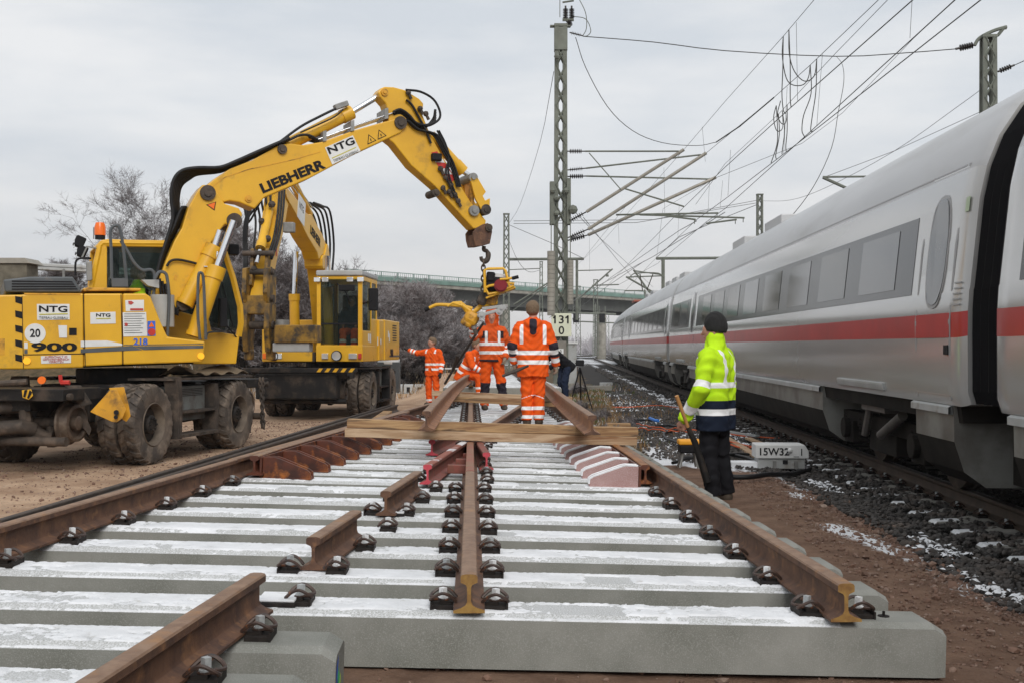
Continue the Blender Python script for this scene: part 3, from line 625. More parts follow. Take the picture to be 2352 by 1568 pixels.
# ================================================================ RUNNING TRACK
def tx(Y, X0=4.65): return X0+.0417*Y
def b70():
    mb = MB(); us = [-1.3,-1.27,-1.05,-.95,-.55,-.3,.3,.55,.95,1.05,1.27,1.3]; hs = [-.05,-.028,-.022,0,0,-.05,-.05,0,0,-.022,-.028,-.05]
    for u, h in zip(us, hs):
        for (v, w) in ((-.15,-.2),(-.11,h-.02),(-.085,h),(.085,h),(.11,h-.02),(.15,-.2)): mb.v.append((u,v,w))
    for i in range(len(us)-1):
        for j in range(6): mb.f.append((i*6+j, i*6+(j+1) % 6, i*6+6+(j+1) % 6, i*6+6+j)); mb.m.append(1 if j == 2 and (i < 2 or i > 8) else 0)
    mb.f += [tuple(range(6)), tuple(range((len(us)-1)*6, len(us)*6))]; mb.m += [0,0]
    return mb.build('railway_sleeper', [mat('track_concrete',(.30,.29,.265),(.2,.19,.17),7,.85), M['snow']], smooth=30)
sl = b70(); tr_ang = math.atan(.0417)
for i in range(56):
    Y = 3.6+i*.6; o = sl if i == 0 else sl.copy()
    if i: COL.objects.link(o)
    o.location = (tx(Y), Y, -.052+float(RZ(Y))+random.uniform(-.008,.008)); o.rotation_euler = (0,0,-tr_ang+random.uniform(-.01,.01))
    tag(o, 'concrete sleeper half buried in dark ballast beside the train, %s counted from the right edge' % ordinal(i+1) if True else '', 'sleeper', 'sleepers of the running track')
    for s in (-1,1):
        for q in (-1,1):
            if Y < 24:
                c = far_proto.copy(); COL.objects.link(c); c.parent = o; c.matrix_local = Matrix.Translation((s*.753,0,0)) @ Matrix.Rotation(0 if q > 0 else math.pi,4,'Z')
def trackpath(off, y0, y1, X0=4.65, yc=120, rad=420, step=4, z=-.045):
    out = []; Y = y0
    while Y <= y1:
        d = (max(0, Y-yc)**2)/(2*rad); out.append(Vector((tx(Y,X0)+d+off, Y, z+min(float(RZ(Y)),.8)+.4*float(sst(150,420,Y))))); Y += step
    return out
RT = [mat('running_rail_side',(.040,.028,.020),(.075,.050,.035),6,.7), mat('running_rail_head',(.10,.085,.07),None,rough=.28,metal=.8), M['rust']]
rail('rail', trackpath(-.753,1.5,420), 'near rail of the running track beside the train, dark with a shiny head', k=1.12, mats=RT)
rail('rail', trackpath(.753,1.5,420), 'far rail of the running track, under the train and then curving away', k=1.12, mats=RT)
def tpath(Y):                                        # the route the train takes: swings right beyond 50 m
    return tx(Y)+max(0,Y-50)**2/2000
for s, lab in ((-1,'near rail of the diverging track under the last coaches'),(1,'far rail of the diverging track under the last coaches')):
    rail('rail', [Vector((tpath(Y)+s*.753, Y, -.045+min(float(RZ(Y)),.8))) for Y in range(62,300,5)], lab, k=1.12, mats=RT)
for s, lab in ((-1,'near rail of the left branch far away beside the mast'),(1,'far rail of the left branch far away beside the mast')):
    rail('rail', [Vector((tx(Y)-4.2+s*.753+max(0,Y-130)**2/840, Y, -.045+min(float(RZ(Y)),.8)+.4*float(sst(150,420,Y)))) for Y in range(75,330,5)], lab, k=1.12, mats=RT)
# ================================================================ TRAIN
RH = .127                                            # rail head height near the viewer
SIDE = [(1.395,1.00,0),(1.425,1.10,0),(1.427,1.56,0),(1.425,1.765,1),(1.415,1.93,0),(1.408,1.95,0),(1.33,2.67,0),(1.325,2.70,0),(1.27,2.95,0),(1.17,3.2,0),(1.0,3.45,0),(.78,3.63,0),(.5,3.76,0),(.2,3.82,0)]
RINGS = [(x,z) for x,z,_ in SIDE]; RING = RINGS+[(-x,z) for x,z in reversed(RINGS)]
STRIPE = 2                                           # segment 2->3 is red
M['train'] = mat('train_light_grey', (.40,.40,.39), (.34,.34,.33), .8, .2, spec=.7, dirt=(.26,.25,.225), dscale=1.1, dlo=.5, dhi=.8, rough2=.4, coat=.9, stretch=(1,.15,1))
M['trainred'] = mat('train_red_stripe', (.46,.018,.018), (.36,.015,.015), 2, .35, coat=.2)
M['trainroof'] = mat('train_roof', (.50,.51,.52), (.42,.43,.44), 1, .32, dirt=(.30,.30,.29), dscale=1.5, dlo=.5, dhi=.8, stretch=(1,.2,1))
M['trainglassdark'] = mat('train_pane_dark', (.035,.04,.035), (.06,.06,.055), 2, .08, spec=.8)
M['beige'] = mat('dusty_car_end', (.46,.42,.34), (.38,.34,.28), 3, .5)
M['groove'] = mat('door_groove', (.30,.305,.31), None, rough=.4)
M['black_rubber'] = mat('black_rubber', (.007,.007,.008), None, rough=.9, spec=.08)
M['under'] = mat('underfloor_black', (.012,.011,.010), (.024,.021,.018), 3, .85, spec=.12)
M['skirt'] = mat('train_skirt', (.26,.26,.24), (.17,.165,.15), 2, .4, dirt=(.12,.11,.095), dscale=2, dlo=.45, dhi=.75)
def cp(Y, lat, z):
    d = .01; t = Vector((tpath(Y+d)-tpath(Y-d), 2*d, 0)).normalized(); r = Vector((t.y, -t.x, 0))
    return Vector((tpath(Y), Y, z+float(RZ(Y))))+r*lat
def ring_loft(mb, ys, ring, mifn, k=1, kz=1, zc=2.2, cap=True):
    b = len(mb.v); n = len(ring)
    for (Y, kk) in ys:
        for (x, z) in ring: mb.v.append(tuple(cp(Y, x*kk, zc+(z-zc)*(1-(1-kk)*.6))))
    for i in range(len(ys)-1):
        for j in range(n): mb.f.append((b+i*n+j, b+i*n+(j+1) % n, b+(i+1)*n+(j+1) % n, b+(i+1)*n+j)); mb.m.append(mifn(j, ys[i][0]))
    if cap: mb.f += [tuple(b+j for j in range(n)), tuple(b+(len(ys)-1)*n+j for j in range(n))]; mb.m += [0,0]
def side_pt(z, off=0):                               # lateral position of the body side at height z (viewer's side is negative)
    for (a, za), (c, zb) in zip(RINGS[:-1], RINGS[1:]):
        if za <= z <= zb: return -(a+(c-a)*(z-za)/(zb-za)+off)
    return -1.4
def side_patch(mb, y0, y1, z0, z1, off, mi=0, ny=8, rnd=0, thick=.02):
    ys = np.linspace(y0, y1, ny); zs = np.linspace(z0, z1, 4); b = len(mb.v)
    for Y in ys:
        for z in zs: mb.v.append(tuple(cp(Y, side_pt(z, off), z)))
    n = len(zs)
    for i in range(ny-1):
        for j in range(n-1): mb.f.append((b+i*n+j, b+i*n+j+1, b+(i+1)*n+j+1, b+(i+1)*n+j)); mb.m.append(mi)
    c = len(mb.v)
    for Y in ys:
        for z in zs: mb.v.append(tuple(cp(Y, side_pt(z, off-thick), z)))
    rim = [i*n for i in range(ny)]+[(ny-1)*n+j for j in range(1,n)]+[i*n+n-1 for i in reversed(range(ny-1))]+[j for j in reversed(range(1,n-1))]
    for a, q in zip(rim, rim[1:]+rim[:1]): mb.f.append((b+a, b+q, c+q, c+a)); mb.m.append(mi)
def oval_patch(mb, yc, zc, ry, rz, off, n=28, sup=2.6):
    b = len(mb.v); pts = []
    for k in range(n):
        a = 2*math.pi*k/n; ca, sa = math.cos(a), math.sin(a)
        z = zc+rz*math.copysign(abs(sa)**(2/sup), sa); Y = yc+ry*math.copysign(abs(ca)**(2/sup), ca); pts.append((Y,z))
    for o_ in (off, off-.02):
        for Y, z in pts: mb.v.append(tuple(cp(Y, side_pt(z, o_), z)))
    mb.f.append(tuple(b+k for k in range(n))); mb.m.append(0)
    for k in range(n): mb.f.append((b+k, b+(k+1) % n, b+n+(k+1) % n, b+n+k)); mb.m.append(0)
train = empty('passenger_train', (0,0,0), 0, 'long light grey high speed train with a red stripe passing on the right', 'train')
def bogie(yc):
    o = empty('bogie'); o.parent = train
    fm = MB(); zr = RH-.05
    A = lambda dy, lat, z: cp(yc+dy, lat, z)
    def bx(m, y0, y1, l0, l1, z0, z1):
        vs = [A(y,l,z) for y in (y0,y1) for l in (l0,l1) for z in (z0,z1)]; m.add(vs, [(0,1,3,2),(4,6,7,5),(0,4,5,1),(2,3,7,6),(0,2,6,4),(1,5,7,3)])
    for s in (-1,1): bx(fm, -1.75, 1.75, s*1.08-.07, s*1.08+.07, .55, .72); bx(fm, -.5, .5, s*1.08-.09, s*1.08+.09, .34, .56)
    bx(fm, -.35, .35, -1.1, 1.1, .55, .8)
    fm.build('bogie_frame', M['under'], o, bevel=.01)
    for dy in (-1.3, 1.3):
        wb = MB()
        for s in (-1,1):
            c0, c1 = A(dy, s*.70, .127+.43), A(dy, s*.84, .127+.43); t = (c1-c0).normalized(); x = t.cross(Vector((0,0,1))).normalized()
            Mx = frame(c0, t, x); wb.lathe([(.0,.0),(.455,.0),(.455,.03),(.43,.035),(.43,.13),(.0,.13)], Mx, 28)
        wb.cyl(A(dy,-.72,.557), A(dy,.72,.557), .08, 12); wb.build('wheel_set', M['muddy'], o, smooth=40)
        ab = MB()
        bx(ab, dy-.2, dy+.2, -1.2, -1.02, .36, .62); ab.cyl(A(dy,-1.2,.53), A(dy,-1.27,.53), .12, 14)
        ab.build('axle_box', M['under'], o, bevel=.01)
        for q in (-.33,.33):
            sp = MB(); hel = [A(dy+q+.06*math.cos(t_*.9), -1.1+.06*math.sin(t_*.9), .38+t_*.008) for t_ in range(36)]; sp.tube(hel, .014, 5); sp.build('coil_spring', M['under'], o, smooth=60)
    dm = MB(); dm.tube([A(-.9,-1.22,.80), A(-.2,-1.24,.55)], .05, 12); dm.tube([A(.35,-1.2,.85), A(.5,-1.22,.5)], .045, 8)
    bx(dm, -.55,.35,-1.30,-1.1,.80,.93); dm.build('damper', M['damper'], o, smooth=40)
def coach(y0, y1, bands, doors, detail=True, panes=True):
    L_ = y1-y0; n = max(10, int(L_/1.2))
    ys = [(y0,.965),(y0+.04,.985),(y0+.10,.997),(y0+.32,1)]+[(y0+.32+(L_-.64)*i/n,1) for i in range(1,n)]+[(y1-.32,1),(y1-.10,.997),(y1-.04,.985),(y1,.965)]
    def mi(j, Y):
        if j == STRIPE or j == 2*len(SIDE)-2-STRIPE: return 1
        if 8 <= j <= 18: return 2
        return 0
    mb = MB(); ring_loft(mb, ys, RING, mi); body = mb.build('coach_body', [M['train'], M['trainred'], M['trainroof']], train, smooth=35)
    for (a, b) in bands:
        w = MB(); side_patch(w, a, b, 1.955, 2.665, .004, ny=max(3,int((b-a)/1.5))); f = w.build('window_band', M['trainband'], body, smooth=30)
        if panes:
            q = a+.55
            while q+1.3 < b:
                p = MB(); side_patch(p, q, q+1.32, 2.03, 2.60, .009, ny=3, thick=.006); p.build('window_pane', M['trainglass' if int(q*3.1) % 4 else 'trainglassdark'], f, smooth=30); q += 1.95
    for (a, b) in doors:
        d = MB(); side_patch(d, a, b, 1.08, 2.98, .003, ny=3); dd = d.build('door', M['train'], body, smooth=30)
        s2 = MB(); side_patch(s2, a+.001, b-.001, 1.562, 1.762, .006, ny=3, thick=.004); s2.build('stripe', M['trainred'], dd)
        for yy in (a,b):
            gmb = MB(); side_patch(gmb, yy-.02, yy+.02, 1.05, 3.0, .007, ny=2); gmb.build('door_seal', M['groove'], dd)
        gl = MB(); oval_patch(gl, (a+b)/2, 2.30, .235, .46, .012); gl.build('window', M['trainglass'], dd)
        rm = MB(); oval_patch(rm, (a+b)/2, 2.30, .262, .49, .008); rm.build('window_frame', M['groove'], dd)
    gt = MB(); side_patch(gt, y0+.35, y1-.35, 2.985, 3.0, .004, ny=8, thick=.01); gt.build('gutter_seam', M['groove'], body)
    # underfloor: ledge, skirt between the bogies
    b0, b1 = y0+3.15, y1-3.15
    for (a, b) in ((y0+.3,b0-1.85),(b0+1.85,b1-1.85),(b1+1.85,y1-.3)):
        if b < 1 or a > 110: continue
        nn = max(3, int((b-a)/2)); yy = np.linspace(a, b, nn)
        led = MB()
        for Y0_, Y1_ in zip(yy[:-1], yy[1:]):
            for s in (-1,):
                pr = [(1.405,1.0),(1.43,.985),(1.43,.93),(1.39,.925)]
                vs = [cp(Y0_, s*x, z) for x,z in pr]+[cp(Y1_, s*x, z) for x,z in pr]; led.add(vs, [(0,1,5,4),(1,2,6,5),(2,3,7,6),(3,0,4,7)])
        led.build('ledge', M['lightgrey'], body)
        sk = MB(); ringk = [(1.385,.998),(1.38,.76),(1.30,.45),(1.12,.32),(-1.12,.32),(-1.30,.45),(-1.38,.70),(-1.385,.998)]
        ring_loft(sk, [(Y,1) for Y in yy], ringk, lambda j,Y: 1 if 1 <= j <= 5 else 0, zc=.7); sk.build('skirt', [M['skirt'], M['under']], body, smooth=30)
    fl = MB(); ring_loft(fl, [(Y,1) for Y in np.linspace(y0+.2, y1-.2, n)], [(1.36,.999),(1.34,.86),(-1.34,.86),(-1.36,.999)], lambda j,Y: 0, zc=.9); fl.build('floor_frame', M['under'], body)
    for bc in (b0, b1):
        if 1 < bc < 100: bogie(bc)
    for bc in (b0,b1):
        if 3 < bc < 70:
            h = MB(); side_patch(h, bc-1.0, bc+.85, 1.055, 1.13, .028, ny=3, thick=.05); h.build('bogie_cover_rail', M['lightgrey'], body, bevel=.006)
    return body
cars = [(-16.5,8.42),(9.06,33.55),(34.0,58.7),(59.15,83.8),(84.25,109)]
coach(*cars[0], [(-5,7.95)], [])
cb = coach(*cars[1], [(10.42,27.0),(28.55,33.1)], [(9.34,10.22),(27.35,28.2)])
coach(*cars[2], [(35.5,52),(53.6,58.2)], [(34.4,35.3),(52.4,53.3)])
coach(*cars[3], [(60.7,83.2)], [(59.5,60.4)])
coach(*cars[4], [(86,108)], [], panes=False)
gs = MB(); side_patch(gs, 9.13, 9.21, 2.58, 2.70, .006, ny=2, thick=.003); gs.build('small_green_plate', mat('green_plate',(.42,.52,.36)), cb)
gs = MB(); side_patch(gs, 9.36, 9.46, 1.42, 1.50, .012, ny=2, thick=.006); gs.build('door_handle', M['ink'], cb)
for k_ in range(5): gs = MB(); side_patch(gs, 9.12, 9.28, 2.0-k_*.045, 2.012-k_*.045, .005, ny=2, thick=.003); gs.build('small_print', M['groove'], cb)
for a, b in zip(cars[:-1], cars[1:]):
    mb = MB(); g0, g1 = a[1]-.02, b[0]+.02; ys = []
    for i in range(9): ys.append((g0+(g1-g0)*i/8, .955 if i % 2 else .935))
    ring_loft(mb, ys, RING[:1]+RING[1:-1]+RING[-1:], lambda j,Y: 0); mb.build('gangway_bellows', M['black_rubber'], train)
    mb = MB(); vs = [cp(y,l,z) for y in (g0-.4,g1+.4) for l in (-.9,.9) for z in (.35,.98)]; mb.add(vs, [(0,1,3,2),(4,6,7,5),(0,4,5,1),(2,3,7,6),(0,2,6,4),(1,5,7,3)]); mb.build('coupler_box', M['under'], train)
# roof equipment and pantograph
def roofbox(Y, l, w, ln, h, name='roof_box', m='trainroof'):
    mb = MB(); vs = [cp(y,x,z) for y in (Y,Y+ln) for x in (l-w/2,l+w/2) for z in (3.62,3.78+h)]
    mb.add(vs, [(0,1,3,2),(4,6,7,5),(0,4,5,1),(2,3,7,6),(0,2,6,4),(1,5,7,3)]); mb.build(name, M[m], train, bevel=.02)
for Y in (36,38.5,41,48,51): roofbox(Y, -.45, .5, 1.4, .05)
for Y in (20,24): roofbox(Y,-.3,.9,1.6,.03)
pt = empty('pantograph'); pt.parent = train
py = 62.0; Zp = lambda l, dy, z: cp(py+dy, l, z)
m1 = MB(); m1.tube([Zp(0,0,3.9), Zp(0,1.2,4.55)], .06, 6); m1.tube([Zp(-.12,1.2,4.55), Zp(-.35,-.3,5.35)], .03, 5); m1.tube([Zp(.12,1.2,4.55), Zp(.35,-.3,5.35)], .03, 5); m1.build('arm', M['mast'], pt)
m1 = MB()
for dy in (-.45,-.15):
    m1.tube(smoothpath([Zp(-.95,dy,5.15), Zp(-.72,dy,5.36), Zp(-.4,dy,5.42), Zp(.4,dy,5.42), Zp(.72,dy,5.36), Zp(.95,dy,5.15)],3), .025, 5)
m1.build('collector_head', M['mast'], pt)
m1 = MB(); m1.bb(0,0,0,0,0,0); m1 = MB(); vs = [Zp(l,y,z) for y in (-.8,1.5) for l in (-.7,.7) for z in (3.85,3.95)]; m1.add(vs, [(0,1,3,2),(4,6,7,5),(0,4,5,1),(2,3,7,6),(0,2,6,4),(1,5,7,3)]); m1.tube([Zp(-.5,0,3.7),Zp(-.5,0,3.9)],.08,8); m1.tube([Zp(.5,0,3.7),Zp(.5,0,3.9)],.08,8); m1.build('base_frame', mat('reddish_insulator',(.3,.08,.05)), pt)

# ================================================================ MASTS
def lattice(name, base, h, w0, w1, pitch, label, group='lattice masts of the overhead line', leg=.10, detail=2, cat='mast', cap=True):
    root = empty(name, base, 0, label, cat, group); n = max(4, int(round(h/pitch)))
    def wd(z): return (w0+(w1-w0)*z/h)/2
    for sx in (-1,1):
        for sy in ((-1,1) if detail > 1 else (0,)):
            mb = MB(); a0, a1 = wd(0), wd(h); d0, d1 = a0*.7*sy, a1*.7*sy
            x0, x1 = sx*a0, sx*a1; t = leg
            mb.add([(x0,d0,0),(x0-sx*t,d0,0),(x1,d1,h),(x1-sx*t,d1,h),(x0,d0-(sy or 1)*t*.5,0),(x0-sx*t,d0-(sy or 1)*.02,0),(x1,d1-(sy or 1)*t*.5,h),(x1-sx*t,d1-(sy or 1)*.02,h)],
                   [(0,1,3,2),(0,2,6,4),(1,5,7,3),(4,6,7,5),(0,4,5,1),(2,3,7,6)])
            mb.build('leg', M['mast'], root)
    mb = MB(); r = leg*.16
    for i in range(n):
        za, zb = h*i/n, h*(i+1)/n; A, B = wd(za)-leg*.4, wd(zb)-leg*.4
        for sy in ((-1,1) if detail > 1 else (0,)):
            ya, yb = sy*wd(za)*.7, sy*wd(zb)*.7
            mb.tube([(-A,ya,za),(B,yb,zb)], r*1.4, 4, caps=False); mb.tube([(A,ya,za),(-B,yb,zb)], r*1.4, 4, caps=False)
        if detail > 1:
            for sx in (-1,1):
                s = 1 if i % 2 else -1; mb.tube([(sx*A,-s*wd(za)*.7,za),(sx*B,s*wd(zb)*.7,zb)], r, 4, caps=False)
    mb.build('lacing', M['mast'], root)
    if cap:
        mb = MB(); mb.bb(-w1/2-.02,w1/2+.02,-w1*.4,w1*.4,h-.02,h+.06); mb.build('cap_plate', M['mast'], root)
    return root
def insulator(mb, a, b, r=.055, k=7, core=.02, mi=0):
    a, b = Vector(a), Vector(b); L_ = (b-a).length; t = (b-a).normalized(); x = t.orthogonal().normalized()
    pr = [(core,0)]
    for i in range(k):
        c = L_*(.15+.7*i/k); pr += [(core,c),(r,c+L_*.02),(core,c+L_*.055)]
    pr.append((core,L_)); mb.lathe(pr, frame(a,t,x), 10, mi, closed=False)
mb0 = Vector((1.5,35,.45))
mm = lattice('overhead_line_mast', mb0, 11.0, .46, .37, .60, 'tall grey green lattice mast carrying three cantilever arms beside the kilometre plate', leg=.13)
L0 = lambda p: p-mb0
mb = MB(); mb.bb(-.2,.2,-.17,.17,10.25,10.95); mb.bb(-.33,.30,-.08,.08,10.98,11.03); mb.build('head_box', M['mast'], mm)
def mp(x, y, dY=0): return P(x, y, 35+dY)-mb0
for (ti, te, sa, sb, sc_, dy) in (((1303,348),(1344,348),(1303,511),(1347,487),(1571,344),-.9), ((1303,391),(1346,387),(1303,547),(1351,527),(1622,352),0), ((1303,406),(1347,405),(1303,553),(1351,540),(1644,408),.9)):
    c = empty('cantilever'); c.parent = mm
    m1 = MB(); insulator(m1, mp(ti[0],ti[1],dy*.2), mp(te[0],te[1],dy*.4), .075); insulator(m1, mp(sa[0],sa[1],dy*.2), mp(sb[0],sb[1],dy*.4), .085); m1.build('insulator', M['insul'], c, smooth=40)
    m1 = MB(); tp = (sc_[0]-12, sc_[1]+4); m1.tube([mp(te[0],te[1],dy*.4), mp(tp[0],tp[1],dy)], .026, 6); m1.build('top_tube', M['mast'], c)
    m1 = MB(); m1.tube([mp(sb[0],sb[1],dy*.4), mp(sc_[0],sc_[1],dy)], .05, 8); m1.build('strut_tube', M['galv'], c, smooth=40)
m1 = MB(); m1.tube([mp(1353,352,-.4), mp(1426,436,-.6)], .018, 5); m1.tube([mp(1435,434,-.6), mp(1571,475,-.9)], .026, 5); m1.build('brace', M['mast'], mm)
for pts in (((1415,494),(1650,490)), ((1470,494),(1710,501)), ((1527,496),(1598,505)), ((1622,514),(1692,505))):
    m1 = MB(); m1.tube([mp(*pts[0],.2), mp(*pts[1],.2)], .030, 5); m1.tube([mp(pts[1][0]-3,pts[1][1],.2), mp(pts[1][0]-3,pts[1][1]+10,.2)], .014, 4); m1.build('steady_arm', M['mast'], mm)
m1 = MB(); insulator(m1, mp(1299,46), mp(1299,14), .09, 6, .03); insulator(m1, mp(1313,46), mp(1313,14), .09, 6, .03); insulator(m1, mp(1309,62), mp(1306,44), .10, 4, .04); insulator(m1, mp(1308,75), mp(1340,83), .07, 6); m1.build('switch_insulator', M['insul'], mm, smooth=40)
m1 = MB(); m1.tube([mp(1286,40), mp(1286,-10)], .012, 4); m1.tube([mp(1292,6), mp(1318,2)], .03, 5); m1.tube([mp(1292,46),mp(1318,46)], .05, 5); m1.tube(smoothpath([mp(1315,38),mp(1345,44),mp(1357,70),mp(1350,82),mp(1338,84)],4), .012, 4); m1.tube(smoothpath([mp(1328,-6),mp(1345,30),mp(1347,65),mp(1338,84)],4), .012, 4); m1.build('switch_gear', M['mast'], mm)
m1 = MB(); m1.tube([mp(1281,130), mp(1280,860)], .014, 5); m1.tube([mp(1293,160), mp(1292,730)], .012, 5); m1.build('operating_rod', M['mast'], mm)
m1 = MB(); 
for x, y in ((1279,130),(1278,455),(1269,438),(1301,438),(1279,490),(1316,482)): MB().ball(mp(x,y,-.3), .09 if y != 482 else .15, 8).build('cable_clamp', M['mast'], mm)
MB().bb(-.34,-.20,-.25,.15,4.9,6.2).build('tension_wheel_box', M['mast'], mm); MB().bb(.18,.30,-.25,.15,4.9,6.3).build('tension_wheel_box', M['mast'], mm)
m1 = MB(); m1.bb(-.45,.45,-.4,.4,-.6,.04); m1.build('foundation', M['concw'], mm)
for k_, (x, y0, y1, w) in enumerate(((1266,577,725,.20),(1310,598,700,.16))):
    t = empty('tension_weight', P(x, y1, 34.6), 0, ('left' if k_ == 0 else 'right')+' stack of grey concrete tension weights hanging on the tall mast', 'weight'); n = 14; hh = (y1-y0)/F*34.6/n
    for i in range(n): MB().cyl((0,0,i*hh+.004),(0,0,(i+1)*hh-.004), w*.6, 12).build('weight_disc', M['concw'], t, smooth=40)
    MB().tube([(0,0,n*hh),(0,0,n*hh+1.6 if k_ == 0 else n*hh+1.2)], .015, 5).build('rope', M['mast'], t)
sg = empty('kilometre_sign', P(1289.5,746.5,34.55), 0, 'pale yellow plate reading 131 over 0 on the mast', 'sign')
MB().bb(-.305,.305,-.01,.01,-.35,.35).build('plate', M['pale'], sg, bevel=.01)
FM = lambda x, z, yy=-.016: Matrix(((1,0,0,x),(0,0,-1,yy),(0,1,0,z),(0,0,0,1)))
text_mesh('131', .44, FM(0,.165), M['ink'], parent=sg, bold=.006, fit=(.44,.25)); [MB().prism([(x0,.285),(x0,.225),(x0-.07,.19),(x0-.07,.235)], lambda a,b:(a,-.018,b), lambda a,b:(a,-.012,b)).build('lettering', M['ink'], sg) for x0 in (-.185,.19)]; text_mesh('0', .44, FM(.0,-.16), M['ink'], parent=sg, bold=.006, fit=(.17,.25))
sg = empty('switch_box', P(1288,836,34.5), 0, 'small brown grey box with a white number 5 plate on the mast', 'box')
MB().bb(-.17,.17,-.1,.1,0,.70).build('housing', mat('box_paint',(.22,.20,.17),(.16,.15,.13)), sg, bevel=.02)
MB().bb(-.08,.08,-.115,-.105,.32,.47).build('number_plate', M['white'], sg); text_mesh('5', .13, FM(0,.395,-.12), M['ink'], parent=sg)
cbn = empty('equipment_cabinet', P(1311,884,36), 0, 'light grey steel cabinet standing behind the tall mast', 'cabinet')
MB().bb(-.18,.18,-.2,.2,0,1.30).build('housing', M['lightgrey'], cbn, bevel=.02); MB().bb(-.22,.22,-.24,.24,1.30,1.36).build('lid', M['white'], cbn)
# other masts
lattice('overhead_line_mast', (-.37,75,.1), 10.4, .52, .40, .62, 'slim lattice mast behind the workers with a long horizontal arm at its side', leg=.11)
lattice('overhead_line_mast', P(2270,930,33)+Vector((0,0,.0)), 10.65, .50, .40, .6, 'lattice mast rising behind the train at the upper right', leg=.13)
lattice('overhead_line_mast', P(1745,850,78), 12.0, .50, .42, .62, 'short looking lattice mast top above the middle of the train', leg=.12)
lattice('overhead_line_mast', P(1243,840,112), 10.2, .45, .32, .8, 'pale thin lattice mast in front of the bridge left of the kilometre plate', leg=.09, detail=1)
lattice('overhead_line_mast', P(1328,815,125), 7.5, .6, .5, .8, 'thin distant lattice mast beyond the bridge right of the kilometre plate', leg=.08, detail=1)
lattice('overhead_line_mast', P(1368,817,128), 8.5, .7, .5, .8, 'distant lattice mast beyond the bridge beside the left end of the train', leg=.09, detail=1)
lattice('overhead_line_mast', P(1395,812,180), 8, .6, .5, 1.0, 'farthest faint lattice mast right at the end of the train', leg=.08, detail=1)
def fix(name, segs, label, cat, m='mast', loc=None):   # a fixture of tubes: segs = (p, q, r)
    t = empty(name, segs[0][1][0], 0, label, cat); o0 = segs[0][1][0]
    for nm, pts, r in segs: MB().tube([Vector(p)-o0 for p in pts], r, 6).build(nm, M[m], t)
    return t
fix('catenary_bracket', [('horizontal_arm', [P(1170,596,75), P(1341,595,75)], .09), ('drop_tube', [P(1325,596,75), P(1325,735,75)], .10), ('top_tube', [P(1325,622,75), P(1405,620,75)], .035), ('strut_tube', [P(1325,690,75), P(1407,618,75)], .05), ('steady_arm', [P(1360,656,75), P(1421,654,75)], .04), ('weight_ball', [P(1395,631,75), P(1395,636,75)], .10)], 'horizontal arm with drop tube and slanting strut in front of the bridge', 'line support')
fix('line_support_portal', [('horizontal_arm', [P(1507,594,72), P(1660,593,72)], .09), ('post', [P(1523,594,72), P(1523,800,72)], .12), ('top_tube', [P(1523,632,72), P(1455,622,72)], .04), ('strut_tube', [P(1505,690,72), P(1455,620,72)], .06), ('brace', [P(1515,680,72), P(1438,636,72)], .06), ('cross_tube', [P(1438,637,72), P(1521,634,72)], .04), ('steady_arm', [P(1434,668,72), P(1478,668,72)], .04)], 'grey portal post with arm and crossed struts above the pantograph', 'line support')
fix('catenary_bracket', [('strut_tube', [P(1170,620,75), P(1240,617,75)], .03), ('lower_strut', [P(1180,700,75), P(1262,648,75)], .05), ('long_strut', [P(1175,716,75), P(1262,652,75.4)], .03)], 'slanting strut tubes on the slim mast behind the workers', 'line support')
fix('catenary_bracket', [('top_tube', [P(1890,407,40), P(1990,406,40)], .035), ('strut_tube', [P(1890,408,40), P(1945,433,40)], .055)], 'arm tip of a hidden support showing above the train roof', 'line support')
for i, (x, y, lab) in enumerate(((1323,733,'dark hanging signal lamp box under the bridge, left one of two'), (1383,733,'dark hanging signal lamp box under the bridge, right one of two'))):
    s = empty('hanging_signal', P(x, y, 115), 0, lab, 'signal', 'hanging signals under the bridge')
    MB().bb(-.28,.28,-.2,.2,-.35,.55).build('lamp_housing', M['ink'], s, bevel=.05); m1 = MB(); m1.tube([(-.3,0,.5),(-.3,0,1.3)],.05,4); m1.tube([(.3,0,.5),(.3,0,1.3)],.05,4); m1.tube([(-.34,0,.1),(-.2,0,-.55)],.04,4); m1.tube([(.34,0,.1),(.2,0,-.55)],.04,4); m1.build('hanger_frame', M['mast'], s)
sp = fix('signal_gantry', [('cross_beam', [P(1290,718,115), P(1415,722,115)], .10), ('lower_beam', [P(1320,738,118), P(1415,742,118)], .07), ('post', [P(1367,700,116), P(1367,816,116)], .10)], 'thin cross beams of a distant gantry under the bridge', 'gantry')
# head of the right mast
rm = empty('line_anchor', P(2270,88,33), 0, 'dark anchor bracket and insulator string on the mast at the upper right', 'line fitting')
m1 = MB(); o0 = P(2270,88,33); q = lambda x, y: P(x,y,33)-o0
m1.tube(smoothpath([q(2238,105),q(2250,88),q(2280,72),q(2312,62)],4), .05, 6); m1.tube([q(2280,70),q(2312,66)],.03,5); m1.tube([q(2292,82),q(2305,66)],.05,5); m1.build('bracket', M['mast'], rm)
m1 = MB(); insulator(m1, q(2240,103), q(2195,113), .10, 6, .035); insulator(m1, q(2292,165), q(2330,150), .08, 5, .03); m1.build('insulator', M['insul'], rm, smooth=40)

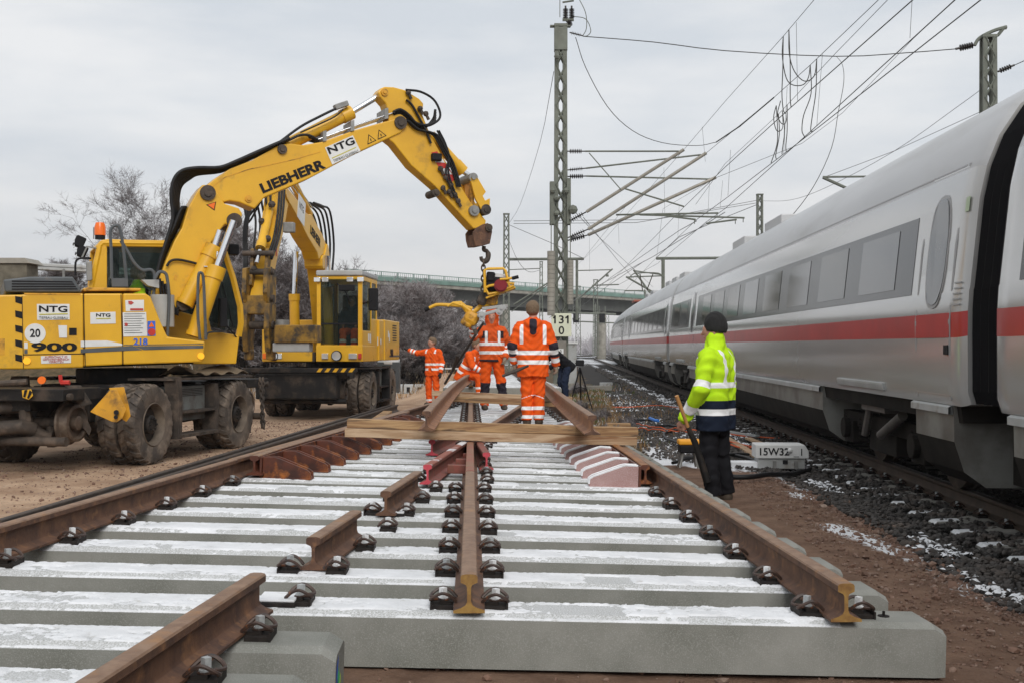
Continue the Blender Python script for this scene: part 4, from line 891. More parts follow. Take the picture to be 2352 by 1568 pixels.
# ================================================================ WIRES
WN = [0]
def wire(pts, r, label, cat='wire', m='wire', sm=0, group='overhead wires', name='overhead_wire'):
    pts = [Vector(p) for p in pts]
    if sm: pts = smoothpath(pts, sm)
    o0 = pts[0].copy(); o = MB().tube([p-o0 for p in pts], r, 4, caps=False).build(name, M[m]); o.location = o0
    return tag(o, label, cat, group)
def W(x, y, z): return Pz(x, y, z)
wire([W(2420,-105,5.62), W(2253,0,5.62), W(1885,289,5.62), W(1665,458,5.62), P(1600,505,35.2), P(1500,600,72), P(1436,668,72.5), P(1405,720,115)], .010, 'contact wire running to the outer cantilever arm, lowest and rightmost of the long wires')
wire([W(2420,-180,5.62), W(2194,0,5.62), W(1848,315,5.62), W(1665,480,5.62), P(1620,512,35.4), P(1510,606,72), P(1420,655,75)], .010, 'contact wire crossing the rightmost one just above the coach roofs')
wire([W(2300,-175,5.62), W(2097,0,5.62), W(1817,247,5.62), W(1665,385,5.62), P(1571,476,34.2), P(1395,656,75)], .010, 'contact wire ending at the upper steady arm, third of the thick wires from the right')
wire([W(2200,-150,7.0), W(2039,0,7.0), W(1921,121,7.0), W(1789,262,7.0), W(1665,377,7.0), P(1598,470,36)], .007, 'thin dropper line close below the long messenger wire', m='wire')
wire([W(2200,-185,7.6), W(2018,0,7.6), W(1861,150,7.6), W(1777,225,7.6), P(1622,352,35), P(1445,465,55), P(1341,594,75)], .009, 'messenger wire reaching the tip of the middle cantilever')
wire([W(2030,-185,7.6), W(1870,0,7.6), W(1799,84,7.6), W(1665,234,7.6), P(1571,344,34.1), P(1380,560,62), P(1236,690,112)], .007, 'leftmost long thin wire crossing the open sky down to the upper cantilever tip')
wire([W(2330,-130,7.4), P(2097,90,26), P(1935,260,31), P(1842,330,33.5), P(1644,409,35.9), P(1523,480,55), P(1508,594,72)], .007, 'messenger wire of the outer cantilever')
wire([P(1340,84,35), P(1500,97,34.5), P(1665,117,34), P(1921,130,33.5), P(2080,122,33), P(2195,113,33)], .014, 'cross wire strung between the tall mast and the mast at the upper right', sm=3)
wire([P(1322,86,34.9), P(1345,155,34.6), P(1395,245,34.2), P(1452,300,33.8), P(1520,328,33.2), P(1600,335,32.5), P(1645,327,32)], .012, 'slack feeder cable sweeping down from the tall mast head in a long curve', sm=4)
wire([P(1645,327,32), W(1700,290,7.6), W(1777,225,7.6)], .020, 'thick clamped end of the slack feeder cable')
wire([P(1272,165,35), P(1240,330,52), P(1195,470,73), P(1168,515,75)], .010, 'stay wire slanting from the tall mast down to the slim mast at its left', sm=3)
wire([P(1921,130,33.5), P(1935,150,33), P(1938,190,32), P(1925,260,31), P(1910,340,30), P(1868,430,30), P(1815,500,31), P(1785,520,32)], .009, 'single slack wire hanging from the cross wire to the train roof', sm=4)
wire([P(2268,195,33), P(2200,245,36), P(2050,350,42), P(1900,430,50), P(1815,460,60), P(1752,462,78)], .010, 'sagging wire between the upper right mast and the mast above the train', sm=4)
wire([P(2290,240,33), P(2055,347,40), P(1892,408,40)], .009, 'wire from the upper right mast to the arm tip over the train roof')
wire([P(2420,110,28), P(2335,148,31), P(2330,150,33)], .012, 'short wire entering from the right edge to the upper right mast')
wire([P(1740,470,78), P(1665,500,76), P(1560,545,74), P(1508,592,72)], .02, 'wire from the mast above the train to the grey portal post')
wire([P(1740,540,78), P(1700,560,80), P(1665,610,85)], .015, 'guy wire from the mast above the train down to its roof line')
wire([P(1180,508,75), P(1500,505,70), P(1742,460,78)], .018, 'upper of two level thin wires far behind the tall mast', m='wirefar')
wire([P(1180,514,75), P(1460,512,70), P(1742,466,78)], .018, 'lower of two level thin wires far behind the tall mast', m='wirefar')
wire([P(1165,515,75), P(1270,560,72), P(1340,594,75)], .018, 'grey stay wire from the slim mast head to the arm end', m='wirefar')
wire([P(1170,555,75), P(1190,600,75), P(1215,625,80), P(1243,620,100)], .018, 'drooping wire beside the slim mast', m='wirefar', sm=3)
wire([P(1316,482,34.8), P(1370,540,55), P(1470,632,72), P(1500,660,100)], .014, 'wire falling from the tension gear of the tall mast to the portal', m='wirefar')
wire([P(1340,500,40), P(1420,600,65), P(1455,640,72)], .014, 'second wire falling from the tall mast towards the pantograph', m='wirefar')
wire([P(1262,730,60), P(1345,672,75), P(1500,590,60), P(1665,488,40)], .014, 'long faint wire rising from behind the kilometre plate to the right', m='wirefar')
wire([P(1270,745,80), P(1400,640,75), P(1560,530,50), P(1600,508,36)], .014, 'second faint wire rising from behind the kilometre plate', m='wirefar')
wire([P(1340,700,115), P(1392,660,90), P(1480,600,72)], .02, 'faint wire below the bridge deck near the pantograph', m='wirefar')
# droppers and jumper loops
def drop(i, a, b, lab, r=.0045): wire([a, b], r, lab, 'dropper wire', group='dropper wires', name='dropper_wire')
drop(1, P(1829,52,23.5), P(1832,232,23.5), 'thin dropper hanging left of the big jumper loops high in the sky')
drop(2, P(1889,125,25), P(1876,290,25), 'thin dropper hanging right of the big jumper loops')
drop(3, P(1808,200,28), P(1800,355,28), 'thin dropper in the middle of the small jumper loops')
drop(4, P(2095,0,20), P(2090,88,20), 'thin dropper near the top edge of the photo')
drop(5, P(1678,345,31), P(1672,450,31), 'thin dropper right of the cantilever tips')
drop(6, P(1613,292,34), P(1620,372,34), 'thin dropper above the middle cantilever tip')
drop(7, P(1525,385,40), P(1527,500,40), 'thin dropper under the cantilever tubes, left one')
drop(8, P(1630,408,38), P(1626,495,38), 'thin dropper under the outer cantilever tip')
drop(9, P(1660,415,38), P(1654,478,38), 'short dropper right of the outer cantilever tip')
drop(10, P(1560,470,48), P(1557,545,48), 'thin dropper below the steady arms')
drop(11, P(1420,515,50), P(1422,560,50), 'short faint dropper between tall mast and steady arms')
drop(12, P(1354,545,60), P(1354,625,60), 'faint dropper just right of the tall mast')
def jump(pts, Y, lab, r=.011): wire([P(x, y, Y+.02*i) for i, (x, y) in enumerate(pts)], r, lab, 'jumper cable', sm=4, group='jumper cables between the wires', name='jumper_cable')
jump([(1799,84),(1797,130),(1806,180),(1822,196),(1845,195),(1857,178),(1861,150)], 24.5, 'left of the two upper black jumper loops hanging like a U')
jump([(1812,68),(1813,125),(1825,165),(1848,187),(1870,175),(1876,137)], 24.3, 'right of the two upper black jumper loops hanging like a U')
jump([(1799,84),(1798,160),(1796,215),(1799,252),(1804,262)], 25, 'long black jumper dropping left of the upper loops')
jump([(1812,68),(1815,150),(1815,225),(1817,247)], 25, 'straight black jumper dropping between the upper loops')
jump([(1861,150),(1863,215),(1846,265),(1842,300),(1848,315)], 26, 'curved black jumper swinging down from the messenger, left one')
jump([(1876,137),(1874,210),(1866,265),(1862,300),(1868,302)], 26, 'curved black jumper swinging down from the messenger, right one')
jump([(1783,243),(1777,270),(1782,297),(1790,302),(1798,292),(1797,255)], 27.5, 'small black jumper loop, left of the lower cluster')
jump([(1793,232),(1786,262),(1793,282),(1803,285),(1807,270),(1808,241)], 27.5, 'small black jumper loop, right of the lower cluster')
jump([(1783,243),(1786,300),(1784,335),(1771,375)], 28, 'lower jumper tail ending leftmost on the contact wire')
jump([(1788,262),(1790,310),(1782,355),(1783,366)], 28, 'lower jumper tail, second from the left')
jump([(1797,255),(1802,300),(1797,345),(1796,355)], 28, 'lower jumper tail, third from the left')
jump([(1808,241),(1808,300),(1805,335),(1806,350)], 28, 'lower jumper tail ending rightmost')

# ================================================================ BRIDGE
bd = Vector((.805,1,0)).normalized(); bn = Vector((-bd.y, bd.x, 0)) if False else Vector((-.78,.627,0)); bn = Vector((-bd.y,bd.x,0))
BM = frame(Vector((-1.3,121,0)), bd, bn)
br = empty('road_bridge', (0,0,0), 0, 'long concrete road bridge with green railing crossing the background', 'bridge')
def bpart(name, fn, m, **k): mb = MB(); fn(mb); mb.xf(BM); return mb.build(name, M[m], br, **k)
X0_, X1_ = -22, 90
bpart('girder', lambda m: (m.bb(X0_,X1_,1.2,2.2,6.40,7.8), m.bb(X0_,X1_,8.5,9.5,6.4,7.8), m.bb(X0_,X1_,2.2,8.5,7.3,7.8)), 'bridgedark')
bpart('deck_slab', lambda m: m.bb(X0_,X1_,0,10.6,7.78,8.12), 'concw')
bpart('parapet_kerb', lambda m: m.bb(X0_,X1_,-.1,.35,8.12,8.5), 'railing')
bpart('far_kerb', lambda m: m.bb(X0_,X1_,10.3,10.7,8.12,8.5), 'railing')
def rl(m):
    for z in (8.62,9.0): m.bb(X0_,X1_,.0,.06,z-.03,z+.03)
    x = X0_
    while x < X1_: m.bb(x,x+.07,.0,.06,8.5,9.0); x += 2.2
bpart('railing', rl, 'railing')
def rl2(m):
    m.bb(X0_,X1_,.02,.05,8.52,8.56); x = X0_
    while x < X1_: m.bb(x,x+.025,.02,.045,8.5,8.98); x += .28
bpart('railing_bars', rl2, 'railing')
for a, w in ((3.2,.55),(22,.6)):
    for b_ in (2.0,8.2): bpart('pier', lambda m: m.cyl((a,b_,-1),(a,b_,6.42),w,16), 'concw')
bpart('abutment', lambda m: (m.bb(-24,-11.6,.4,10,-1,7.7)), 'concw')
# road embankment left: pillar and guard rail
pl = empty('stone_pillar', P(43,700,31.5), 0, 'squat mossy stone pillar with a pale cap at the left edge', 'pillar'); h_ = (700-608)/F*31.5
MB().bb(-.38,.38,-.38,.38,-.6,h_).build('shaft', mat('mossy_stone',(.16,.145,.11),(.09,.08,.06),3,.9,bump=.02,bscale=12), pl, bevel=.02)
MB().prism([(-.52,0),(.52,0),(.36,.15),(-.36,.15)], lambda a,b:(a,-.45,h_+b), lambda a,b:(a,.45,h_+b)).build('cap', M['concw'], pl, bevel=.01)
gr = empty('guard_rail', P(0,615,33), 0, 'galvanised road guard rail on the embankment behind the left machine', 'guard rail')
o0 = P(0,615,33)
for k_ in range(2):
    m1 = MB(); m1.tube([P(-60,607+k_*8,33)-o0, P(90,609+k_*8,33)-o0, P(200,614+k_*8,33.5)-o0, P(300,622+k_*8,34.5)-o0], .06, 6); m1.build('beam', M['lightgrey'], gr)
for k_ in range(6): m1 = MB(); m1.tube([P(-40+k_*62,612+k_*2,33.1)-o0, P(-40+k_*62,650,33.1)-o0], .04, 5); m1.build('post', M['steel'], gr)

# ================================================================ BUSHES
def grow(seed, h, spread, stems, depth, twig, lean=.35, wig=.28, nkids=(3,5), base_r=.05):
    rg = random.Random(seed); segs = []
    def br(p, d, L_, r, lv):
        n = 4 if lv < depth else 3; q = p.copy(); dd = d.copy()
        for i in range(n):
            dd = (dd+Vector((rg.gauss(0,wig),rg.gauss(0,wig),rg.gauss(.05,wig*.7)))*.5).normalized(); q2 = q+dd*L_/n
            ra = r*(1-.6*i/n); rb = r*(1-.6*(i+1)/n); segs.append((q.copy(), q2.copy(), ra, rb, lv)); q = q2
            if lv < depth and i > 0:
                for _ in range(rg.randint(*nkids) if lv > 0 else rg.randint(2,4)):
                    a = rg.uniform(.35,1.0); v = Vector((rg.gauss(0,1),rg.gauss(0,1),rg.gauss(.25,.7))).normalized(); nd = (dd*(1-a*.6)+v*a).normalized()
                    br(q.copy(), nd, L_*rg.uniform(.38,.62), max(rb*.6,twig), lv+1)
    for s in range(stems):
        a = rg.uniform(0,6.28); rr = rg.uniform(0,spread*.25); d = Vector((math.cos(a)*lean*rg.random()*1.6, math.sin(a)*lean*rg.random()*1.6, 1)).normalized()
        br(Vector((math.cos(a)*rr, math.sin(a)*rr, -.1)), d, h*rg.uniform(.5,.72), base_r*rg.uniform(.6,1), 0)
    return segs
def seg_arrays(segs):
    A = np.array([s[0] for s in segs]); B = np.array([s[1] for s in segs]); ra = np.array([s[2] for s in segs])[:,None]; rb = np.array([s[3] for s in segs])[:,None]
    d = B-A; d /= np.linalg.norm(d,axis=1,keepdims=True)+1e-9; u = np.cross(d, np.array([.3,.2,.93])); u /= np.linalg.norm(u,axis=1,keepdims=True)+1e-9; w = np.cross(d,u)
    V = []
    for c, r in ((A,ra),(B,rb)):
        for k in range(3): an = 2.094*k; V.append(c+(u*math.cos(an)+w*math.sin(an))*r)
    V = np.stack(V,1).reshape(-1,3); b = 6*np.arange(len(segs))[:,None]
    return V, np.concatenate([b+np.array([[0,1,4,3]]), b+np.array([[1,2,5,4]]), b+np.array([[2,0,3,5]])])
M['bark'] = mat('dark_bark', (.045,.034,.030), (.075,.058,.052), 6, .9)
def twig_mat(name, lo_, hi_, frost, amt):
    m = bpy.data.materials.new(name); m.use_nodes = True; nt = m.node_tree; b = nt.nodes['Principled BSDF']; N = nt.nodes.new; L = nt.links.new
    b.inputs['Roughness'].default_value = .85; tc = N('ShaderNodeTexCoord')
    n = N('ShaderNodeTexNoise'); n.inputs['Scale'].default_value = 7; n.inputs['Detail'].default_value = 4; L(tc.outputs['Object'], n.inputs[0])
    n2 = N('ShaderNodeTexNoise'); n2.inputs['Scale'].default_value = 1.1; L(tc.outputs['Object'], n2.inputs[0])
    r = N('ShaderNodeValToRGB'); r.color_ramp.elements[0].position = amt-.12; r.color_ramp.elements[1].position = amt+.12; r.color_ramp.elements[0].color = frost+(1,); r.color_ramp.elements[1].color = lo_+(1,)
    ad = N('ShaderNodeMath'); ad.operation = 'ADD'; L(n.outputs[0], ad.inputs[0]); L(n2.outputs[0], ad.inputs[1]); ml = N('ShaderNodeMath'); ml.operation = 'MULTIPLY'; ml.inputs[1].default_value = .5; L(ad.outputs[0], ml.inputs[0])
    L(ml.outputs[0], r.inputs[0]); L(r.outputs[0], b.inputs['Base Color']); return m
M['twig'] = twig_mat('frosted_purple_twigs', (.085,.060,.055), hi_=None, frost=(.50,.475,.48), amt=.45)
M['twigdark'] = twig_mat('brown_twigs', (.060,.045,.042), hi_=None, frost=(.50,.48,.50), amt=.42)
M['twigwhite'] = twig_mat('white_hoar_twigs', (.16,.12,.12), hi_=None, frost=(.64,.62,.63), amt=.52)
def bush_proto(seed, h, spread, stems, depth, twig, m='twig', **k):
    segs = grow(seed, h, spread, stems, depth, twig, **k); t = empty('bush')
    big = [s for s in segs if s[4] < 2]; small = [s for s in segs if s[4] >= 2]
    V, Fq = seg_arrays(big); np_mesh('branches', V, Fq, M['bark'], t)
    V, Fq = seg_arrays(small); np_mesh('twigs', V, Fq, M[m], t); return t
protos = [bush_proto(1, 4.6, 2.5, 8, 4, .007, 'twig', nkids=(2,4)), bush_proto(2, 4.2, 2.5, 9, 4, .007, 'twigdark', nkids=(2,4)), bush_proto(3, 3.4, 2.8, 9, 4, .007, 'twigwhite', nkids=(2,4), lean=.6), bush_proto(4, 7.5, 2.5, 3, 4, .007, 'twigdark', nkids=(2,3), base_r=.09, lean=.3)]
bl = [ # proto, px, base Y, scale, label
 (3,365,46,.62,'tall bare tree with thin twigs rising behind the left cab'),
 (3,430,52,.56,'tall bare tree right of the left cab behind the lifted boom'),
 (3,290,50,.52,'small thin tree behind the beacon of the left machine'),
 (1,470,42,.80,'dark frosted bush behind the left machine windscreen'),
 (1,560,43,1.05,'dense dark frosted bush between the two machines, left one'),
 (0,610,48,1.05,'tall frosted bush behind the grab of the farther machine'),
 (1,660,41,.95,'dark bush directly behind the grab and stick of the farther machine'),
 (1,700,48,1.12,'frosted bush filling the gap left of the farther cab'),
 (3,745,50,.50,'twiggy tree crown showing above the farther cab'),
 (1,800,49,.85,'dark bush hidden mostly behind the farther cab'),
 (0,890,48,.90,'purple grey frosted bush right of the farther machine'),
 (2,935,51,1.0,'white frosted bush with arching twigs in front of the bridge'),
 (0,910,45,.62,'dark lower bush beside the wheels of the farther machine'),
 (0,985,53,.98,'white hoary bush behind the pointing worker'),
 (1,960,47,.58,'dark bush behind the pointing worker at knee height'),
 (2,1030,56,.75,'white hoary bush at the right end of the row by the crossing mast'),
 (1,1015,49,.5,'dark thin bush left of the hooded worker'),
 (0,520,54,1.0,'pale frosted bush farthest back between the machines'),
 (0,300,46,.6,'frosted bush seen through the cab of the left machine'),
 (1,150,36,.32,'small frosted bush on the bank behind the pillar'),
 (0,1060,58,.5,'small purple frosted bush just left of the hooded worker head')]
used = set()
for k_, (pi, px, Y, sc_, lab) in enumerate(bl):
    t = protos[pi] if pi not in used else copy_tree(protos[pi]); used.add(pi)
    X = (px-CX)/F*Y; t.location = (X, Y, float(Hgt(X,Y))-.05); t.rotation_euler = (0,0,k_*1.7); t.scale = (sc_*1.1, sc_*1.1, sc_)
    tag(t, lab, 'bush' if pi != 3 else 'tree', 'frosted bushes behind the machines')
    if pi == 3: t.name = 'bare_tree'
# weeds near the mast and a far wood
wd_ = bush_proto(8, .55, .5, 12, 3, .003, 'twigdark', nkids=(2,3), base_r=.006, lean=.8)
for k_, (px, Y, sc_, lab) in enumerate(((1335,27,.6,'low weed bush below the tripod'),(1375,24,.6,'dark green brown weed between tripod and snow patch'),(1400,20,.45,'dry weed clump right of the loose rail'),(1330,33,.8,'weed clump at the foot of the tall mast'),(1440,22,.5,'small weed at the edge of the snow patch'))):
    t = wd_ if k_ == 0 else copy_tree(wd_); X = (px-CX)/F*Y; t.location = (X,Y,float(Hgt(X,Y))-.02); t.scale = (sc_,)*3; t.rotation_euler = (0,0,k_*2.1); t.name = 'weed'; tag(t, lab, 'weed', 'weeds by the track')
g = np.random.default_rng(9); segs = []
for i in range(420):
    Y = g.uniform(210,330); X = g.uniform(-.06,.16)*Y; h = g.uniform(2,5.5); z = float(Hgt(X,Y)); b = Vector((X,Y,z))
    for k in range(14):
        a = Vector((g.normal(0,.6),g.normal(0,.6),h*g.uniform(.1,.7))); d = Vector((g.normal(0,.8),g.normal(0,.8),g.uniform(.5,1.5))); segs.append((b+a*.4, b+a+d, .10, .04, 2))
V, Fq = seg_arrays(segs); np_mesh('far_wood', V, Fq, mat('far_frost_wood',(.30,.28,.29),(.42,.40,.42),.2,.9), kind='stuff', label='faint frosty wood at the horizon beyond the bridge', cat='wood')
# ================================================================ EXCAVATORS
class Ex:
    def __init__(s, cx, cy, a, root): s.cx, s.cy, s.a, s.root = cx, cy, R(a), root
    def loc(s, px, py, t):
        rx = (px-CX)/F; sa, ca = math.sin(s.a), math.cos(s.a)
        Y = (t - s.cx*sa + s.cy*ca)/(ca - rx*sa); dx, dy = rx*Y-s.cx, Y-s.cy
        return Vector((dx*ca+dy*sa, t, CAMH-(py-YH)/F*Y))
    def poly(s, mb, pts, t0, t1, mi=0, tref=None, off=(0,0)):
        q = [s.loc(x+off[0], y+off[1], t0 if tref is None else tref) for x, y in pts]
        mb.prism([(v.x, v.z) for v in q], lambda a,b:(a,t0,b), lambda a,b:(a,t1,b), mi); return mb
M['maroon'] = mat('dark_red_cover', (.22,.012,.02), None, rough=.35)
M['rimmud'] = mat('muddy_rim', (.17,.135,.10), (.08,.06,.045), 6, .75)
def tyre(mb, M_, r=.52, w=.25, lugs=22, side=1):
    pr = [(.27,-w*.40),(.29,-w*.46),(.42,-w*.50),(.485,-w*.47),(r-.022,-w*.36),(r-.018,0),(r-.022,w*.36),(.485,w*.47),(.42,w*.50),(.29,w*.46),(.27,w*.40)]
    mb.lathe(pr, M_, 40, 0, closed=True); r += .008
    for k in range(lugs):
        for s in (-1,1):
            a0 = 2*math.pi*(k+.5*(s > 0))/lugs; pts = []
            for (ax, rr, da) in ((s*.012,r,-.0),(s*w*.30,r-.002,.075),(s*w*.47,r-.03,.115),(s*w*.52,r-.085,.12)):
                for q in (-.062,.062): pts.append((ax, rr, a0+da+q)); pts.append((ax-s*.006, rr-.06, a0+da+q))
            vs = [M_ @ Vector((ax, rr*math.cos(an), rr*math.sin(an))) for ax, rr, an in pts]; f = []
            for i in range(3):
                b = i*4; f += [(b,b+2,b+6,b+4),(b,b+4,b+5,b+1),(b+2,b+3,b+7,b+6),(b+1,b+5,b+7,b+3)]
            f += [(0,1,3,2),(12,14,15,13)]; mb.add(vs, f, 0)
def wheel(parent, c, axis, outer=True, mt='tyre'):
    # c: centre of the tyre, axis points outwards
    c = Vector(c); ax = Vector(axis).normalized(); M_ = frame(c, ax, ax.cross(Vector((0,0,1))))
    mb = MB(); tyre(mb, M_); w = mb.build('wheel', M[mt], parent, smooth=35)
    rm = MB(); rm.lathe([(.285,.115),(.275,.125),(.262,.11),(.25,.0),(.22,-.04),(.10,-.05),(.0,-.05)], M_, 32, closed=False); rm.build('rim', M['rimmud'], w, smooth=35); dk_ = MB(); dk_.lathe([(.235,.01),(.0,.01)], M_, 24, closed=False); dk_.build('rim_disc', M['black'], w)
    if outer:
        hb = MB(); hb.lathe([(.0,.10),(.10,.10),(.125,.08),(.135,-.05)], M_, 24, closed=False)
        for k in range(8):
            an = k*math.pi/4; p = M_ @ Vector((.10, .075*math.cos(an), .075*math.sin(an))); hb.cyl(p, p+ax*.022, .013, 6)
        hb.build('hub', M['black'], w, smooth=35)
    return w
def chassis(root, rot, mud='muddy', rail_front=True, tmat='tyre', sgn=1):
    """undercarriage in its own frame p forward, q left, turned by rot inside the root"""
    ch = empty('undercarriage'); ch.parent = root; ch.rotation_euler = (0,0,rot); mm_ = M[mud]
    m = MB(); m.bb(-1.55,1.55,-.45,.45,.55,.98); m.bb(-1.0,1.0,-.62,.62,.78,1.02); m.cyl((0,0,1.0),(0,0,1.22),.62,32); m.build('frame', M['black'], ch, bevel=.015)
    for p in (-1.27,1.27):
        m = MB(); m.tube([(p,-1.1,.53),(p,-.5,.55),(p,-.3,.60),(p,.3,.60),(p,.5,.55),(p,1.1,.53)], [.11,.13,.22,.22,.13,.11], 12); m.build('axle', mm_, ch, smooth=40)
        for s in (-1,1):
            wheel(ch, (p,s*1.08,.515), (0,s,0), True, tmat); wheel(ch, (p,s*.80,.515), (0,s,0), False, tmat)
    for s in (-1,1):
        m = MB(); m.bb(-.52,.42,min(s*.62,s*1.06),max(s*.62,s*1.06),.50,.98); m.build('tool_box', M['greypaint'] if False else mat('grey_box',(.17,.18,.17),(.12,.12,.11),4,.7,dirt=(.08,.06,.045),dscale=5), ch, bevel=.01)
        for k_ in range(5): m = MB(); m.bb(-.44,.34,s*1.061-.003,s*1.061+.003,.84+k_*.022,.85+k_*.022); m.build('louvre', M['black'], ch) if s < 0 else None
        m = MB(); m.bb(-.62,.46,min(s*1.0,s*1.28),max(s*1.0,s*1.28),.30,.34); m.build('step', mm_, ch)
        m = MB(); m.bb(-.62,.46,min(s*1.0,s*1.22),max(s*1.0,s*1.22),.62,.65); m.build('step', mm_, ch)
        m = MB(); m.prism([(-.76,1.12),(-.62,1.12),(-.58,.80),(-.60,.28),(-.70,.28),(-.70,.8)], lambda a,b:(a,s*1.24,b), lambda a,b:(a,s*1.05,b)); m.build('step_bracket', mm_, ch, bevel=.006)
        m = MB(); m.prism([(.46,.28),(.56,.28),(.60,.75),(.56,1.0),(.46,1.0)], lambda a,b:(a,s*1.20,b), lambda a,b:(a,s*1.0,b)); m.build('step_bracket', mm_, ch, bevel=.006)
        m = MB(); m.bb(-.80,1.70,min(s*.55,s*1.22),max(s*.55,s*1.22),1.07,1.10); m.build('platform', mm_, ch)
    for e in (-1,1):                                 # rail guidance gear at both ends
        rg_ = empty('rail_gear'); rg_.parent = ch
        m = MB(); m.bb(min(e*1.75,e*2.75),max(e*1.75,e*2.75),-.42,.42,.75,1.0); m.bb(min(e*2.1,e*2.9),max(e*2.1,e*2.9),-.95,.95,.88,1.02); m.build('carrier', M['black'], rg_, bevel=.01)
        for s in (-1,1):
            m = MB(); m.prism([(1.78,.98),(2.02,.98),(2.5,.46),(2.42,.30),(2.2,.32),(1.75,.62)], lambda a,b:(e*a,s*.42,b), lambda a,b:(e*a,s*.52,b)); m.build('swing_arm', mm_, rg_, bevel=.008)
            m = MB(); m.tube([(e*2.3,s*.30,.62),(e*2.62,s*.34,.50)], .05, 8); m.tube([(e*1.9,s*.3,.95),(e*2.35,s*.3,.66)], .065, 10); m.build('ram', mm_, rg_, smooth=40)
            Mx = frame(Vector((e*2.42,s*.76,.60)), Vector((0,s,0)), Vector((1,0,0))); m = MB()
            m.lathe([(.0,-.07),(.265,-.07),(.265,-.04),(.232,-.03),(.225,.07),(.19,.08),(.17,.03),(.09,.02),(.085,.09),(.06,.10),(0,.10)], Mx, 36, closed=False); m.build('rail_wheel', M['muddy'] if not rail_front else M['railwheel'], rg_, smooth=35)
        m = MB(); m.tube([(e*2.42,-.70,.60),(e*2.42,.70,.60)], .065, 12); m.build('axle_shaft', mm_, rg_, smooth=40)
        m = MB(); m.tube([(e*2.75,-.9,.40),(e*2.75,.9,.40)], .055, 10); m.tube([(e*2.8,-1.0,.93),(e*2.8,1.0,.93)], .04, 8); m.build('cross_bar', mm_, rg_, smooth=40)
    return ch
M['railwheel'] = mat('rail_wheel_steel', (.14,.105,.08), (.09,.065,.05), 8, .45, metal=.35, dirt=(.2,.16,.12), dscale=9)
# ---------- the nearer machine
e1r = empty('road_rail_excavator', (-5.55,16.2,0), R(25), 'nearer yellow road rail excavator at the left with its boom reaching over the track', 'excavator', 'road rail excavators')
E1 = Ex(-5.55,16.2,25,e1r); ch1 = chassis(e1r, R(78.5-25))
A = lambda x, y: (x*.3844, 488+y*.3844)              # measured on enlarged views
B = lambda x, y: (344.5+x*.3662, 172.3+y*.3662)
def zloc(E, px, py, t): return E.loc(px, py, t)
TN = -1.22
up = empty('superstructure'); up.parent = e1r
def pan(name, pts, t0, t1, m='yellow', bev=.02, tref=TN, E=E1, parent=None, **k):
    mb = MB(); E.poly(mb, pts, t0, t1, tref=tref); return mb.build(name, M[m], parent or e1r, bevel=bev, **k)
def strip(name, pts, t, m, d=.004, E=E1, parent=None): return pan(name, pts, t-d, t, m, 0, t, E, parent)
# engine hood and right hand side body: silhouette from the side, full width behind, narrow box in front
sA = [A(-400,500),A(-400,880),A(-200,935),A(140,935),A(500,925),A(500,485),A(180,485),A(130,492)]
body = pan('engine_housing', sA, TN, 1.15)
pan('side_housing', [A(502,485),A(502,918),A(733,908),A(733,485)], TN, -.42)
pan('side_housing', [A(735,485),A(870,485),A(900,505),A(958,650),A(1000,742),A(1225,770),A(1218,885),A(1200,893),A(735,908)], TN, -.46)
pan('slewing_platform', [A(502,700),A(502,930),A(1215,905),A(1215,780),A(1000,750)], -.44, 1.1, 'black', .01)
pan('radiator_cover', [A(20,400),A(30,475),A(495,475),A(440,382),A(180,382)], TN+.1, .9, 'greypaint', .02)
for k_ in range(4): strip('louvre', [A(70,408+k_*16),A(430+k_*10,412+k_*14),A(436+k_*10,420+k_*14),A(70,416+k_*16)], TN+.1, 'ink', .006)
strip('grille', [A(140,482),A(480,484),A(480,494),A(150,492)], TN, 'yellow_old', .006)
pan('mudguard', [A(500,458),A(505,470),A(845,468),A(845,452),A(520,448)], TN+.05, -.2, 'yellow_old', .01)
for (a, b) in (((497,485),(509,918)),((722,485),(735,905)),):
    strip('panel_gap', [A(a[0]-2,a[1]+6),A(a[0]+3,a[1]+6),A(b[0]+3,b[1]),A(b[0]-2,b[1])], TN-.001, 'ink', .004)
strip('panel_gap', [A(130,500),A(134,500),A(142,930),A(138,930)], TN-.001, 'ink', .004); strip('panel_gap', [A(140,846),A(505,840),A(505,845),A(140,851)], TN-.001, 'ink', .004)
# stripes along the side
strip('stripe_white', [A(145,775),A(165,775),A(166,812),A(145,812)], TN-.001, 'white'); strip('stripe_white', [A(482,766),A(640,764),A(735,785),A(735,795),A(482,803)], TN-.001, 'white')
strip('stripe_grey', [A(145,818),A(165,818),A(165,842),A(145,842)], TN-.001, 'greypaint'); strip('stripe_grey', [A(482,815),A(790,795),A(850,820),A(482,838)], TN-.002, 'greypaint'); strip('stripe_grey', [A(800,797),A(1215,793),A(1215,810),A(860,820)], TN-.002, 'greypaint')
strip('stripe_grey', [A(740,789),A(1215,783),A(1215,787),A(740,793)], TN-.002, 'greypaint')
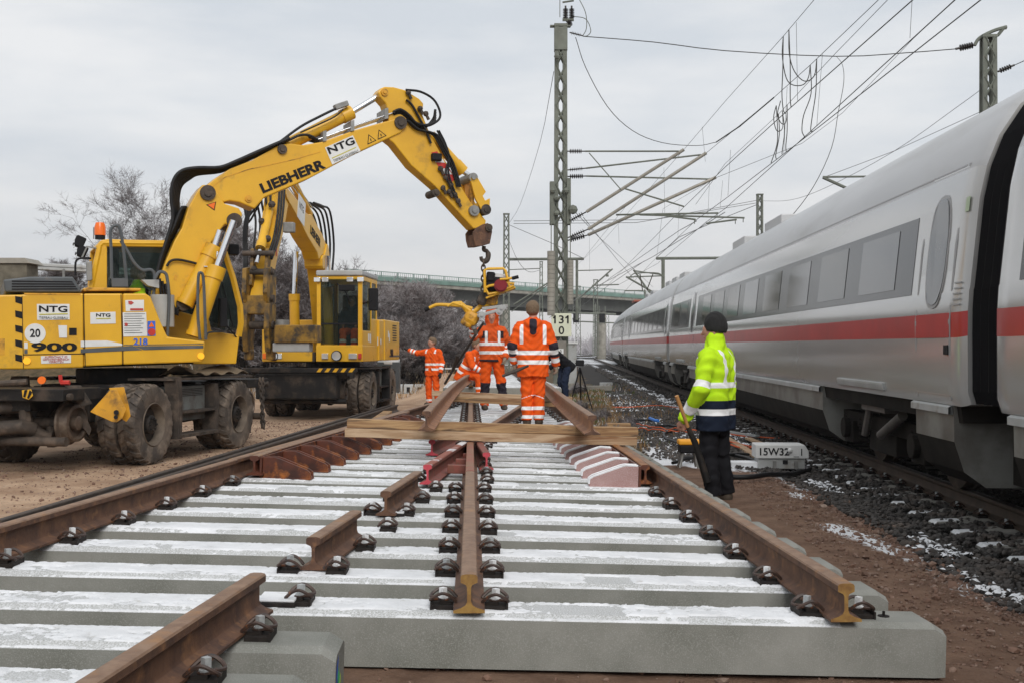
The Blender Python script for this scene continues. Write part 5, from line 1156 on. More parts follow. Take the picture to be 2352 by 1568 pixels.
# hazard marks on the rounded rear corner
for k_ in range(5):
    y = 500+k_*86; strip('hazard_mark', [A(90,y),A(132,y+8),A(134,y+50),A(92,y+38)], TN-.001, 'ink')
strip('recess', [A(-30,752),A(28,752),A(28,850),A(-30,850)], TN-.001, 'yellow_old')
def etext(E, s_, px, py, size, t, m, parent, ang=0, sx=1, bold=0, ax='CENTER', name='lettering', fit=None):
    if fit: k = (E.loc(px+50, py, t)-E.loc(px-50, py, t)).x/100; kz = (E.loc(px, py-50, t)-E.loc(px, py+50, t)).z/100; fit = (fit[0]*(k if abs(ang) < .1 else (k*math.cos(ang)**2+kz*math.sin(ang)**2)), fit[1]*kz); sx = 1
    p = E.loc(px, py, t); c, s2 = math.cos(ang), math.sin(ang)
    Mx = Matrix(((c,-s2,0,p.x),(0,0,-1,p.y),(s2,c,0,p.z),(0,0,0,1))); return text_mesh(s_, size, Mx, M[m], name, parent, sx=sx, bold=bold, fit=fit)
def sign(E, pts, lines, t, parent=e1r, m='white'):
    pl_ = strip('sign_plate', pts, t, m, .006, E, parent); return pl_
def ntg(E, c, w, t, parent, ang=0, sub=True):        # c = centre px, w = plate width in px
    pass
strip('sign_plate', [A(220,548),A(415,548),A(416,640),A(222,643)], TN-.002, 'white'); etext(E1,'NTG',*A(318,577),.235,TN-.010,'ink',e1r,bold=.006,fit=(65.348000,14.607200)); strip('sign_line',[A(235,607),A(405,603),A(405,609),A(235,613)],TN-.008,'yellowline'); etext(E1,'TIEFBAU·GLEISBAU',*A(320,630),.075,TN-.010,'greypaint',e1r,fit=(66.116800,5.381600))
strip('sign_plate', [A(539,598),A(690,594),A(691,664),A(540,667)], TN-.002, 'white'); etext(E1,'NTG',*A(617,614),.11,TN-.010,'ink',e1r,bold=.003,fit=(33.058400,7.688000)); strip('sign_line',[A(575,632),A(662,631),A(662,636),A(575,637)],TN-.008,'yellowline')
cyp = E1.loc(*A(210,722),TN); mb = MB(); mb.cyl((cyp.x,TN,cyp.z),(cyp.x,TN-.008,cyp.z),.125,32); mb.build('speed_plate', M['white'], e1r); etext(E1,'20',*A(210,720),.20,TN-.012,'ink',e1r,bold=.004,fit=(23.832800,19.220000))
strip('sign_plate', [A(348,675),A(400,675),A(400,748),A(354,748)], TN-.002, 'white')
strip('latch', [A(413,690),A(458,690),A(458,733),A(413,733)], TN-.002, 'ink', .006)
etext(E1,'900',*A(325,804),.30,TN-.006,'ink',e1r,bold=.011,fit=(105.710000,20.757600))
strip('sign_plate', [A(244,856),A(424,849),A(424,897),A(246,901)], TN-.002, 'white'); etext(E1,'AUFENTHALT IM\nGEFAHRENBEREICH\nVERBOTEN',*A(335,875),.066,TN-.010,'redink',e1r,fit=(59.966400,16.144800))
strip('sign_plate', [A(748,525),A(860,523),A(860,590),A(752,592)], TN-.002, 'white'); strip('sign_mark',[A(778,574),A(855,574),A(856,586),A(778,586)],TN-.008,'redink'); strip('sign_mark',[A(766,530),A(785,530),A(800,540),A(785,552),A(768,548)],TN-.008,'redink')
strip('sign_plate', [A(733,598),A(873,596),A(880,738),A(737,742)], TN-.002, 'white')
for k_ in range(9): strip('print_line', [A(742,606+k_*14),A(866-(k_*17) % 30,605+k_*14),A(866-(k_*17) % 30,608+k_*14),A(742,609+k_*14)], TN-.008, 'greypaint', .002)
strip('sign_mark',[A(744,660),A(760,660),A(764,670),A(758,680),A(746,678)],TN-.010,'redink')
strip('sign_plate', [A(881,650),A(927,648),A(930,737),A(881,739)], TN-.002, 'blueink'); strip('sign_mark',[A(888,684),A(905,654),A(922,683)],TN-.008,'orange_lens'); mb = MB(); q = E1.loc(*A(906,714),TN); mb.cyl((q.x,TN-.006,q.z),(q.x,TN-.011,q.z),.05,16); mb.build('sign_mark', M['red'], e1r)
etext(E1,'218',*A(840,771),.20,TN-.006,'blueink',e1r,bold=.006,fit=(32.289600,16.144800))
for x, y in ((160,885),(1200,856)):
    q = E1.loc(*A(x,y),TN); mb = MB(); mb.cyl((q.x,TN,q.z),(q.x,TN-.02,q.z),.045,16); mb.build('indicator_lamp', M['lit'], e1r, smooth=40)
# cab
TC0, TC1 = .10, 1.12
ca = empty('cab'); ca.parent = e1r
cabo = [A(500,900),A(500,450),A(575,200),A(600,168),A(640,160),A(1330,178),A(1352,222),A(1400,390),A(1440,560),A(1448,660),A(1440,740),A(1422,832),A(1415,900)]
def cabpx(p): return p
def seg_bars(name, pts, t, r, m, parent, closed=False, n=6, E=E1):
    mb = MB(); mb.tube([E.loc(x,y,t) for x,y in pts], r, n, closed=closed); return mb.build(name, M[m], parent, smooth=50)
for t in (TC0+.04, TC1-.04):
    seg_bars('frame_bar', [A(545,470),A(600,200),A(615,185),A(1300,190),A(1335,225)], t, .055, 'yellow', ca)
    seg_bars('frame_bar', [A(1335,225),A(1390,390),A(1432,560),A(1438,660),A(1425,740)], t, .05, 'yellow', ca)
mb = MB(); E1.poly(mb, [A(572,205),A(600,168),A(640,160),A(1325,176),A(1345,205),A(1335,215),A(640,203),A(610,215)], TC0, TC1, tref=TC0); mb.build('roof', M['yellow'], ca, bevel=.02)
mb = MB(); E1.poly(mb, [A(497,900),A(497,452),A(640,455),A(640,470),A(1250,640),A(1262,705),A(1432,735),A(1420,832),A(1412,903),A(900,905)], TC0, TC1, tref=TC0); mb.build('lower_body', M['yellow'], ca, bevel=.015)
mb = MB(); E1.poly(mb, [A(575,200),A(640,205),A(640,455),A(556,452)], TC0, TC0+.06, tref=TC0); mb.build('rear_pillar', M['yellow'], ca, bevel=.01); mb = MB(); E1.poly(mb, [A(575,200),A(640,205),A(640,455),A(556,452)], TC1-.06, TC1, tref=TC0); mb.build('rear_pillar', M['yellow'], ca, bevel=.01)
for t in (TC0+.02, TC1-.03):
    mb = MB(); E1.poly(mb, [A(642,208),A(965,208),A(965,455),A(648,452)], t, t+.012, tref=TC0); mb.build('side_window', M['glass'], ca)
    mb = MB(); E1.poly(mb, [A(965,208),A(1322,215),A(1378,390),A(1418,560),A(1424,700),A(1250,650),A(965,560)], t, t+.012, tref=TC0); mb.build('side_window', M['glass'], ca)
fp = [E1.loc(*A(x,y),TC0) for x,y in ((1330,222),(1385,390),(1425,560),(1430,700))]; mb = MB()
for a, b in zip(fp[:-1],fp[1:]): mb.add([(a.x,TC0+.06,a.z),(b.x,TC0+.06,b.z),(b.x,TC1-.06,b.z),(a.x,TC1-.06,a.z),(a.x+.012,TC0+.06,a.z),(b.x+.012,TC0+.06,b.z),(b.x+.012,TC1-.06,b.z),(a.x+.012,TC1-.06,a.z)],[(0,1,2,3),(4,5,6,7),(0,1,5,4),(2,3,7,6),(1,2,6,5),(3,0,4,7)])
mb.build('windscreen', M['glass'], ca)
mb = MB(); q = E1.loc(*A(770,500),.6); mb.box((q.x,.6,q.z+.05),(.5,.5,.12)); mb.box((q.x-.22,.6,q.z+.42),(.12,.48,.75)); mb.build('seat', M['ink'], ca, bevel=.03)
seg_bars('wiper', [A(1395,690),A(1330,430)], TC0+.0, .008, 'ink', ca)
mb = MB(); q = E1.loc(*A(1330,600),TC0-.25); mb.box((q.x,TC0-.25,q.z),(.10,.18,.42)); mb.tube([(q.x,TC0-.2,q.z-.1),(q.x+.25,TC0,q.z-.35)],.012,5); mb.build('side_mirror', M['ink'], ca, bevel=.02)
mb = MB(); q = E1.loc(*A(455,330),TC0+.2); mb.tube(smoothpath([E1.loc(*A(450,375),.0),E1.loc(*A(452,300),.0),E1.loc(*A(475,276),.0),E1.loc(*A(545,276),.0)],3),.016,6); mb.build('mirror_arm', M['ink'], ca)
mb = MB(); E1.poly(mb, [A(515,300),A(550,290),A(552,405),A(520,412)], .0, .06, tref=0); mb.build('rear_mirror', M['steel'], ca, bevel=.01)
# beacon, work lamps, rails
bc = empty('beacon'); bc.parent = ca; q = E1.loc(*A(598,150),.3); MB().cyl((q.x,.3,q.z-.03),(q.x,.3,q.z+.03),.07,14).build('base', M['ink'], bc)
mb = MB(); mb.lathe([(0,.0),(.078,.0),(.078,.12),(.06,.18),(0,.19)], frame(Vector((q.x,.3,q.z+.03)),Vector((0,0,1)),Vector((1,0,0))), 18, closed=False); mb.build('lens', M['orange_lens'], bc, smooth=40)
for x, y in ((475,178),(488,235)):
    q = E1.loc(*A(x,y),.2); mb = MB(); mb.box(q,(.14,.16,.16), Matrix.Rotation(.4,3,'Y')); wl = mb.build('work_lamp', M['ink'], ca, bevel=.02); mb = MB(); mb.box(q+Vector((-.075,-.02,-.03)),(.01,.11,.11)); mb.build('lens', M['lens'], wl)
mb = MB(); q = E1.loc(*A(1390,225),.3); mb.box(q,(.16,.22,.16)); mb.build('work_lamp', M['ink'], ca, bevel=.02)
mb = MB(); mb.tube([E1.loc(*A(488,275),.1),E1.loc(*A(520,205),.1),E1.loc(*A(575,215),.1)],.014,5); mb.tube([E1.loc(*A(560,160),.1),E1.loc(*A(560,90),.1)],.008,4); mb.build('lamp_bracket', M['steel'], ca)
def hoop(name, pts, t, r=.022, m='greypaint'): return seg_bars(name, [p for p in pts], t, r, m, e1r)
def sm2(pts, k=4): return [(v.x, v.y) for v in smoothpath([Vector((x,y,0)) for x,y in pts], k)]
hoop('hand_rail', sm2([A(668,395),A(664,220),A(660,110),A(690,80),A(715,100),A(735,200),A(755,395)]), -.75)
pan('hand_rail_plate', [A(665,395),A(762,395),A(765,445),A(668,445)], -.78, -.75, 'greypaint', 0, -.75)
hoop('hand_rail', sm2([A(722,170),A(760,230),A(800,300),A(850,345),A(905,345),A(925,400),A(905,600)]), -.7)
hoop('hand_rail', sm2([A(930,390),A(950,358),A(985,362),A(1000,400),A(1010,520),A(1000,740)]), -.9)
hoop('hand_rail', sm2([A(1195,760),A(1182,600),A(1185,390),A(1200,362),A(1215,400),A(1225,620),A(1230,760)]), -.9)
hoop('hand_rail', sm2([A(1235,735),A(1255,715),A(1350,705),A(1365,640)]), .0, .014)
mb = MB(); q = E1.loc(*A(970,580),-.7); mb.cyl((q.x,-.7,q.z-.24),(q.x,-.7,q.z+.2),.16,18); mb.build('filter_can', M['lightgrey'], e1r, smooth=40)
mb = MB(); E1.poly(mb, [A(840,405),A(945,405),A(945,455),A(880,440)], -.8, -.6, tref=-.7); mb.build('hinge_plate', M['lightgrey'], e1r)
# boom sections (traced in the machine's own lifting plane)
TB = -.2
def boomsec(name, pts, w, m='yellow', bev=.018, tc=TB, parent=None):
    mb = MB(); E1.poly(mb, pts, tc-w/2, tc+w/2, tref=tc-w/2); return mb.build(name, M[m], parent or e1r, bevel=bev)
base = [(465,425),(486,425.5),(499,443),(516,468),(549,479),(557,491),(552,513),(540,521),(517,515),(500,536),(481,565),(455,614),(421,676),(407,703),(398,735),(384,765),(368,735),(358,700),(357,668),(365,642),(381,599),(401,553),(418,524),(427,494),(433,476),(451,443)]
bs = boomsec('boom_base', base, .46)
sec = [(471,428.6),(491,412),(527.6,388),(579,368),(615.5,348),(634,337),(648.5,331.6),(666.8,329.8),(696,333.5),(740,326),(817,298.6),(908.5,273),(930.4,278.5),(933,293),(919.5,306),(820.6,351.7),(710.7,410.3),(608,454),(585,480),(571.6,474.4),(549.6,465),(527.6,461.6),(513,465),(496.5,454),(480,445)]
s2_ = boomsec('boom', sec, .36)
stk = [(868,213),(875,203),(884,199.5),(905,200.5),(930,207),(963,227),(973,238),(971,264),(985,300),(1003,335),(1040,398),(1080,462),(1117,507),(1113,524),(1088,526),(1062,498),(1022,454),(1000,428.6),(945,381),(905,330),(890,318),(893,290),(892,256),(886,238),(872,222)]
s3_ = boomsec('stick', stk, .30)
def pin(x, y, r, w, m='muddy', parent=None, tc=TB, E=E1):
    q = E.loc(x, y, tc-w/2); mb = MB(); mb.cyl((q.x,tc-w/2,q.z),(q.x,tc+w/2,q.z), r, 18); mb.cyl((q.x,tc-w/2-.02,q.z),(q.x,tc+w/2+.02,q.z), r*.5, 12); return mb.build('pin', M[m], parent or e1r, smooth=40)
pin(478,443,.11,.54,parent=bs); pin(539,507,.11,.54,parent=bs); pin(921,282,.10,.42,parent=s2_); pin(649,343,.07,.44,parent=s2_); pin(571,457,.05,.40,'yellow_old',s2_); pin(884,212,.055,.36,'yellow_old',s3_); pin(423,698,.10,.6,parent=bs); pin(1088,408,.075,.44,'steel'); pin(1090,484,.085,.42,'steel',s3_); pin(1002,443,.06,.34,parent=s3_)
def cyl_ram(name, a, b, c, tc, r, rr, E=E1, parent=None, collar=True):
    A0, B0, C0 = (E.loc(x,y,tc) for x,y in (a,b,c)); mb = MB(); mb.cyl(A0,B0,r,18); d = (B0-A0).normalized()
    if collar: mb.cyl(B0-d*.18, B0, r*1.15, 18); mb.cyl(A0, A0+d*.06, r*1.1, 18)
    o = mb.build(name, M['yellow'], parent or e1r, smooth=40, bevel=0); mb = MB(); mb.cyl(B0,C0,rr,14); mb.build('piston_rod', M['chrome'], o, smooth=40); return o
cyl_ram('lift_cylinder', (446,773), (499,613), (537,508), TB-.42, .115, .055)
cyl_ram('lift_cylinder', (424,700), (493,566), (505,530), TB+.02-.30, .115, .05)
cyl_ram('stick_cylinder', (655,336), (808,258), (878,216), TB, .095, .045)
cyl_ram('bucket_cylinder', (988,312), (1064,395), (1086,408), TB, .085, .04)
# cowl detail, hoses
def hose(pts, tc, r=.024, name='hose', parent=None, m='hose', k=4, E=E1, dt=0):
    q = sm2(pts, k); n = len(q); mb = MB(); mb.tube([E.loc(x,y,tc+dt*i/n) for i,(x,y) in enumerate(q)], r, 7); return mb.build(name, M[m], parent or e1r, smooth=60)
for k_ in range(6):
    o_ = k_*3.2; hose([(352+o_,668),(368+o_*.9,600),(385+o_*.8,545),(397+o_*.7,500),(393+o_,450+o_*.3),(400+o_,412+o_*.9),(420+o_,392+o_*1.1),(455,386+o_*.9),(505,385+o_*.6),(545,370+o_*.5),(590,350+o_*.5),(632,332+o_*.4),(665,318+o_*.5)], TB-.22+.07*k_, .027)
for k_ in range(5): hose([(380+k_*2,560),(400+k_*2.5,520),(412+k_*3,490),(420+k_*3,475)], TB-.2+.06*k_, .025)
for k_ in range(4): hose([(665,322+k_*2),(690,311+k_*3),(712,312+k_*4),(733,324+k_*2)], TB-.17+.1*k_, .02)
hose([(640,329),(690,292),(735,268),(768,252),(784,245)], TB-.14, .02); hose([(690,305),(735,285),(770,268),(788,252)], TB-.16, .012)
for k_ in range(4):
    hose([(728,322+k_*2.0),(820,288+k_*2.0),(905,259+k_*2.2)], TB-.17+.1*k_, .013, 'hydraulic_pipe', m='chrome', k=1)
for x, y in ((745,318),(809,294),(887,266)): pan('pipe_clamp', [(x-3,y-16),(x+5,y-18),(x+5,y+6),(x-3,y+8)], TB-.2, TB+.2, 'steel', 0, TB-.2)
for k_ in range(4): hose([(903,258+k_*2),(920,252+k_*3),(940,265+k_*4),(955,282+k_*3),(975,288+k_*2),(995,283-k_*3),(1000,270-k_*6)], TB-.20+.02*k_, .021)
hose([(932,207),(965,211),(995,228),(1010,255),(1008,275),(985,289),(968,286)], TB-.2, .019); hose([(933,230),(945,240),(958,262),(978,300),(990,330)], TB-.19, .02)
for k_ in range(3): hose([(932+k_*4,275+k_*2),(955+k_*3,297),(982+k_*3,304),(998+k_*5,314),(1015+k_*5,345),(1030+k_*5,372),(1042+k_*4,400),(1050+k_*4,430)], TB-.19-.015*k_, .018)
for k_ in range(2): hose([(1004+k_*4,300),(1020+k_*3,330),(1030+k_*3,365),(1024+k_*6,395),(1034+k_*6,430),(1045+k_*6,455)], TB-.21, .016)
for i, (x, y) in enumerate(((1012,388),(1024,408),(1036,425),(1045,448),(1052,462),(1032,440),(1018,432),(965,250),(978,262),(938,214))):
    q = E1.loc(x,y,TB-.19); mb = MB(); mb.ball(q,.045,8,jit=.15); mb.cyl(q, q+Vector((.05,0,-.09)), .026, 8); mb.build('hose_fitting', M['muddy'], s3_)
mb = MB(); q = E1.loc(783,243,TB-.1); mb.box(q,(.22,.12,.08),Matrix.Rotation(-.4,3,'Y')); mb.build('valve_block', M['steel'], e1r, bevel=.01)
mb = MB(); q = E1.loc(1002,362,TB-.18); mb.box(q,(.16,.12,.12)); mb.build('work_lamp', M['ink'], s3_, bevel=.02)
for k_ in range(4): hose([(367+k_*6,640+k_*6),(372+k_*7,690),(392+k_*5,720),(410,705+k_*6)], TB-.3, .018)
hose([(383,612),(392,600),(410,597),(440,603),(470,612)], TB-.28, .018)
hose([(468,613),(488,612),(497,600),(499,578)], TB-.4, .014, 'hydraulic_pipe', m='chrome', k=2)
# plates and lettering on the boom
tb2 = TB-.18-.002; a2 = math.radians(25.5)
strip('sign_plate', [B(1097,457),B(1272,380),B(1320,478),B(1143,564)], tb2, 'white', .005, parent=s2_)
etext(E1,'NTG',*B(1199,444),.30,tb2-.008,'ink',s2_,ang=a2,bold=.008,fit=(66.648400,16.845200)); strip('sign_line',[B(1140,521),B(1292,452),B(1294,457),B(1142,527)],tb2-.006,'yellowline',.002,parent=s2_); etext(E1,'TIEFBAU·GLEISBAU',*B(1228,509),.085,tb2-.008,'greypaint',s2_,ang=a2,fit=(62.986400,5.859200))
etext(E1,'LIEBHERR',*B(897,634),.36,tb2-.004,'ink',s2_,ang=math.radians(25.0),bold=.015,fit=(160.395600,22.704400))
for c in ((1388,408),(1452,378)):
    strip('warning_triangle', [B(c[0]-24,c[1]+30),B(c[0]-18,c[1]-35),B(c[0]+32,c[1]+4)], tb2, 'ink', .003, parent=s2_); strip('warning_face', [B(c[0]-19,c[1]+22),B(c[0]-14,c[1]-26),B(c[0]+24,c[1]+3)], tb2-.004, 'yellow', .002, parent=s2_); strip('warning_symbol', [B(c[0]-8,c[1]-8),B(c[0]-2,c[1]-8),B(c[0]+2,c[1]+8),B(c[0]-4,c[1]+8)], tb2-.007, 'ink', .002, parent=s2_)
tb1 = TB-.23-.002
strip('warning_triangle', [B(352,815),B(415,795),B(405,852)], tb1, 'ink', .003, parent=bs); strip('warning_face', [B(361,816),B(409,800),B(401,843)], tb1-.004, 'orange_lens', .002, parent=bs)
strip('weld_seam', [B(375,710),B(470,640),B(620,590),B(900,530),B(1070,480),B(1070,484),B(900,534),B(620,595),B(470,645),B(378,716)], tb2+.0, 'yellow_old', .004, parent=s2_)
strip('number_sign', [A(1045,372),A(1062,378),A(1055,408),A(1036,402)], tb1, 'yellow_old', .004, parent=bs)
q = [B(1765,487),B(1800,480),B(1840,540),B(1885,600),B(1912,655),B(1890,675),B(1850,640),B(1800,560)]
strip('hazard_plate', q, TB-.15-.003, 'red', .006, parent=s3_)
for a, b, c, d in ((B(1775,510),B(1835,528),B(1850,552),B(1790,548)), (B(1820,585),B(1870,590),B(1895,625),B(1845,622))): strip('hazard_stripe', [a,b,c,d], TB-.15-.010, 'white', .003, parent=s3_)
# linkage, hook bracket
lk = pan('linkage_plate', [B(2005,650),B(2030,632),B(2055,650),B(2105,735),B(2085,760),B(2100,790),B(2130,775),B(2128,850),B(2105,868),B(2078,850),B(2040,780)], TB-.22, TB-.17, 'yellow', .006, TB-.2); 
pan('linkage_plate', [B(2005,650),B(2030,632),B(2055,650),B(2105,735),B(2085,760),B(2100,790),B(2130,775),B(2128,850),B(2105,868),B(2078,850),B(2040,780)], TB+.17, TB+.22, 'yellow', .006, TB-.2)
pin(*B(2110,845), .085, .46, 'muddy')
pan('link_bar', [B(2020,660),B(2045,665),B(2048,830),B(2028,830)], TB-.12, TB+.12, 'yellow_old', .006, TB-.2)
hk = pan('hook_bracket', [B(2050,960),B(2095,935),B(2125,928),B(2150,950),B(2152,985),B(2138,1058),B(2090,1072),B(2048,1074),B(2036,1030),B(2032,985)], TB-.17, TB-.13, 'rusty_bracket' if 'rusty_bracket' in M else 'rust', .01, TB-.2)
pan('hook_bracket', [B(2050,960),B(2095,935),B(2125,928),B(2150,950),B(2152,985),B(2138,1058),B(2090,1072),B(2048,1074),B(2036,1030),B(2032,985)], TB+.13, TB+.17, 'rust', .01, TB-.2)
pan('hook_block', [B(2044,1000),B(2085,990),B(2085,1074),B(2048,1074)], TB-.13, TB+.13, 'rust', .01, TB-.2); pan('hook_block', [B(2118,990),B(2146,985),B(2138,1058),B(2100,1068)], TB-.13, TB+.13, 'rust', .01, TB-.2); pin(*B(2128,958), .06, .42, 'muddy')
hook = [B(2095,1075),B(2094,1098),B(2112,1105),B(2122,1128),B(2116,1158),B(2098,1170),B(2080,1160),B(2076,1140)]
mb = MB(); mb.tube([E1.loc(x,y,TB) for x,y in sm2(hook,3)], [.035]*8+[.045]*8+[.03]*6, 8); mb.build('hook', M['muddy'], e1r, smooth=50)
# ---------- chain
def chain(name, p0, p1, n, r, label):
    p0, p1 = Vector(p0), Vector(p1); t = empty(name, p0, 0, label, 'chain'); d = (p1-p0)/n
    for i in range(n):
        c = d*(i+.5); h = d.length*.68; w = h*.52; ax = Vector((1,0,0)) if i % 2 else Vector((0,1,0)); dd = d.normalized()
        pts = [c+dd*h*math.sin(a)*(1 if abs(math.sin(a)) < .99 else 1)+ax*w*math.cos(a) for a in [k*math.pi/6 for k in range(12)]]
        MB().tube(pts, r, 6, closed=True).build('link', M['muddy'], t, smooth=60)
    return t
yh = 18.25
chain('lifting_chain', P(1110.5,598,yh), P(1109,682,yh), 7, .014, 'steel chain hanging from the hook down to the yellow screwing machine')
# ---------- canvas and small things on the platform of the undercarriage
cv = MB(); g_ = np.random.default_rng(3)
pts = [(-.1,-1.15),( .5,-1.2),(1.1,-1.15),(1.55,-1.1),(1.6,-.7),(1.0,-.6),(.3,-.65),(-.1,-.8)]
nu, nv = 22, 8; vv = []
for i in range(nu):
    for j in range(nv):
        u, v = i/(nu-1), j/(nv-1); x = -.15+1.75*u; y = -1.20+.55*v; vv.append((x,y,1.12+.10*max(0,math.sin(u*9+v*3))*math.sin(v*3.1)+.05*math.sin(u*23+v*5)*.5+.03))
cv.add(vv, [(i*nv+j,(i+1)*nv+j,(i+1)*nv+j+1,i*nv+j+1) for i in range(nu-1) for j in range(nv-1)])
o = cv.build('canvas_sheet', mat('tan_canvas',(.22,.17,.11),(.15,.11,.07),5,.9), smooth=60, label='crumpled tan canvas sheet lying on the platform of the nearer excavator', cat='canvas'); o.matrix_world = Matrix.Translation((-5.55,16.2,0)) @ Matrix.Rotation(R(78.5),4,'Z')
md = o.modifiers.new('thick','SOLIDIFY'); md.thickness = .012
# yellow swivel bracket and chain by the front wheel, hazard patch, reflectors
def wl(x, y, Y): v = P(x,y,Y); d = v-Vector((-5.55,16.2,0)); return Vector((d.x*math.cos(R(25))+d.y*math.sin(R(25)), -d.x*math.sin(R(25))+d.y*math.cos(R(25)), d.z))
def wplate(name, pts, Y, th, m, bev=.006, sl=0):
    mb = MB(); f = [wl(x,y,Y+sl*(x-pts[0][0])) for x,y in pts]; b = [wl(x,y,Y+th+sl*(x-pts[0][0])) for x,y in pts]; n = len(pts); mb.add(f+b, [tuple(range(n)), tuple(range(2*n-1,n-1,-1))]+[(i,(i+1) % n,n+(i+1) % n,n+i) for i in range(n)]); return mb.build(name, M[m], e1r, bevel=bev)
wplate('outrigger_plate', [(207,945),(252,896),(268,894),(290,940),(281,960),(268,969),(258,968)], 13.45, .05, 'yellow_old'); wplate('outrigger_plate', [(250,890),(285,888),(296,930),(300,955),(290,968),(281,962)], 13.6, .12, 'yellow_old')
for x, y in ((267,946),(266,957)): q = wl(x,y,13.42); d = wl(x,y,13.40); mb = MB(); mb.cyl(q+(d-q)*1, q+(q-d)*3, .030 if y < 950 else .024, 12); mb.build('bolt_hole', M['ink'], e1r)
wplate('guide_plate', [(148,884),(186,884),(212,926),(186,934),(186,934)][:4], 13.6, .04, 'muddy'); wplate('guide_plate', [(148,884),(158,880),(190,938),(210,985),(205,1000),(180,968)], 13.75, .08, 'muddy')
wplate('hazard_patch', [(50,895),(72,893),(76,908),(66,917),(52,912)], 13.2, .01, 'yellow'); wplate('hazard_stripe', [(56,895),(63,894),(58,912),(53,910)], 13.19, .005, 'ink'); wplate('hazard_stripe', [(68,894),(74,900),(66,915),(62,913)], 13.19, .005, 'ink')
q = wl(97,872,13.3); mb = MB(); mb.cyl(q, q+Vector((-.01,-.04,0)), .045, 14); mb.build('reflector', M['orange_lens'], e1r)
q0 = wl(10,935,13.4); mb = MB(); mb.tube([wl(-60,937,13.4), wl(72,932,13.6)], .075, 12); mb.build('axle_tube', M['muddy'], e1r, smooth=40)
mb = MB(); mb.tube([wl(-60,988,13.3), wl(52,978,13.4), wl(75,985,13.5)], .085, 12); mb.build('axle_tube', M['muddy'], e1r, smooth=40)
mb = MB(); mb.tube([wl(-20,881,13.2), wl(62,876,13.2)], .035, 8); mb.build('cross_bar', M['muddy'], e1r, smooth=40)
mb = MB(); mb.tube([wl(57,940,13.5), wl(62,985,13.5), wl(110,1005,13.6), wl(118,985,13.7)], [.07,.09,.08,.06], 8); mb.build('swing_lever', M['muddy'], e1r, smooth=40)
mb = MB(); mb.tube([wl(138,860,13.6), wl(140,877,13.6)], .025, 6); mb.tube([wl(140,878,13.6), wl(160,878,13.6)], .03, 6); mb.build('coupling_handle', M['red'], e1r)
chain('hanging_chain', P(597,868,17.6), P(606,982,17.55), 13, .016, 'bundle of rusty chain hanging off the rear end of the nearer excavator')
chain('hanging_chain', P(604,868,17.7), P(602,980,17.6), 13, .016, 'second rusty chain hanging beside the first off the nearer excavator')

# ---------- the farther machine
e2r = empty('road_rail_excavator', (-4.25,27.1,0), R(-94), 'farther yellow road rail excavator facing the viewer with its grab lowered', 'excavator', 'road rail excavators')
E2 = Ex(-4.25,27.1,-94,e2r); ch2 = chassis(e2r, 0, 'black', False, 'tyre')
def b2(name, s0, s1, t0, t1, z0, z1, m='yellow', bev=.02, parent=None): return MB().bb(s0,s1,t0,t1,z0,z1).build(name, M[m], parent or e2r, bevel=bev)
eng = b2('engine_housing', -2.35, -.3, -1.15, 1.18, 1.25, 2.22); b2('slewing_platform', -.3, 2.05, -1.1, .05, 1.22, 1.45, 'black'); b2('side_housing', -.3, .3, .1, 1.16, 1.25, 2.2)
for k_ in range(7): b2('louvre', -1.9, -1.35, 1.181, 1.187, 1.72+k_*.062, 1.745+k_*.062, 'ink', 0)
b2('side_housing', .2, 2.0, -1.15, -.55, 1.25, 1.95); b2('headlamp_bar', 2.0, 2.10, -1.12, .0, 1.24, 1.48, 'yellow'); 
cb2 = empty('cab'); cb2.parent = e2r; C0, C1, T0, T1 = .30, 2.05, .10, 1.10; zb, zt = 1.32, 3.22
b2('lower_body', C0, C1+.02, T0-.02, T1+.02, 1.24, 1.60, 'yellow', .015, cb2); b2('roof', C0-.05, C1+.03, T0-.02, T1+.02, 3.12, 3.24, 'lightgrey', .03, cb2)
b2('roof_panel', C0-.02, C1-.02, T0+.0, T1, 3.02, 3.12, 'yellow', .01, cb2)
for (s, t) in ((C0+.04,T0+.04),(C0+.04,T1-.04),(C1-.03,T0+.04),(C1-.03,T1-.04),(1.0,T1-.035)):
    b2('frame_bar', s-.045, s+.045, t-.045, t+.045, 1.55, 3.1, 'yellow', .01, cb2)
b2('door_panel', 1.02, 2.0, T1-.03, T1+.012, 1.6, 1.92, 'yellow', .01, cb2); b2('rear_panel', C0, 1.0, T1-.04, T1+.01, 1.6, 2.2, 'yellow', .01, cb2)
for nm, a in (('windscreen',(C1-.02,C1-.008,T0+.08,T1-.08,2.08,3.05)),('lower_window',(C1-.02,C1-.008,T0+.08,T1-.08,1.62,2.05)),('side_window',(1.05,C1-.08,T1-.02,T1-.008,1.9,3.03)),('side_window',(C0+.1,.96,T1-.02,T1-.008,2.2,3.03)),('side_window',(C0+.1,C1-.08,T0+.0,T0+.012,1.65,3.03))): b2(nm, *a, 'glass', 0, cb2)
b2('window_rail', C1-.03, C1+.004, T0+.05, T1-.05, 2.045, 2.085, 'ink', 0, cb2); b2('window_seal', C1-.006, C1+.006, T0+.045, T0+.085, 1.6, 3.06, 'ink', 0, cb2); b2('window_seal', C1-.006, C1+.006, T1-.085, T1-.045, 1.6, 3.06, 'ink', 0, cb2)
b2('seat', .7, 1.2, .38, .86, 1.75, 1.9, 'ink', .03, cb2); b2('seat_back', .62, .76, .38, .86, 1.85, 2.75, 'ink', .03, cb2); b2('rear_wall', C0+.0, C0+.05, T0+.05, T1-.05, 1.6, 2.35, 'greypaint', 0, cb2)
for t in (T0+.02, .3, .85, T1-.02): b2('work_lamp', C1+.03, C1+.09, t-.07, t+.07, 2.98, 3.08, 'lens', .01, cb2)
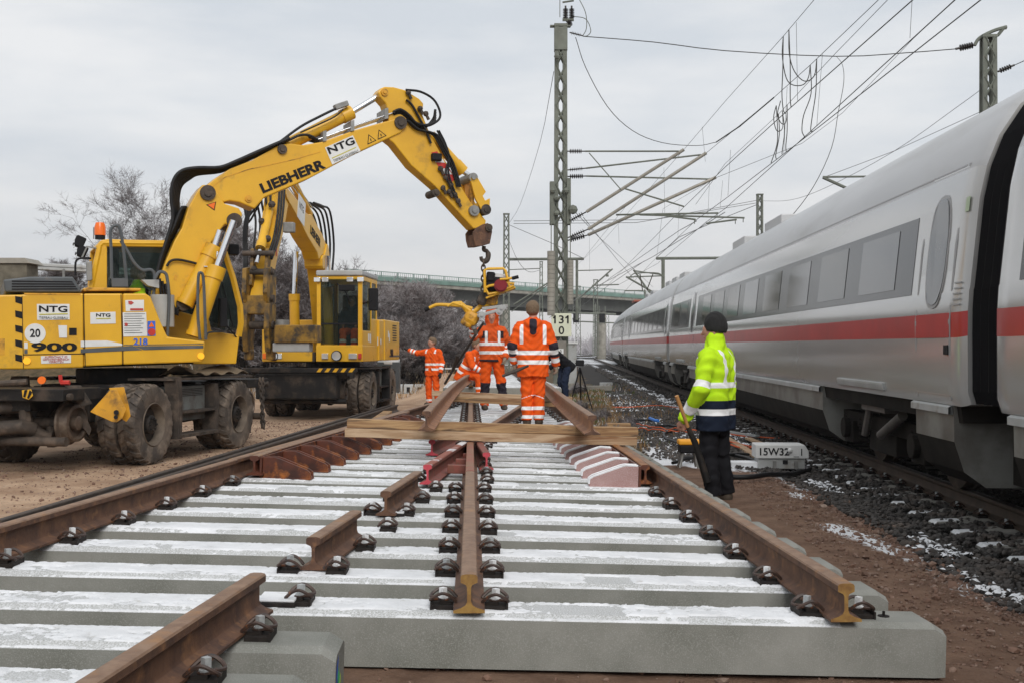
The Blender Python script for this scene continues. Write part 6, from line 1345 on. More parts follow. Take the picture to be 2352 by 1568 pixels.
mr = b2('side_mirror', 1.9, 1.96, T1+.12, T1+.34, 2.35, 2.85, 'ink', .03, cb2); MB().tube([(1.95,T1,2.5),(2.0,T1+.15,2.55),(1.95,T1+.2,2.6)],.012,5).build('mirror_arm', M['ink'], cb2)
MB().tube([(2.08,.85,2.55),(2.1,.75,2.75),(2.08,.55,2.95)],.015,5).build('wiper', M['ink'], cb2); b2('mirror_box', 2.06, 2.14, .60, .95, 2.78, 2.92, 'ink', .02, cb2)
seg = MB(); seg.tube([(-.4,.7,3.2),(-.4,.7,3.3),(-.4,.95,3.3),(-.4,.95,3.2)],.015,5); seg.build('hand_rail', M['ink'], cb2)
for t, z, r, m in ((-.85,1.36,.10,'lens'),(.55,1.37,.115,'lens')):
    mb = MB(); mb.cyl((2.08,t,z),(2.14,t,z),r,20); h = mb.build('head_lamp', M['ink'], e2r, smooth=40); mb = MB(); mb.cyl((2.14,t,z),(2.148,t,z),r*.85,20); mb.build('lens', M[m], h)
for t0, t1, m in ((-1.10,-1.02,'orange_lens'),(-.98,-.99+.32,'lens'),(.22,.36,'lens'),(.82,1.0,'lens'),(1.03,1.10,'red')):
    mb = MB(); mb.bb(2.07,2.125,min(t0,t1),max(t0,t1),1.30,1.42); mb.build('lamp', M[m], e2r, bevel=.008)
for (t,y0,w,h) in ((.5,2.0,.10,.16),(.62,1.9,.09,.2),(-.5,1.82,.10,.14),(-.9,1.8,.1,.2)): b2('sticker', -t-.3, -t-.3+w, 1.183, 1.188, y0-.2, y0-.2+h, 'white', 0)
b2('sticker', 1.3,1.42,T1+.012,T1+.018,1.68,1.86,'white',0,cb2); b2('sticker', 1.1,1.22,T1+.012,T1+.018,1.66,1.86,'white',0,cb2)
text_mesh('900', .26, Matrix(((-1,0,0,-1.2),(0,0,1,1.189),(0,1,0,1.42),(0,0,0,1))), M['ink'], parent=e2r, sx=1.0, bold=.008)
b2('stripe_grey', -2.3, -.9, 1.182, 1.187, 1.33, 1.37, 'greypaint', 0)
# boom of the farther machine: the same section shapes, turned about their joints
def sz(pts): return [(v.x, v.z) for v in (E1.loc(x,y,TB-.2) for x,y in pts)]
def retarget(pts, a_ref, b_ref, a_new, b_new, keepw=1.0):
    ar, br_ = sz([a_ref])[0], sz([b_ref])[0]; dr = (br_[0]-ar[0], br_[1]-ar[1]); dn = (b_new[0]-a_new[0], b_new[1]-a_new[1])
    lr, ln = math.hypot(*dr), math.hypot(*dn); ur = (dr[0]/lr, dr[1]/lr); un = (dn[0]/ln, dn[1]/ln); k = ln/lr
    out = []
    for (s, z) in sz(pts):
        x, y = s-ar[0], z-ar[1]; l = x*ur[0]+y*ur[1]; w = -x*ur[1]+y*ur[0]
        out.append((a_new[0]+l*k*un[0]-w*keepw*un[1], a_new[1]+l*k*un[1]+w*keepw*un[0]))
    return out
def sec2(name, poly, w, tc, m='yellow', parent=None, bev=.015):
    mb = MB(); mb.prism(poly, lambda a,b:(a,tc-w/2,b), lambda a,b:(a,tc+w/2,b)); return mb.build(name, M[m], parent or e2r, bevel=bev)
T2 = -.12; J0, J1, J2, J3 = (.55,1.5), (1.0,3.79), (4.37,4.66), (5.55,2.62)
bs2 = sec2('boom_base', retarget(base, (384,765), (478,443), J0, J1), .42, T2)
bm2 = sec2('boom', retarget(sec, (478,443), (921,282), J1, J2), .36, T2)
st2 = sec2('stick', retarget(stk, (921,282), (1088,500), J2, J3), .30, T2)
def l2(s, t, z): return Vector((s,t,z))
def ram2(name, a, b, c, r, rr, f='yellow'):
    o = MB().cyl(a,b,r,16).cyl(b-(b-a).normalized()*.15,b,r*1.15,16).build(name, M[f], e2r, smooth=40); MB().cyl(b,c,rr,12).build('piston_rod', M['chrome'], o, smooth=40)
ram2('lift_cylinder', l2(1.5,T2-.42,1.6), l2(1.55,T2-.42,2.75), l2(1.55,T2-.38,3.7), .11, .055); ram2('lift_cylinder', l2(1.3,T2+.32,1.6), l2(1.5,T2+.32,2.9), l2(1.6,T2+.34,3.6), .11, .055)
ram2('stick_cylinder', l2(1.9,T2,4.5), l2(3.5,T2,5.1), l2(4.2,T2,5.25), .09, .045); ram2('bucket_cylinder', l2(4.75,T2,4.5), l2(5.6,T2,3.4), l2(5.85,T2,3.1), .085, .04)
for k_ in range(5):
    tt = T2-.2+.09*k_; MB().tube(smoothpath([l2(.5,tt,2.2),l2(.35,tt,3.2),l2(.15,tt,4.0),l2(.55,tt,4.55+.04*k_),l2(1.3,tt,4.75),l2(2.1,tt,4.72)],5), .026, 6).build('hose', M['hose'], e2r, smooth=60)
    MB().tube(smoothpath([l2(3.9,tt,5.0),l2(4.5,tt-.1,5.1),l2(4.95,tt-.15,4.5),l2(4.9,tt-.1,4.0),l2(5.2,tt-.05,3.4)],5), .022, 6).build('hose', M['hose'], e2r, smooth=60)
for k_ in range(4):
    tt = T2-.35-.02*k_; MB().tube(smoothpath([l2(4.2,tt+.1,5.0),l2(4.6,tt-.2,4.3+.1*k_),l2(4.7,tt-.15,4.0+.1*k_),l2(4.6,tt+.1,4.5)],5), .02, 6).build('hose', M['hose'], e2r, smooth=60)
    tt = T2-.15+.1*k_; MB().tube([l2(2.2,tt,4.60),l2(3.9,tt,4.98)], .013, 5).build('hydraulic_pipe', M['chrome'], e2r)
for k_ in range(3):
    tt = T2+.10+.05*k_; MB().tube(smoothpath([l2(4.6,tt,5.15),l2(5.0,tt+.1,4.6),l2(5.2,tt+.12,4.1),l2(5.35,tt+.08,3.6),l2(5.55,tt,3.2)],5), .024, 6).build('hose', M['hose'], e2r, smooth=60)
    tt = T2-.30+.03*k_; MB().tube(smoothpath([l2(5.0,tt,4.6),l2(5.3,tt-.1,3.9),l2(5.4,tt-.08,3.2),l2(5.6,tt,2.7)],5), .022, 6).build('hose', M['hose'], e2r, smooth=60)
for k_, (s_, z_) in enumerate(((5.0,4.3),(5.15,3.95),(5.3,3.6),(5.45,3.3),(4.75,4.85),(5.6,3.0))): MB().ball((s_+.12,T2+.08*(-1)**k_,z_),.07,8,jit=.2).build('hose_fitting', M['muddy'], e2r)
# lettering on the left face of its boom (t +)
da = math.atan2(J2[1]-J1[1], J2[0]-J1[0])
def text2(s_, s, z, size, m, sx, bold): 
    ca_, sa_ = math.cos(da), math.sin(da); Mx = Matrix(((-ca_,sa_*-1*-1,0,s),(0,0,1,T2+.184),(-sa_,ca_,0,z),(0,0,0,1))); Mx = frame(Vector((s,T2+.185,z)), Vector((-ca_,0,-sa_)), Vector((-sa_,0,ca_))); return text_mesh(s_, size, Mx, M[m], 'lettering', bm2, sx=sx, bold=bold)
text2('LIEBHERR', 2.05, 3.98, .26, 'ink', .85, .006)
pc, pd = math.cos(da), math.sin(da)
def plate2(s, z, w, h, m, t): 
    q = [(s+a*pc-b*pd, z+a*pd+b*pc) for a,b in ((-w/2,-h/2),(w/2,-h/2),(w/2,h/2),(-w/2,h/2))]; mb = MB(); mb.prism(q, lambda a,b:(a,t,b), lambda a,b:(a,t+.005,b)); mb.build('sign_plate', M[m], bm2)
plate2(3.25, 4.42, .60, .52, 'white', T2+.181); text2('NTG', 3.25, 4.46, .20, 'ink', .9, .004)
# grab / quick coupler hanging from the stick
gb = empty('coupler_head'); gb.parent = e2r
for tt in (-.20,.20):
    mb = MB(); mb.prism([(5.35,2.9),(5.65,3.05),(5.95,3.0),(6.0,2.55),(5.85,2.3),(5.6,2.2),(5.4,2.4)], lambda a,b:(a,T2+tt-.04,b), lambda a,b:(a,T2+tt+.04,b)); mb.build('side_plate', M['greasy'], gb, bevel=.008)
    mb = MB(); mb.prism([(5.45,3.35),(5.65,3.4),(5.8,2.7),(5.6,2.65)], lambda a,b:(a,T2+tt*.7-.03,b), lambda a,b:(a,T2+tt*.7+.03,b)); mb.build('link_bar', M['greasy'], gb, bevel=.008)
    mb = MB(); mb.prism([(5.45,2.35),(5.9,2.35),(5.95,1.9),(5.85,1.45),(5.5,1.45),(5.42,1.9)], lambda a,b:(a,T2+tt*1.05-.05,b), lambda a,b:(a,T2+tt*1.05+.05,b)); mb.build('claw', M['greasy'], gb, bevel=.01)
mb = MB(); mb.bb(5.5,5.9,T2-.2,T2+.2,2.15,2.5); mb.build('cross_block', M['greasy'], gb, bevel=.02)
mb = MB()
for z, r in ((2.95,.06),(2.45,.07),(1.95,.08),(3.3,.05)): mb = MB(); mb.cyl((5.72,T2-.3,z),(5.72,T2+.3,z),r,14); mb.build('pin', M['muddy'], gb, smooth=40)
mb = MB(); mb.cyl((5.7,T2+.45,1.6),(5.7,T2+.45,2.05),.13,16); mb.build('rotator', M['steel'], gb, smooth=40)
b2('carried_frame', 5.5, 5.9, T2+.35, T2+1.15, 1.62, 1.95, 'greasy', .02, gb); b2('carried_plate', 5.55, 5.85, T2+.3, T2+1.0, 1.45, 1.62, 'lightgrey', .02, gb); b2('lower_jaw', 5.5, 5.75, T2-.28, T2-.14, 1.3, 1.5, 'greasy', .03, gb); b2('lower_jaw', 5.5, 5.75, T2+.14, T2+.28, 1.3, 1.5, 'greasy', .03, gb)
mb = MB(); mb.bb(5.0,5.15,T2+.30,T2+.52,3.75,3.95); mb.build('work_lamp', M['steel'], st2, bevel=.02); sp_ = MB(); sp_.bb(5.02,5.07,T2+.151,T2+.158,3.3,4.1); sp_.build('hazard_plate', M['red'], st2)
# front rail gear of the farther machine, hazard strip on its bumper
fb = MB(); fb.bb(3.0,3.12,-1.22,1.2,1.02,1.12); fb.build('bumper_bar', M['black'], e2r, bevel=.01)
for k_ in range(5): mb = MB(); mb.prism([(.35+k_*.17,1.03),(.43+k_*.17,1.03),(.49+k_*.17,1.11),(.41+k_*.17,1.11)], lambda a,b:(3.122,a,b), lambda a,b:(3.127,a,b)); mb.build('hazard_stripe', M['yellow'], e2r)
mb = MB(); mb.bb(2.2,3.0,-1.0,.75,.45,.98); mb.build('front_frame', M['black'], e2r, bevel=.03)

# ---------- screwing machine hanging on the chain
Y3 = 18.2; sm_o = P(1118,700,Y3)
sm_ = empty('sleeper_screwing_machine', sm_o, 0, 'yellow petrol sleeper screwing machine with handlebars hanging on the chain', 'track machine')
q3 = lambda x, y, d=0: P(x,y,Y3+d)-sm_o
def tb(name, pts, r, m='yellow', d=0, k=0, n=8):
    v = [q3(*p) if len(p) > 2 else q3(p[0],p[1],d) for p in pts]; v = smoothpath(v,k) if k else v; return MB().tube(v, r, n).build(name, M[m], sm_, smooth=50)
tb('engine_frame', [(1114,672),(1113,621),(1120,618),(1156,617),(1161,622),(1169,655),(1172,662)], .022, d=-.25)
tb('engine_frame', [(1114,662),(1122,676),(1140,673),(1180,657),(1181,652),(1165,650),(1124,657),(1114,662)], .022, d=-.25)
tb('engine_frame', [(1114,672),(1113,621),(1120,618),(1156,617),(1161,622),(1169,655)], .022, d=.15)
tb('grip_bar', [(1148,642),(1165,641),(1190,636)], .02, d=-.3); tb('grip', [(1176,640),(1191,636)], .028, 'ink', d=-.3)
def blk(name, x, y, w, h, dep, m, d=0, rot=0, bev=.03):
    mb = MB(); mb.box(q3(x,y,d), (w,dep,h), Matrix.Rotation(rot,3,'Y')); return mb.build(name, M[m], sm_, bevel=bev)
blk('engine_block', 1140, 654, .34, .24, .28, 'ink', -.05, .1); blk('fuel_tank', 1147, 637, .22, .10, .24, 'white', -.05, .1); blk('air_filter', 1127, 637, .14, .16, .22, 'ink', -.1, .1); MB().cyl(q3(1150,656,-.30), q3(1150,656,-.14), .105, 20).cyl(q3(1150,656,-.335), q3(1150,656,-.2), .08, 16).build('recoil_housing', M['maroon'], sm_, smooth=40)
blk('engine_plate', 1150, 674, .50, .03, .40, 'yellow', -.05, -.35, .01); blk('gearbox', 1128, 684, .22, .26, .24, 'yellow_old', 0, .3, .06); blk('gearbox', 1122, 695, .30, .14, .18, 'yellow', 0, -.2, .05); blk('clutch_housing', 1110, 685, .16, .24, .2, 'muddy', -.05, .4, .05)
tb('handle_bar', [(984,709),(998,702),(1012,700),(1060,703),(1085,709)], .028, k=2); tb('grip', [(975,713),(986,708)], .034, 'ink'); tb('handle_bar', [(1028,704),(1040,696),(1060,702)], .018, d=-.2); tb('main_beam', [(1040,698),(1058,696),(1072,715),(1085,735)], .035); tb('main_beam', [(1060,700),(1085,720),(1105,703),(1118,695)], .045)
blk('drive_head', 1083, 731, .24, .22, .22, 'yellow_old', 0, .5, .07); blk('drive_head', 1072, 742, .20, .12, .18, 'yellow_old', 0, .5, .05); tb('socket', [(1083,740),(1090,756)], .045, 'steel', n=12); tb('socket', [(1090,756),(1094,768)], .035, 'muddy', n=12)
blk('roller_frame', 1130, 717, .48, .05, .08, 'lightgrey', -.15, -.28, .01); blk('roller_frame', 1137, 706, .42, .05, .05, 'lightgrey', -.1, -.12, .01)
for x, y in ((1107,724),(1147,716),(1152,708)):
    mb = MB(); mb.cyl(q3(x,y,-.22), q3(x,y,-.08), .056, 18); mb.cyl(q3(x,y,-.25), q3(x,y,-.07), .022, 12); mb.build('guide_roller', M['lightgrey'], sm_, smooth=40)
tb('cable', [(1100,700),(1097,690),(1103,676),(1113,668)], .02, 'hose', k=3)
# support rod held by the workers
rod = MB(); r0 = P(1110,742,18.9); rod.tube([Vector((0,0,0)), P(1050,833,19.6)-r0, P(1022,880,20.2)-r0], .022, 6); rod.tube([P(1052,815,19.3)-r0, P(1040,850,19.8)-r0], .03, 6)
o = rod.build('support_rod', M['olddark'], label='long dark rod slanting from the hanging machine down to the track', cat='rod'); o.location = r0
# ================================================================ PEOPLE
def surfnet(f, lo, hi, h):
    n = [int(math.ceil((hi[i]-lo[i])/h))+1 for i in range(3)]; ax = [lo[i]+h*np.arange(n[i]) for i in range(3)]
    G = np.stack(np.meshgrid(*ax, indexing='ij'), -1); Vv = f(G.reshape(-1,3)).reshape(n); s = Vv < 0
    c = [Vv[i:n[0]-1+i, j:n[1]-1+j, k:n[2]-1+k] for i in (0,1) for j in (0,1) for k in (0,1)]
    S = np.stack([x < 0 for x in c], 0); act = S.any(0) & ~S.all(0); I = np.argwhere(act); idx = -np.ones(act.shape, int); idx[act] = np.arange(len(I))
    acc = np.zeros((len(I),3)); cnt = np.zeros(len(I)); off = [(i,j,k) for i in (0,1) for j in (0,1) for k in (0,1)]
    vals = [x[act] for x in c]
    for a in range(8):
        for b in range(a+1, 8):
            d = np.array(off[b])-np.array(off[a])
            if np.abs(d).sum() != 1: continue
            va, vb = vals[a], vals[b]; m = (va < 0) != (vb < 0); t = np.where(m, va/np.where(m, va-vb, 1), 0)
            acc += m[:,None]*(np.array(off[a])+t[:,None]*d); cnt += m
    V = np.array(lo)+h*(I+acc/cnt[:,None]); quads = []
    for axn in range(3):
        o1, o2 = [(1,2),(2,0),(0,1)][axn]; sl = [slice(None)]*3
        a0 = np.take(s, range(n[axn]-1), axis=axn); a1 = np.take(s, range(1, n[axn]), axis=axn); E_ = np.argwhere(a0 != a1)
        ok = (E_[:,o1] > 0) & (E_[:,o2] > 0) & (E_[:,o1] < n[o1]-1) & (E_[:,o2] < n[o2]-1); E_ = E_[ok]
        def g(d1, d2): q = E_.copy(); q[:,o1] += d1; q[:,o2] += d2; return idx[q[:,0],q[:,1],q[:,2]]
        q = np.stack([g(-1,-1), g(0,-1), g(0,0), g(-1,0)], -1); fl = a0[E_[:,0],E_[:,1],E_[:,2]]; q[~fl] = q[~fl][:,::-1]; quads.append(q)
    return V, np.concatenate(quads)
def cap(p, a, b, ra, rb, sy=1.0):
    a = np.array(a, float); b = np.array(b, float); ba = b-a; pa = p-a; h = np.clip(pa@ba/max(ba@ba,1e-9), 0, 1); q = pa-h[:,None]*ba
    if sy != 1.0: q = q*np.array([1,sy,1])
    return np.linalg.norm(q, axis=1)-(ra+(rb-ra)*h), h
def smin(a, b, k): h = np.clip(.5+.5*(b-a)/k, 0, 1); return b*(1-h)+a*h-k*h*(1-h)
def union(p, bones, k=.03):
    d = None
    for bn_ in bones:
        x, _ = cap(p, *bn_); d = x if d is None else smin(d, x, k)
    return d
def cloth_mat(name, base, dark=None, silver=(.84,.85,.86)):
    m = bpy.data.materials.new(name); m.use_nodes = True; nt = m.node_tree; b = nt.nodes['Principled BSDF']; N = nt.nodes.new; L = nt.links.new
    b.inputs['Roughness'].default_value = .8; b.inputs['Specular IOR Level'].default_value = .15; tc = N('ShaderNodeTexCoord'); n = N('ShaderNodeTexNoise'); n.inputs['Scale'].default_value = 6; n.inputs['Detail'].default_value = 4; L(tc.outputs['Object'], n.inputs[0])
    r = N('ShaderNodeValToRGB'); r.color_ramp.elements[0].position = .3; r.color_ramp.elements[1].position = .7; r.color_ramp.elements[0].color = tuple(x*.82 for x in base)+(1,); r.color_ramp.elements[1].color = tuple(base)+(1,); L(n.outputs[0], r.inputs[0]); col = r.outputs[0]
    def layer(att, c, col):
        a = N('ShaderNodeAttribute'); a.attribute_name = att; lt = N('ShaderNodeMath'); lt.operation = 'LESS_THAN'; L(a.outputs['Fac'], lt.inputs[0]); lt.inputs[1].default_value = 0
        mx = N('ShaderNodeMixRGB'); L(lt.outputs[0], mx.inputs[0]); L(col, mx.inputs[1]); mx.inputs[2].default_value = tuple(c)+(1,); return mx.outputs[0], lt.outputs[0]
    if dark is not None: col, _ = layer('dark', dark, col)
    if silver is not None: col, _ = layer('band', silver, col)
    L(col, b.inputs['Base Color']); bp = N('ShaderNodeBump'); bp.inputs['Distance'].default_value = .004; n2 = N('ShaderNodeTexNoise'); n2.inputs['Scale'].default_value = 22; n2.inputs['Detail'].default_value = 3; L(tc.outputs['Object'], n2.inputs[0]); L(n2.outputs[0], bp.inputs['Height']); L(bp.outputs[0], b.inputs['Normal'])
    return m
CM = {'orange': cloth_mat('hi_vis_orange', (.88,.115,.012), (.03,.025,.035)), 'lime': cloth_mat('hi_vis_lime', (.55,.88,.02), (.012,.018,.035)), 'blackcloth': cloth_mat('black_cloth', (.012,.012,.015), (.02,.02,.02)), 'skin': mat('skin', (.50,.27,.19), (.43,.21,.15), 12, .6), 'hair': mat('short_brown_hair', (.13,.085,.05), (.19,.13,.08), 60, .8, bump=.004, bscale=90), 'glove': mat('work_glove', (.32,.25,.19), (.24,.18,.13), 20, .9), 'boot': mat('leather_boot', (.05,.035,.025), (.09,.07,.05), 15, .8), 'beanie': mat('black_knit', (.012,.012,.013), (.02,.02,.02), 80, .95, bump=.004, bscale=150), 'dirtyorange': cloth_mat('soiled_orange', (.72,.11,.02), (.035,.025,.03)), 'eye': mat('eye_dark', (.03,.02,.02)), 'lip': mat('lip', (.35,.12,.10)), 'blueblack': cloth_mat('dark_blue_cloth', (.02,.03,.06), None)}
def V3(*a): return np.array(a, float)
def person(label, loc, yaw, J, st, s=1.0, vox=.013, group=None):
    root = empty('person', loc, R(yaw), label, 'person', group); root.scale = (s,s,s)
    D = dict(pelvis=(0,0,.95), chest=(0,0,1.36), shl=(.185,0,1.40), shr=(-.185,0,1.40), ell=(.26,.02,1.13), elr=(-.26,.02,1.13), wrl=(.27,-.06,.88), wrr=(-.27,-.06,.88),
             hil=(.095,0,.90), hir=(-.095,0,.90), knl=(.11,-.02,.50), knr=(-.11,-.02,.50), anl=(.12,.02,.10), anr=(-.12,.02,.10), head=(0,-.02,1.63), hyaw=0, hdl=(0,-.1,-1), hdr=(0,-.1,-1), tol=None, tor=None, curl=.6)
    D.update(J); g = {k: (V3(*v) if isinstance(v, tuple) else v) for k, v in D.items()}
    axis = g['chest']-g['pelvis']; axis = axis/np.linalg.norm(axis); pel = g['pelvis']; tc = lambda p: (p-pel)@axis+.95
    chest_ = g['chest']; hc = g['head']; ya = R(g['hyaw']); Rh = np.array([[math.cos(ya),-math.sin(ya),0],[math.sin(ya),math.cos(ya),0],[0,0,1]]); hp = lambda *a: hc+Rh@V3(*a)
    def hand(w, d, side, curl):
        d = d/np.linalg.norm(d); x = np.cross(d, V3(0,1,0) if abs(d[1]) < .8 else V3(1,0,0)); x /= np.linalg.norm(x); f = np.cross(x, d); out = [(w, w+d*.04, .028, .032), (w+d*.04-f*.022, w+d*.085-f*.025, .02, .017), (w+d*.04+f*.022, w+d*.085+f*.025, .02, .017)]
        xin = -x*np.sign((x[0] if abs(x[0]) > .01 else 1)*side)
        for i, L_ in enumerate((.062,.072,.068,.052)):
            b0 = w+d*.085+f*(-.033+.022*i); m_ = b0+(d*(1-curl*.5)+xin*curl*.5)*L_*.5; e = m_+(d*(1-curl)+xin*curl)*L_*.55; out += [(b0, m_, .0105, .010), (m_, e, .010, .008)]
        t0 = w+d*.03-f*.028; t1 = t0+(d*.6-f*.5+xin*.35)*.045; out += [(t0, t1, .014, .012), (t1, t1+(d*.8+xin*.4)*.035, .012, .009)]
        return out
    hl = hand(g['wrl'], g['hdl'], 1, g['curl']); hr = hand(g['wrr'], g['hdr'], -1, g['curl'])
    def tl(k): a = g[k]; return a+V3(0,-.17,-.06) if g['to'+k[-1]] is None else a+g['to'+k[-1]]
    body_b = [(pel+V3(.07,0,-.02), chest_+V3(.07,0,-.05), .105, .11), (pel-V3(.07,0,.02), chest_+V3(-.07,0,-.05), .105, .11), (g['shl'], g['shr'], .06, .06), (chest_+axis*.05, hc+V3(0,.015,-.08), .06, .052),
              (g['shl'], g['ell'], .052, .042), (g['ell'], g['wrl'], .042, .03), (g['shr'], g['elr'], .052, .042), (g['elr'], g['wrr'], .042, .03), (g['hil'], g['knl'], .082, .055), (g['knl'], g['anl'], .055, .04), (g['hir'], g['knr'], .082, .055), (g['knr'], g['anr'], .055, .04), (g['anl'], tl('anl'), .04, .035), (g['anr'], tl('anr'), .04, .035)]
    head_b = [(hp(0,.02,.045), hp(0,.0,-.0), .088, .080), (hp(0,-.03,-.03), hp(0,-.045,-.075), .062, .042), (hp(0,-.02,.05), hp(0,-.05,.02), .07, .06)]
    feat = [(hp(0,-.088,.02), hp(0,-.112,-.018), .011, .016), (hp(.079,.012,.02), hp(.083,.02,-.02), .016, .012), (hp(-.079,.012,.02), hp(-.083,.02,-.02), .016, .012), (hp(-.03,-.080,.033), hp(.03,-.080,.033), .018, .018), (hp(-.018,-.092,-.05), hp(.018,-.092,-.05), .011, .011)]
    def fbody(p):
        d = union(p, body_b, .035); d = smin(d, union(p, head_b, .02), .02); d = smin(d, union(p, feat, .006), .008)
        for h_ in (hl, hr): d = smin(d, union(p, h_, .006), .012)
        return d
    def bounds(bones, pad): P_ = np.array([x for b in bones for x in b[:2]]); return P_.min(0)-pad, P_.max(0)+pad
    lo, hi = bounds(body_b+head_b+hl+hr, .16); V, Fq = surfnet(fbody, lo, hi, min(vox,.0125)); body = np_mesh('body', V, Fq, CM[st.get('hand','skin')] if False else CM['skin'], root, smooth=True)
    def wr(p, a=.006): return a*(1.3*np.sin(p[:,2]*34+9*np.sin(p[:,0]*7+p[:,1]*5))*np.sin(p[:,0]*19+p[:,1]*16+2+2*np.sin(p[:,2]*9))+.8*np.sin(p[:,2]*62+6*np.sin(p[:,0]*13+p[:,1]*11)))
    # jacket
    if st.get('jacket'):
        fat = st.get('fat', 1.0); r1, r2 = .128*fat, .125*fat; hem = st.get('hem', .74); hz = axis*(hem-.95)
        tor = [(pel+hz+V3(.085,0,0), chest_+V3(.085,0,-.04), r1, r2), (pel+hz-V3(.085,0,0), chest_+V3(-.085,0,-.04), r1, r2), (g['shl']+V3(-.02,0,-.01), g['shr']+V3(.02,0,-.01), .085, .085)]
        arms = [(g['shl'], g['ell'], .088, .070), (g['ell'], g['wrl'], .070, .056), (g['shr'], g['elr'], .088, .070), (g['elr'], g['wrr'], .070, .056)]
        cr = st.get('cr',1.0); col = [(chest_+axis*.05+V3(-.02,.0,0), chest_+axis*st.get('collar',.13)+V3(-.018,-.008,0), .085*cr, .068*cr), (chest_+axis*.05+V3(.02,.0,0), chest_+axis*st.get('collar',.13)+V3(.018,-.008,0), .085*cr, .068*cr)]
        hood = []
        if st.get('hood') == 'down': hood = [(chest_+V3(-.07,.09,.10), chest_+V3(.07,.09,.10), .062, .062), (chest_+V3(0,.12,.05), chest_+V3(0,.11,-.04), .07, .05), (chest_+V3(-.095,.03,.10), chest_+V3(-.06,-.07,.05), .05, .04), (chest_+V3(.095,.03,.10), chest_+V3(.06,-.07,.05), .05, .04)]
        if st.get('hood') == 'up': hood = [(hp(0,.03,.06), hp(0,.03,-.08), .125, .12), (hp(0,.0,.05), hp(0,-.03,.06), .115, .11)]
        def fj(p):
            d = union(p, tor, .06); d = smin(d, union(p, arms, .03), st.get('ak',.04)); d = smin(d, union(p, col+hood, .03), .03); d = d+wr(p)
            if st.get('hood') == 'up':
                f_, _ = cap(p, hp(0,-.11,.045), hp(0,-.13,-.065), .085, .072); f2, _ = cap(p, hp(0,-.22,.03), hp(0,-.22,-.07), .11, .10); d = -smin(-d, smin(f_, f2, .02), .015)
            elif not hood:
                f_, _ = cap(p, hc, hc+V3(0,-.06,-.08), .07, .045); d = np.maximum(d, -np.where(p[:,2] > chest_[2]+.12, f_, 1))
            t_ = tc(p); arm_d = union(p, arms, .02); cut = hem-t_+.006*np.sin(p[:,0]*20+p[:,1]*14); d = np.maximum(d, np.where(arm_d < .012, -1, cut))
            for w_, e_ in ((g['wrl'], g['ell']), (g['wrr'], g['elr'])): a = (w_-e_)/np.linalg.norm(w_-e_); q = (p-w_)@a; near_ = np.linalg.norm(p-w_, axis=1) < .12; d = np.maximum(d, np.where(near_, q-.005, -1))
            return d
        lo, hi = bounds(tor+arms+col+hood, .17); V, Fq = surfnet(fj, lo, hi, vox); o = np_mesh('jacket', V, Fq, CM[st['jacket']], root, smooth=True)
        dt = union(V, tor, .05); da_ = []; ha = []
        for b_ in arms: x, h = cap(V, *b_); da_.append(x); ha.append(h)
        da_ = np.array(da_); ha = np.array(ha); k_ = da_.argmin(0); t_arm = ha[k_, np.arange(len(V))]; isarm = da_.min(0) < dt-.004; low = (k_ % 2 == 1)
        ta = tc(V); ex = V[:,0]; lat = ex; bnd = np.full(len(V), 1.)
        for c, hw in st.get('bands', ((1.05,.025),(.92,.025))): bnd = np.minimum(bnd, np.abs(ta-c)-hw)
        for (c, hw, z0, z1) in st.get('straps', ((.125,.026,1.13,1.50),)): bnd = np.minimum(bnd, np.maximum(np.abs(np.abs(lat)-c-(ta-z0)*.0)-hw, np.maximum(z0-ta, ta-z1)))
        ab = np.full(len(V), 1.); L1 = .28
        for (seg_, c, hw) in st.get('armbands', ((1,.30,.09),(1,.70,.09))): ab = np.minimum(ab, np.where(low == bool(seg_), (np.abs(t_arm-c)-hw)*L1, 1))
        setatt(o, 'band', np.where(isarm, ab, np.where(ta < 1.47, bnd, 1)))
        dk = np.full(len(V), 1.)
        if st.get('darkhem'): dk = np.minimum(dk, np.where(isarm, 1, ta-st['darkhem']))
        if st.get('darkelbow'): dk = np.minimum(dk, np.where(isarm & ~low, (.86-t_arm)*L1, np.where(isarm & low, (t_arm-st['darkelbow'])*L1, 1)))
        if st.get('darkhood') and hood: hd, _ = cap(V, chest_+V3(0,.16,.16), chest_+V3(0,.17,-.02), .045, .04); dk = np.minimum(dk, hd-.012)
        if st.get('darkyoke'): dk = np.minimum(dk, np.where(isarm, 1, np.maximum(np.abs(np.abs(lat)-.14)-.06, np.maximum(1.27-ta, ta-1.40))))
        setatt(o, 'dark', dk)
    # trousers
    if st.get('trousers'):
        tr = [(g['hil']+V3(0,0,.03), g['knl'], .108, .083), (g['knl'], g['anl'], .083, .078), (g['hir']+V3(0,0,.03), g['knr'], .108, .083), (g['knr'], g['anr'], .083, .078), (pel+V3(.06,0,0), pel-V3(.06,0,0), .12, .12)]
        def ft(p):
            a = union(p, tr[:2]+tr[4:], .04); b = union(p, tr[2:4]+tr[4:], .04); d = smin(a, b, .012)+wr(p, .006)
            for w_, e_ in ((g['anl'], g['knl']), (g['anr'], g['knr'])): ax_ = (w_-e_)/np.linalg.norm(w_-e_); q = (p-w_)@ax_; near_ = np.linalg.norm(p-w_, axis=1) < .16; d = np.maximum(d, np.where(near_, q-.02, -1))
            return d
        lo, hi = bounds(tr, .16); V, Fq = surfnet(ft, lo, hi, vox); o = np_mesh('trousers', V, Fq, CM[st['trousers']], root, smooth=True)
        hh = [cap(V, *tr[i]) for i in (0,1,2,3)]; dd = np.array([x for x,_ in hh]); k_ = dd.argmin(0); t_ = np.array([h for _,h in hh])[k_, np.arange(len(V))]; shin = (k_ % 2 == 1); b_ = np.full(len(V), 1.)
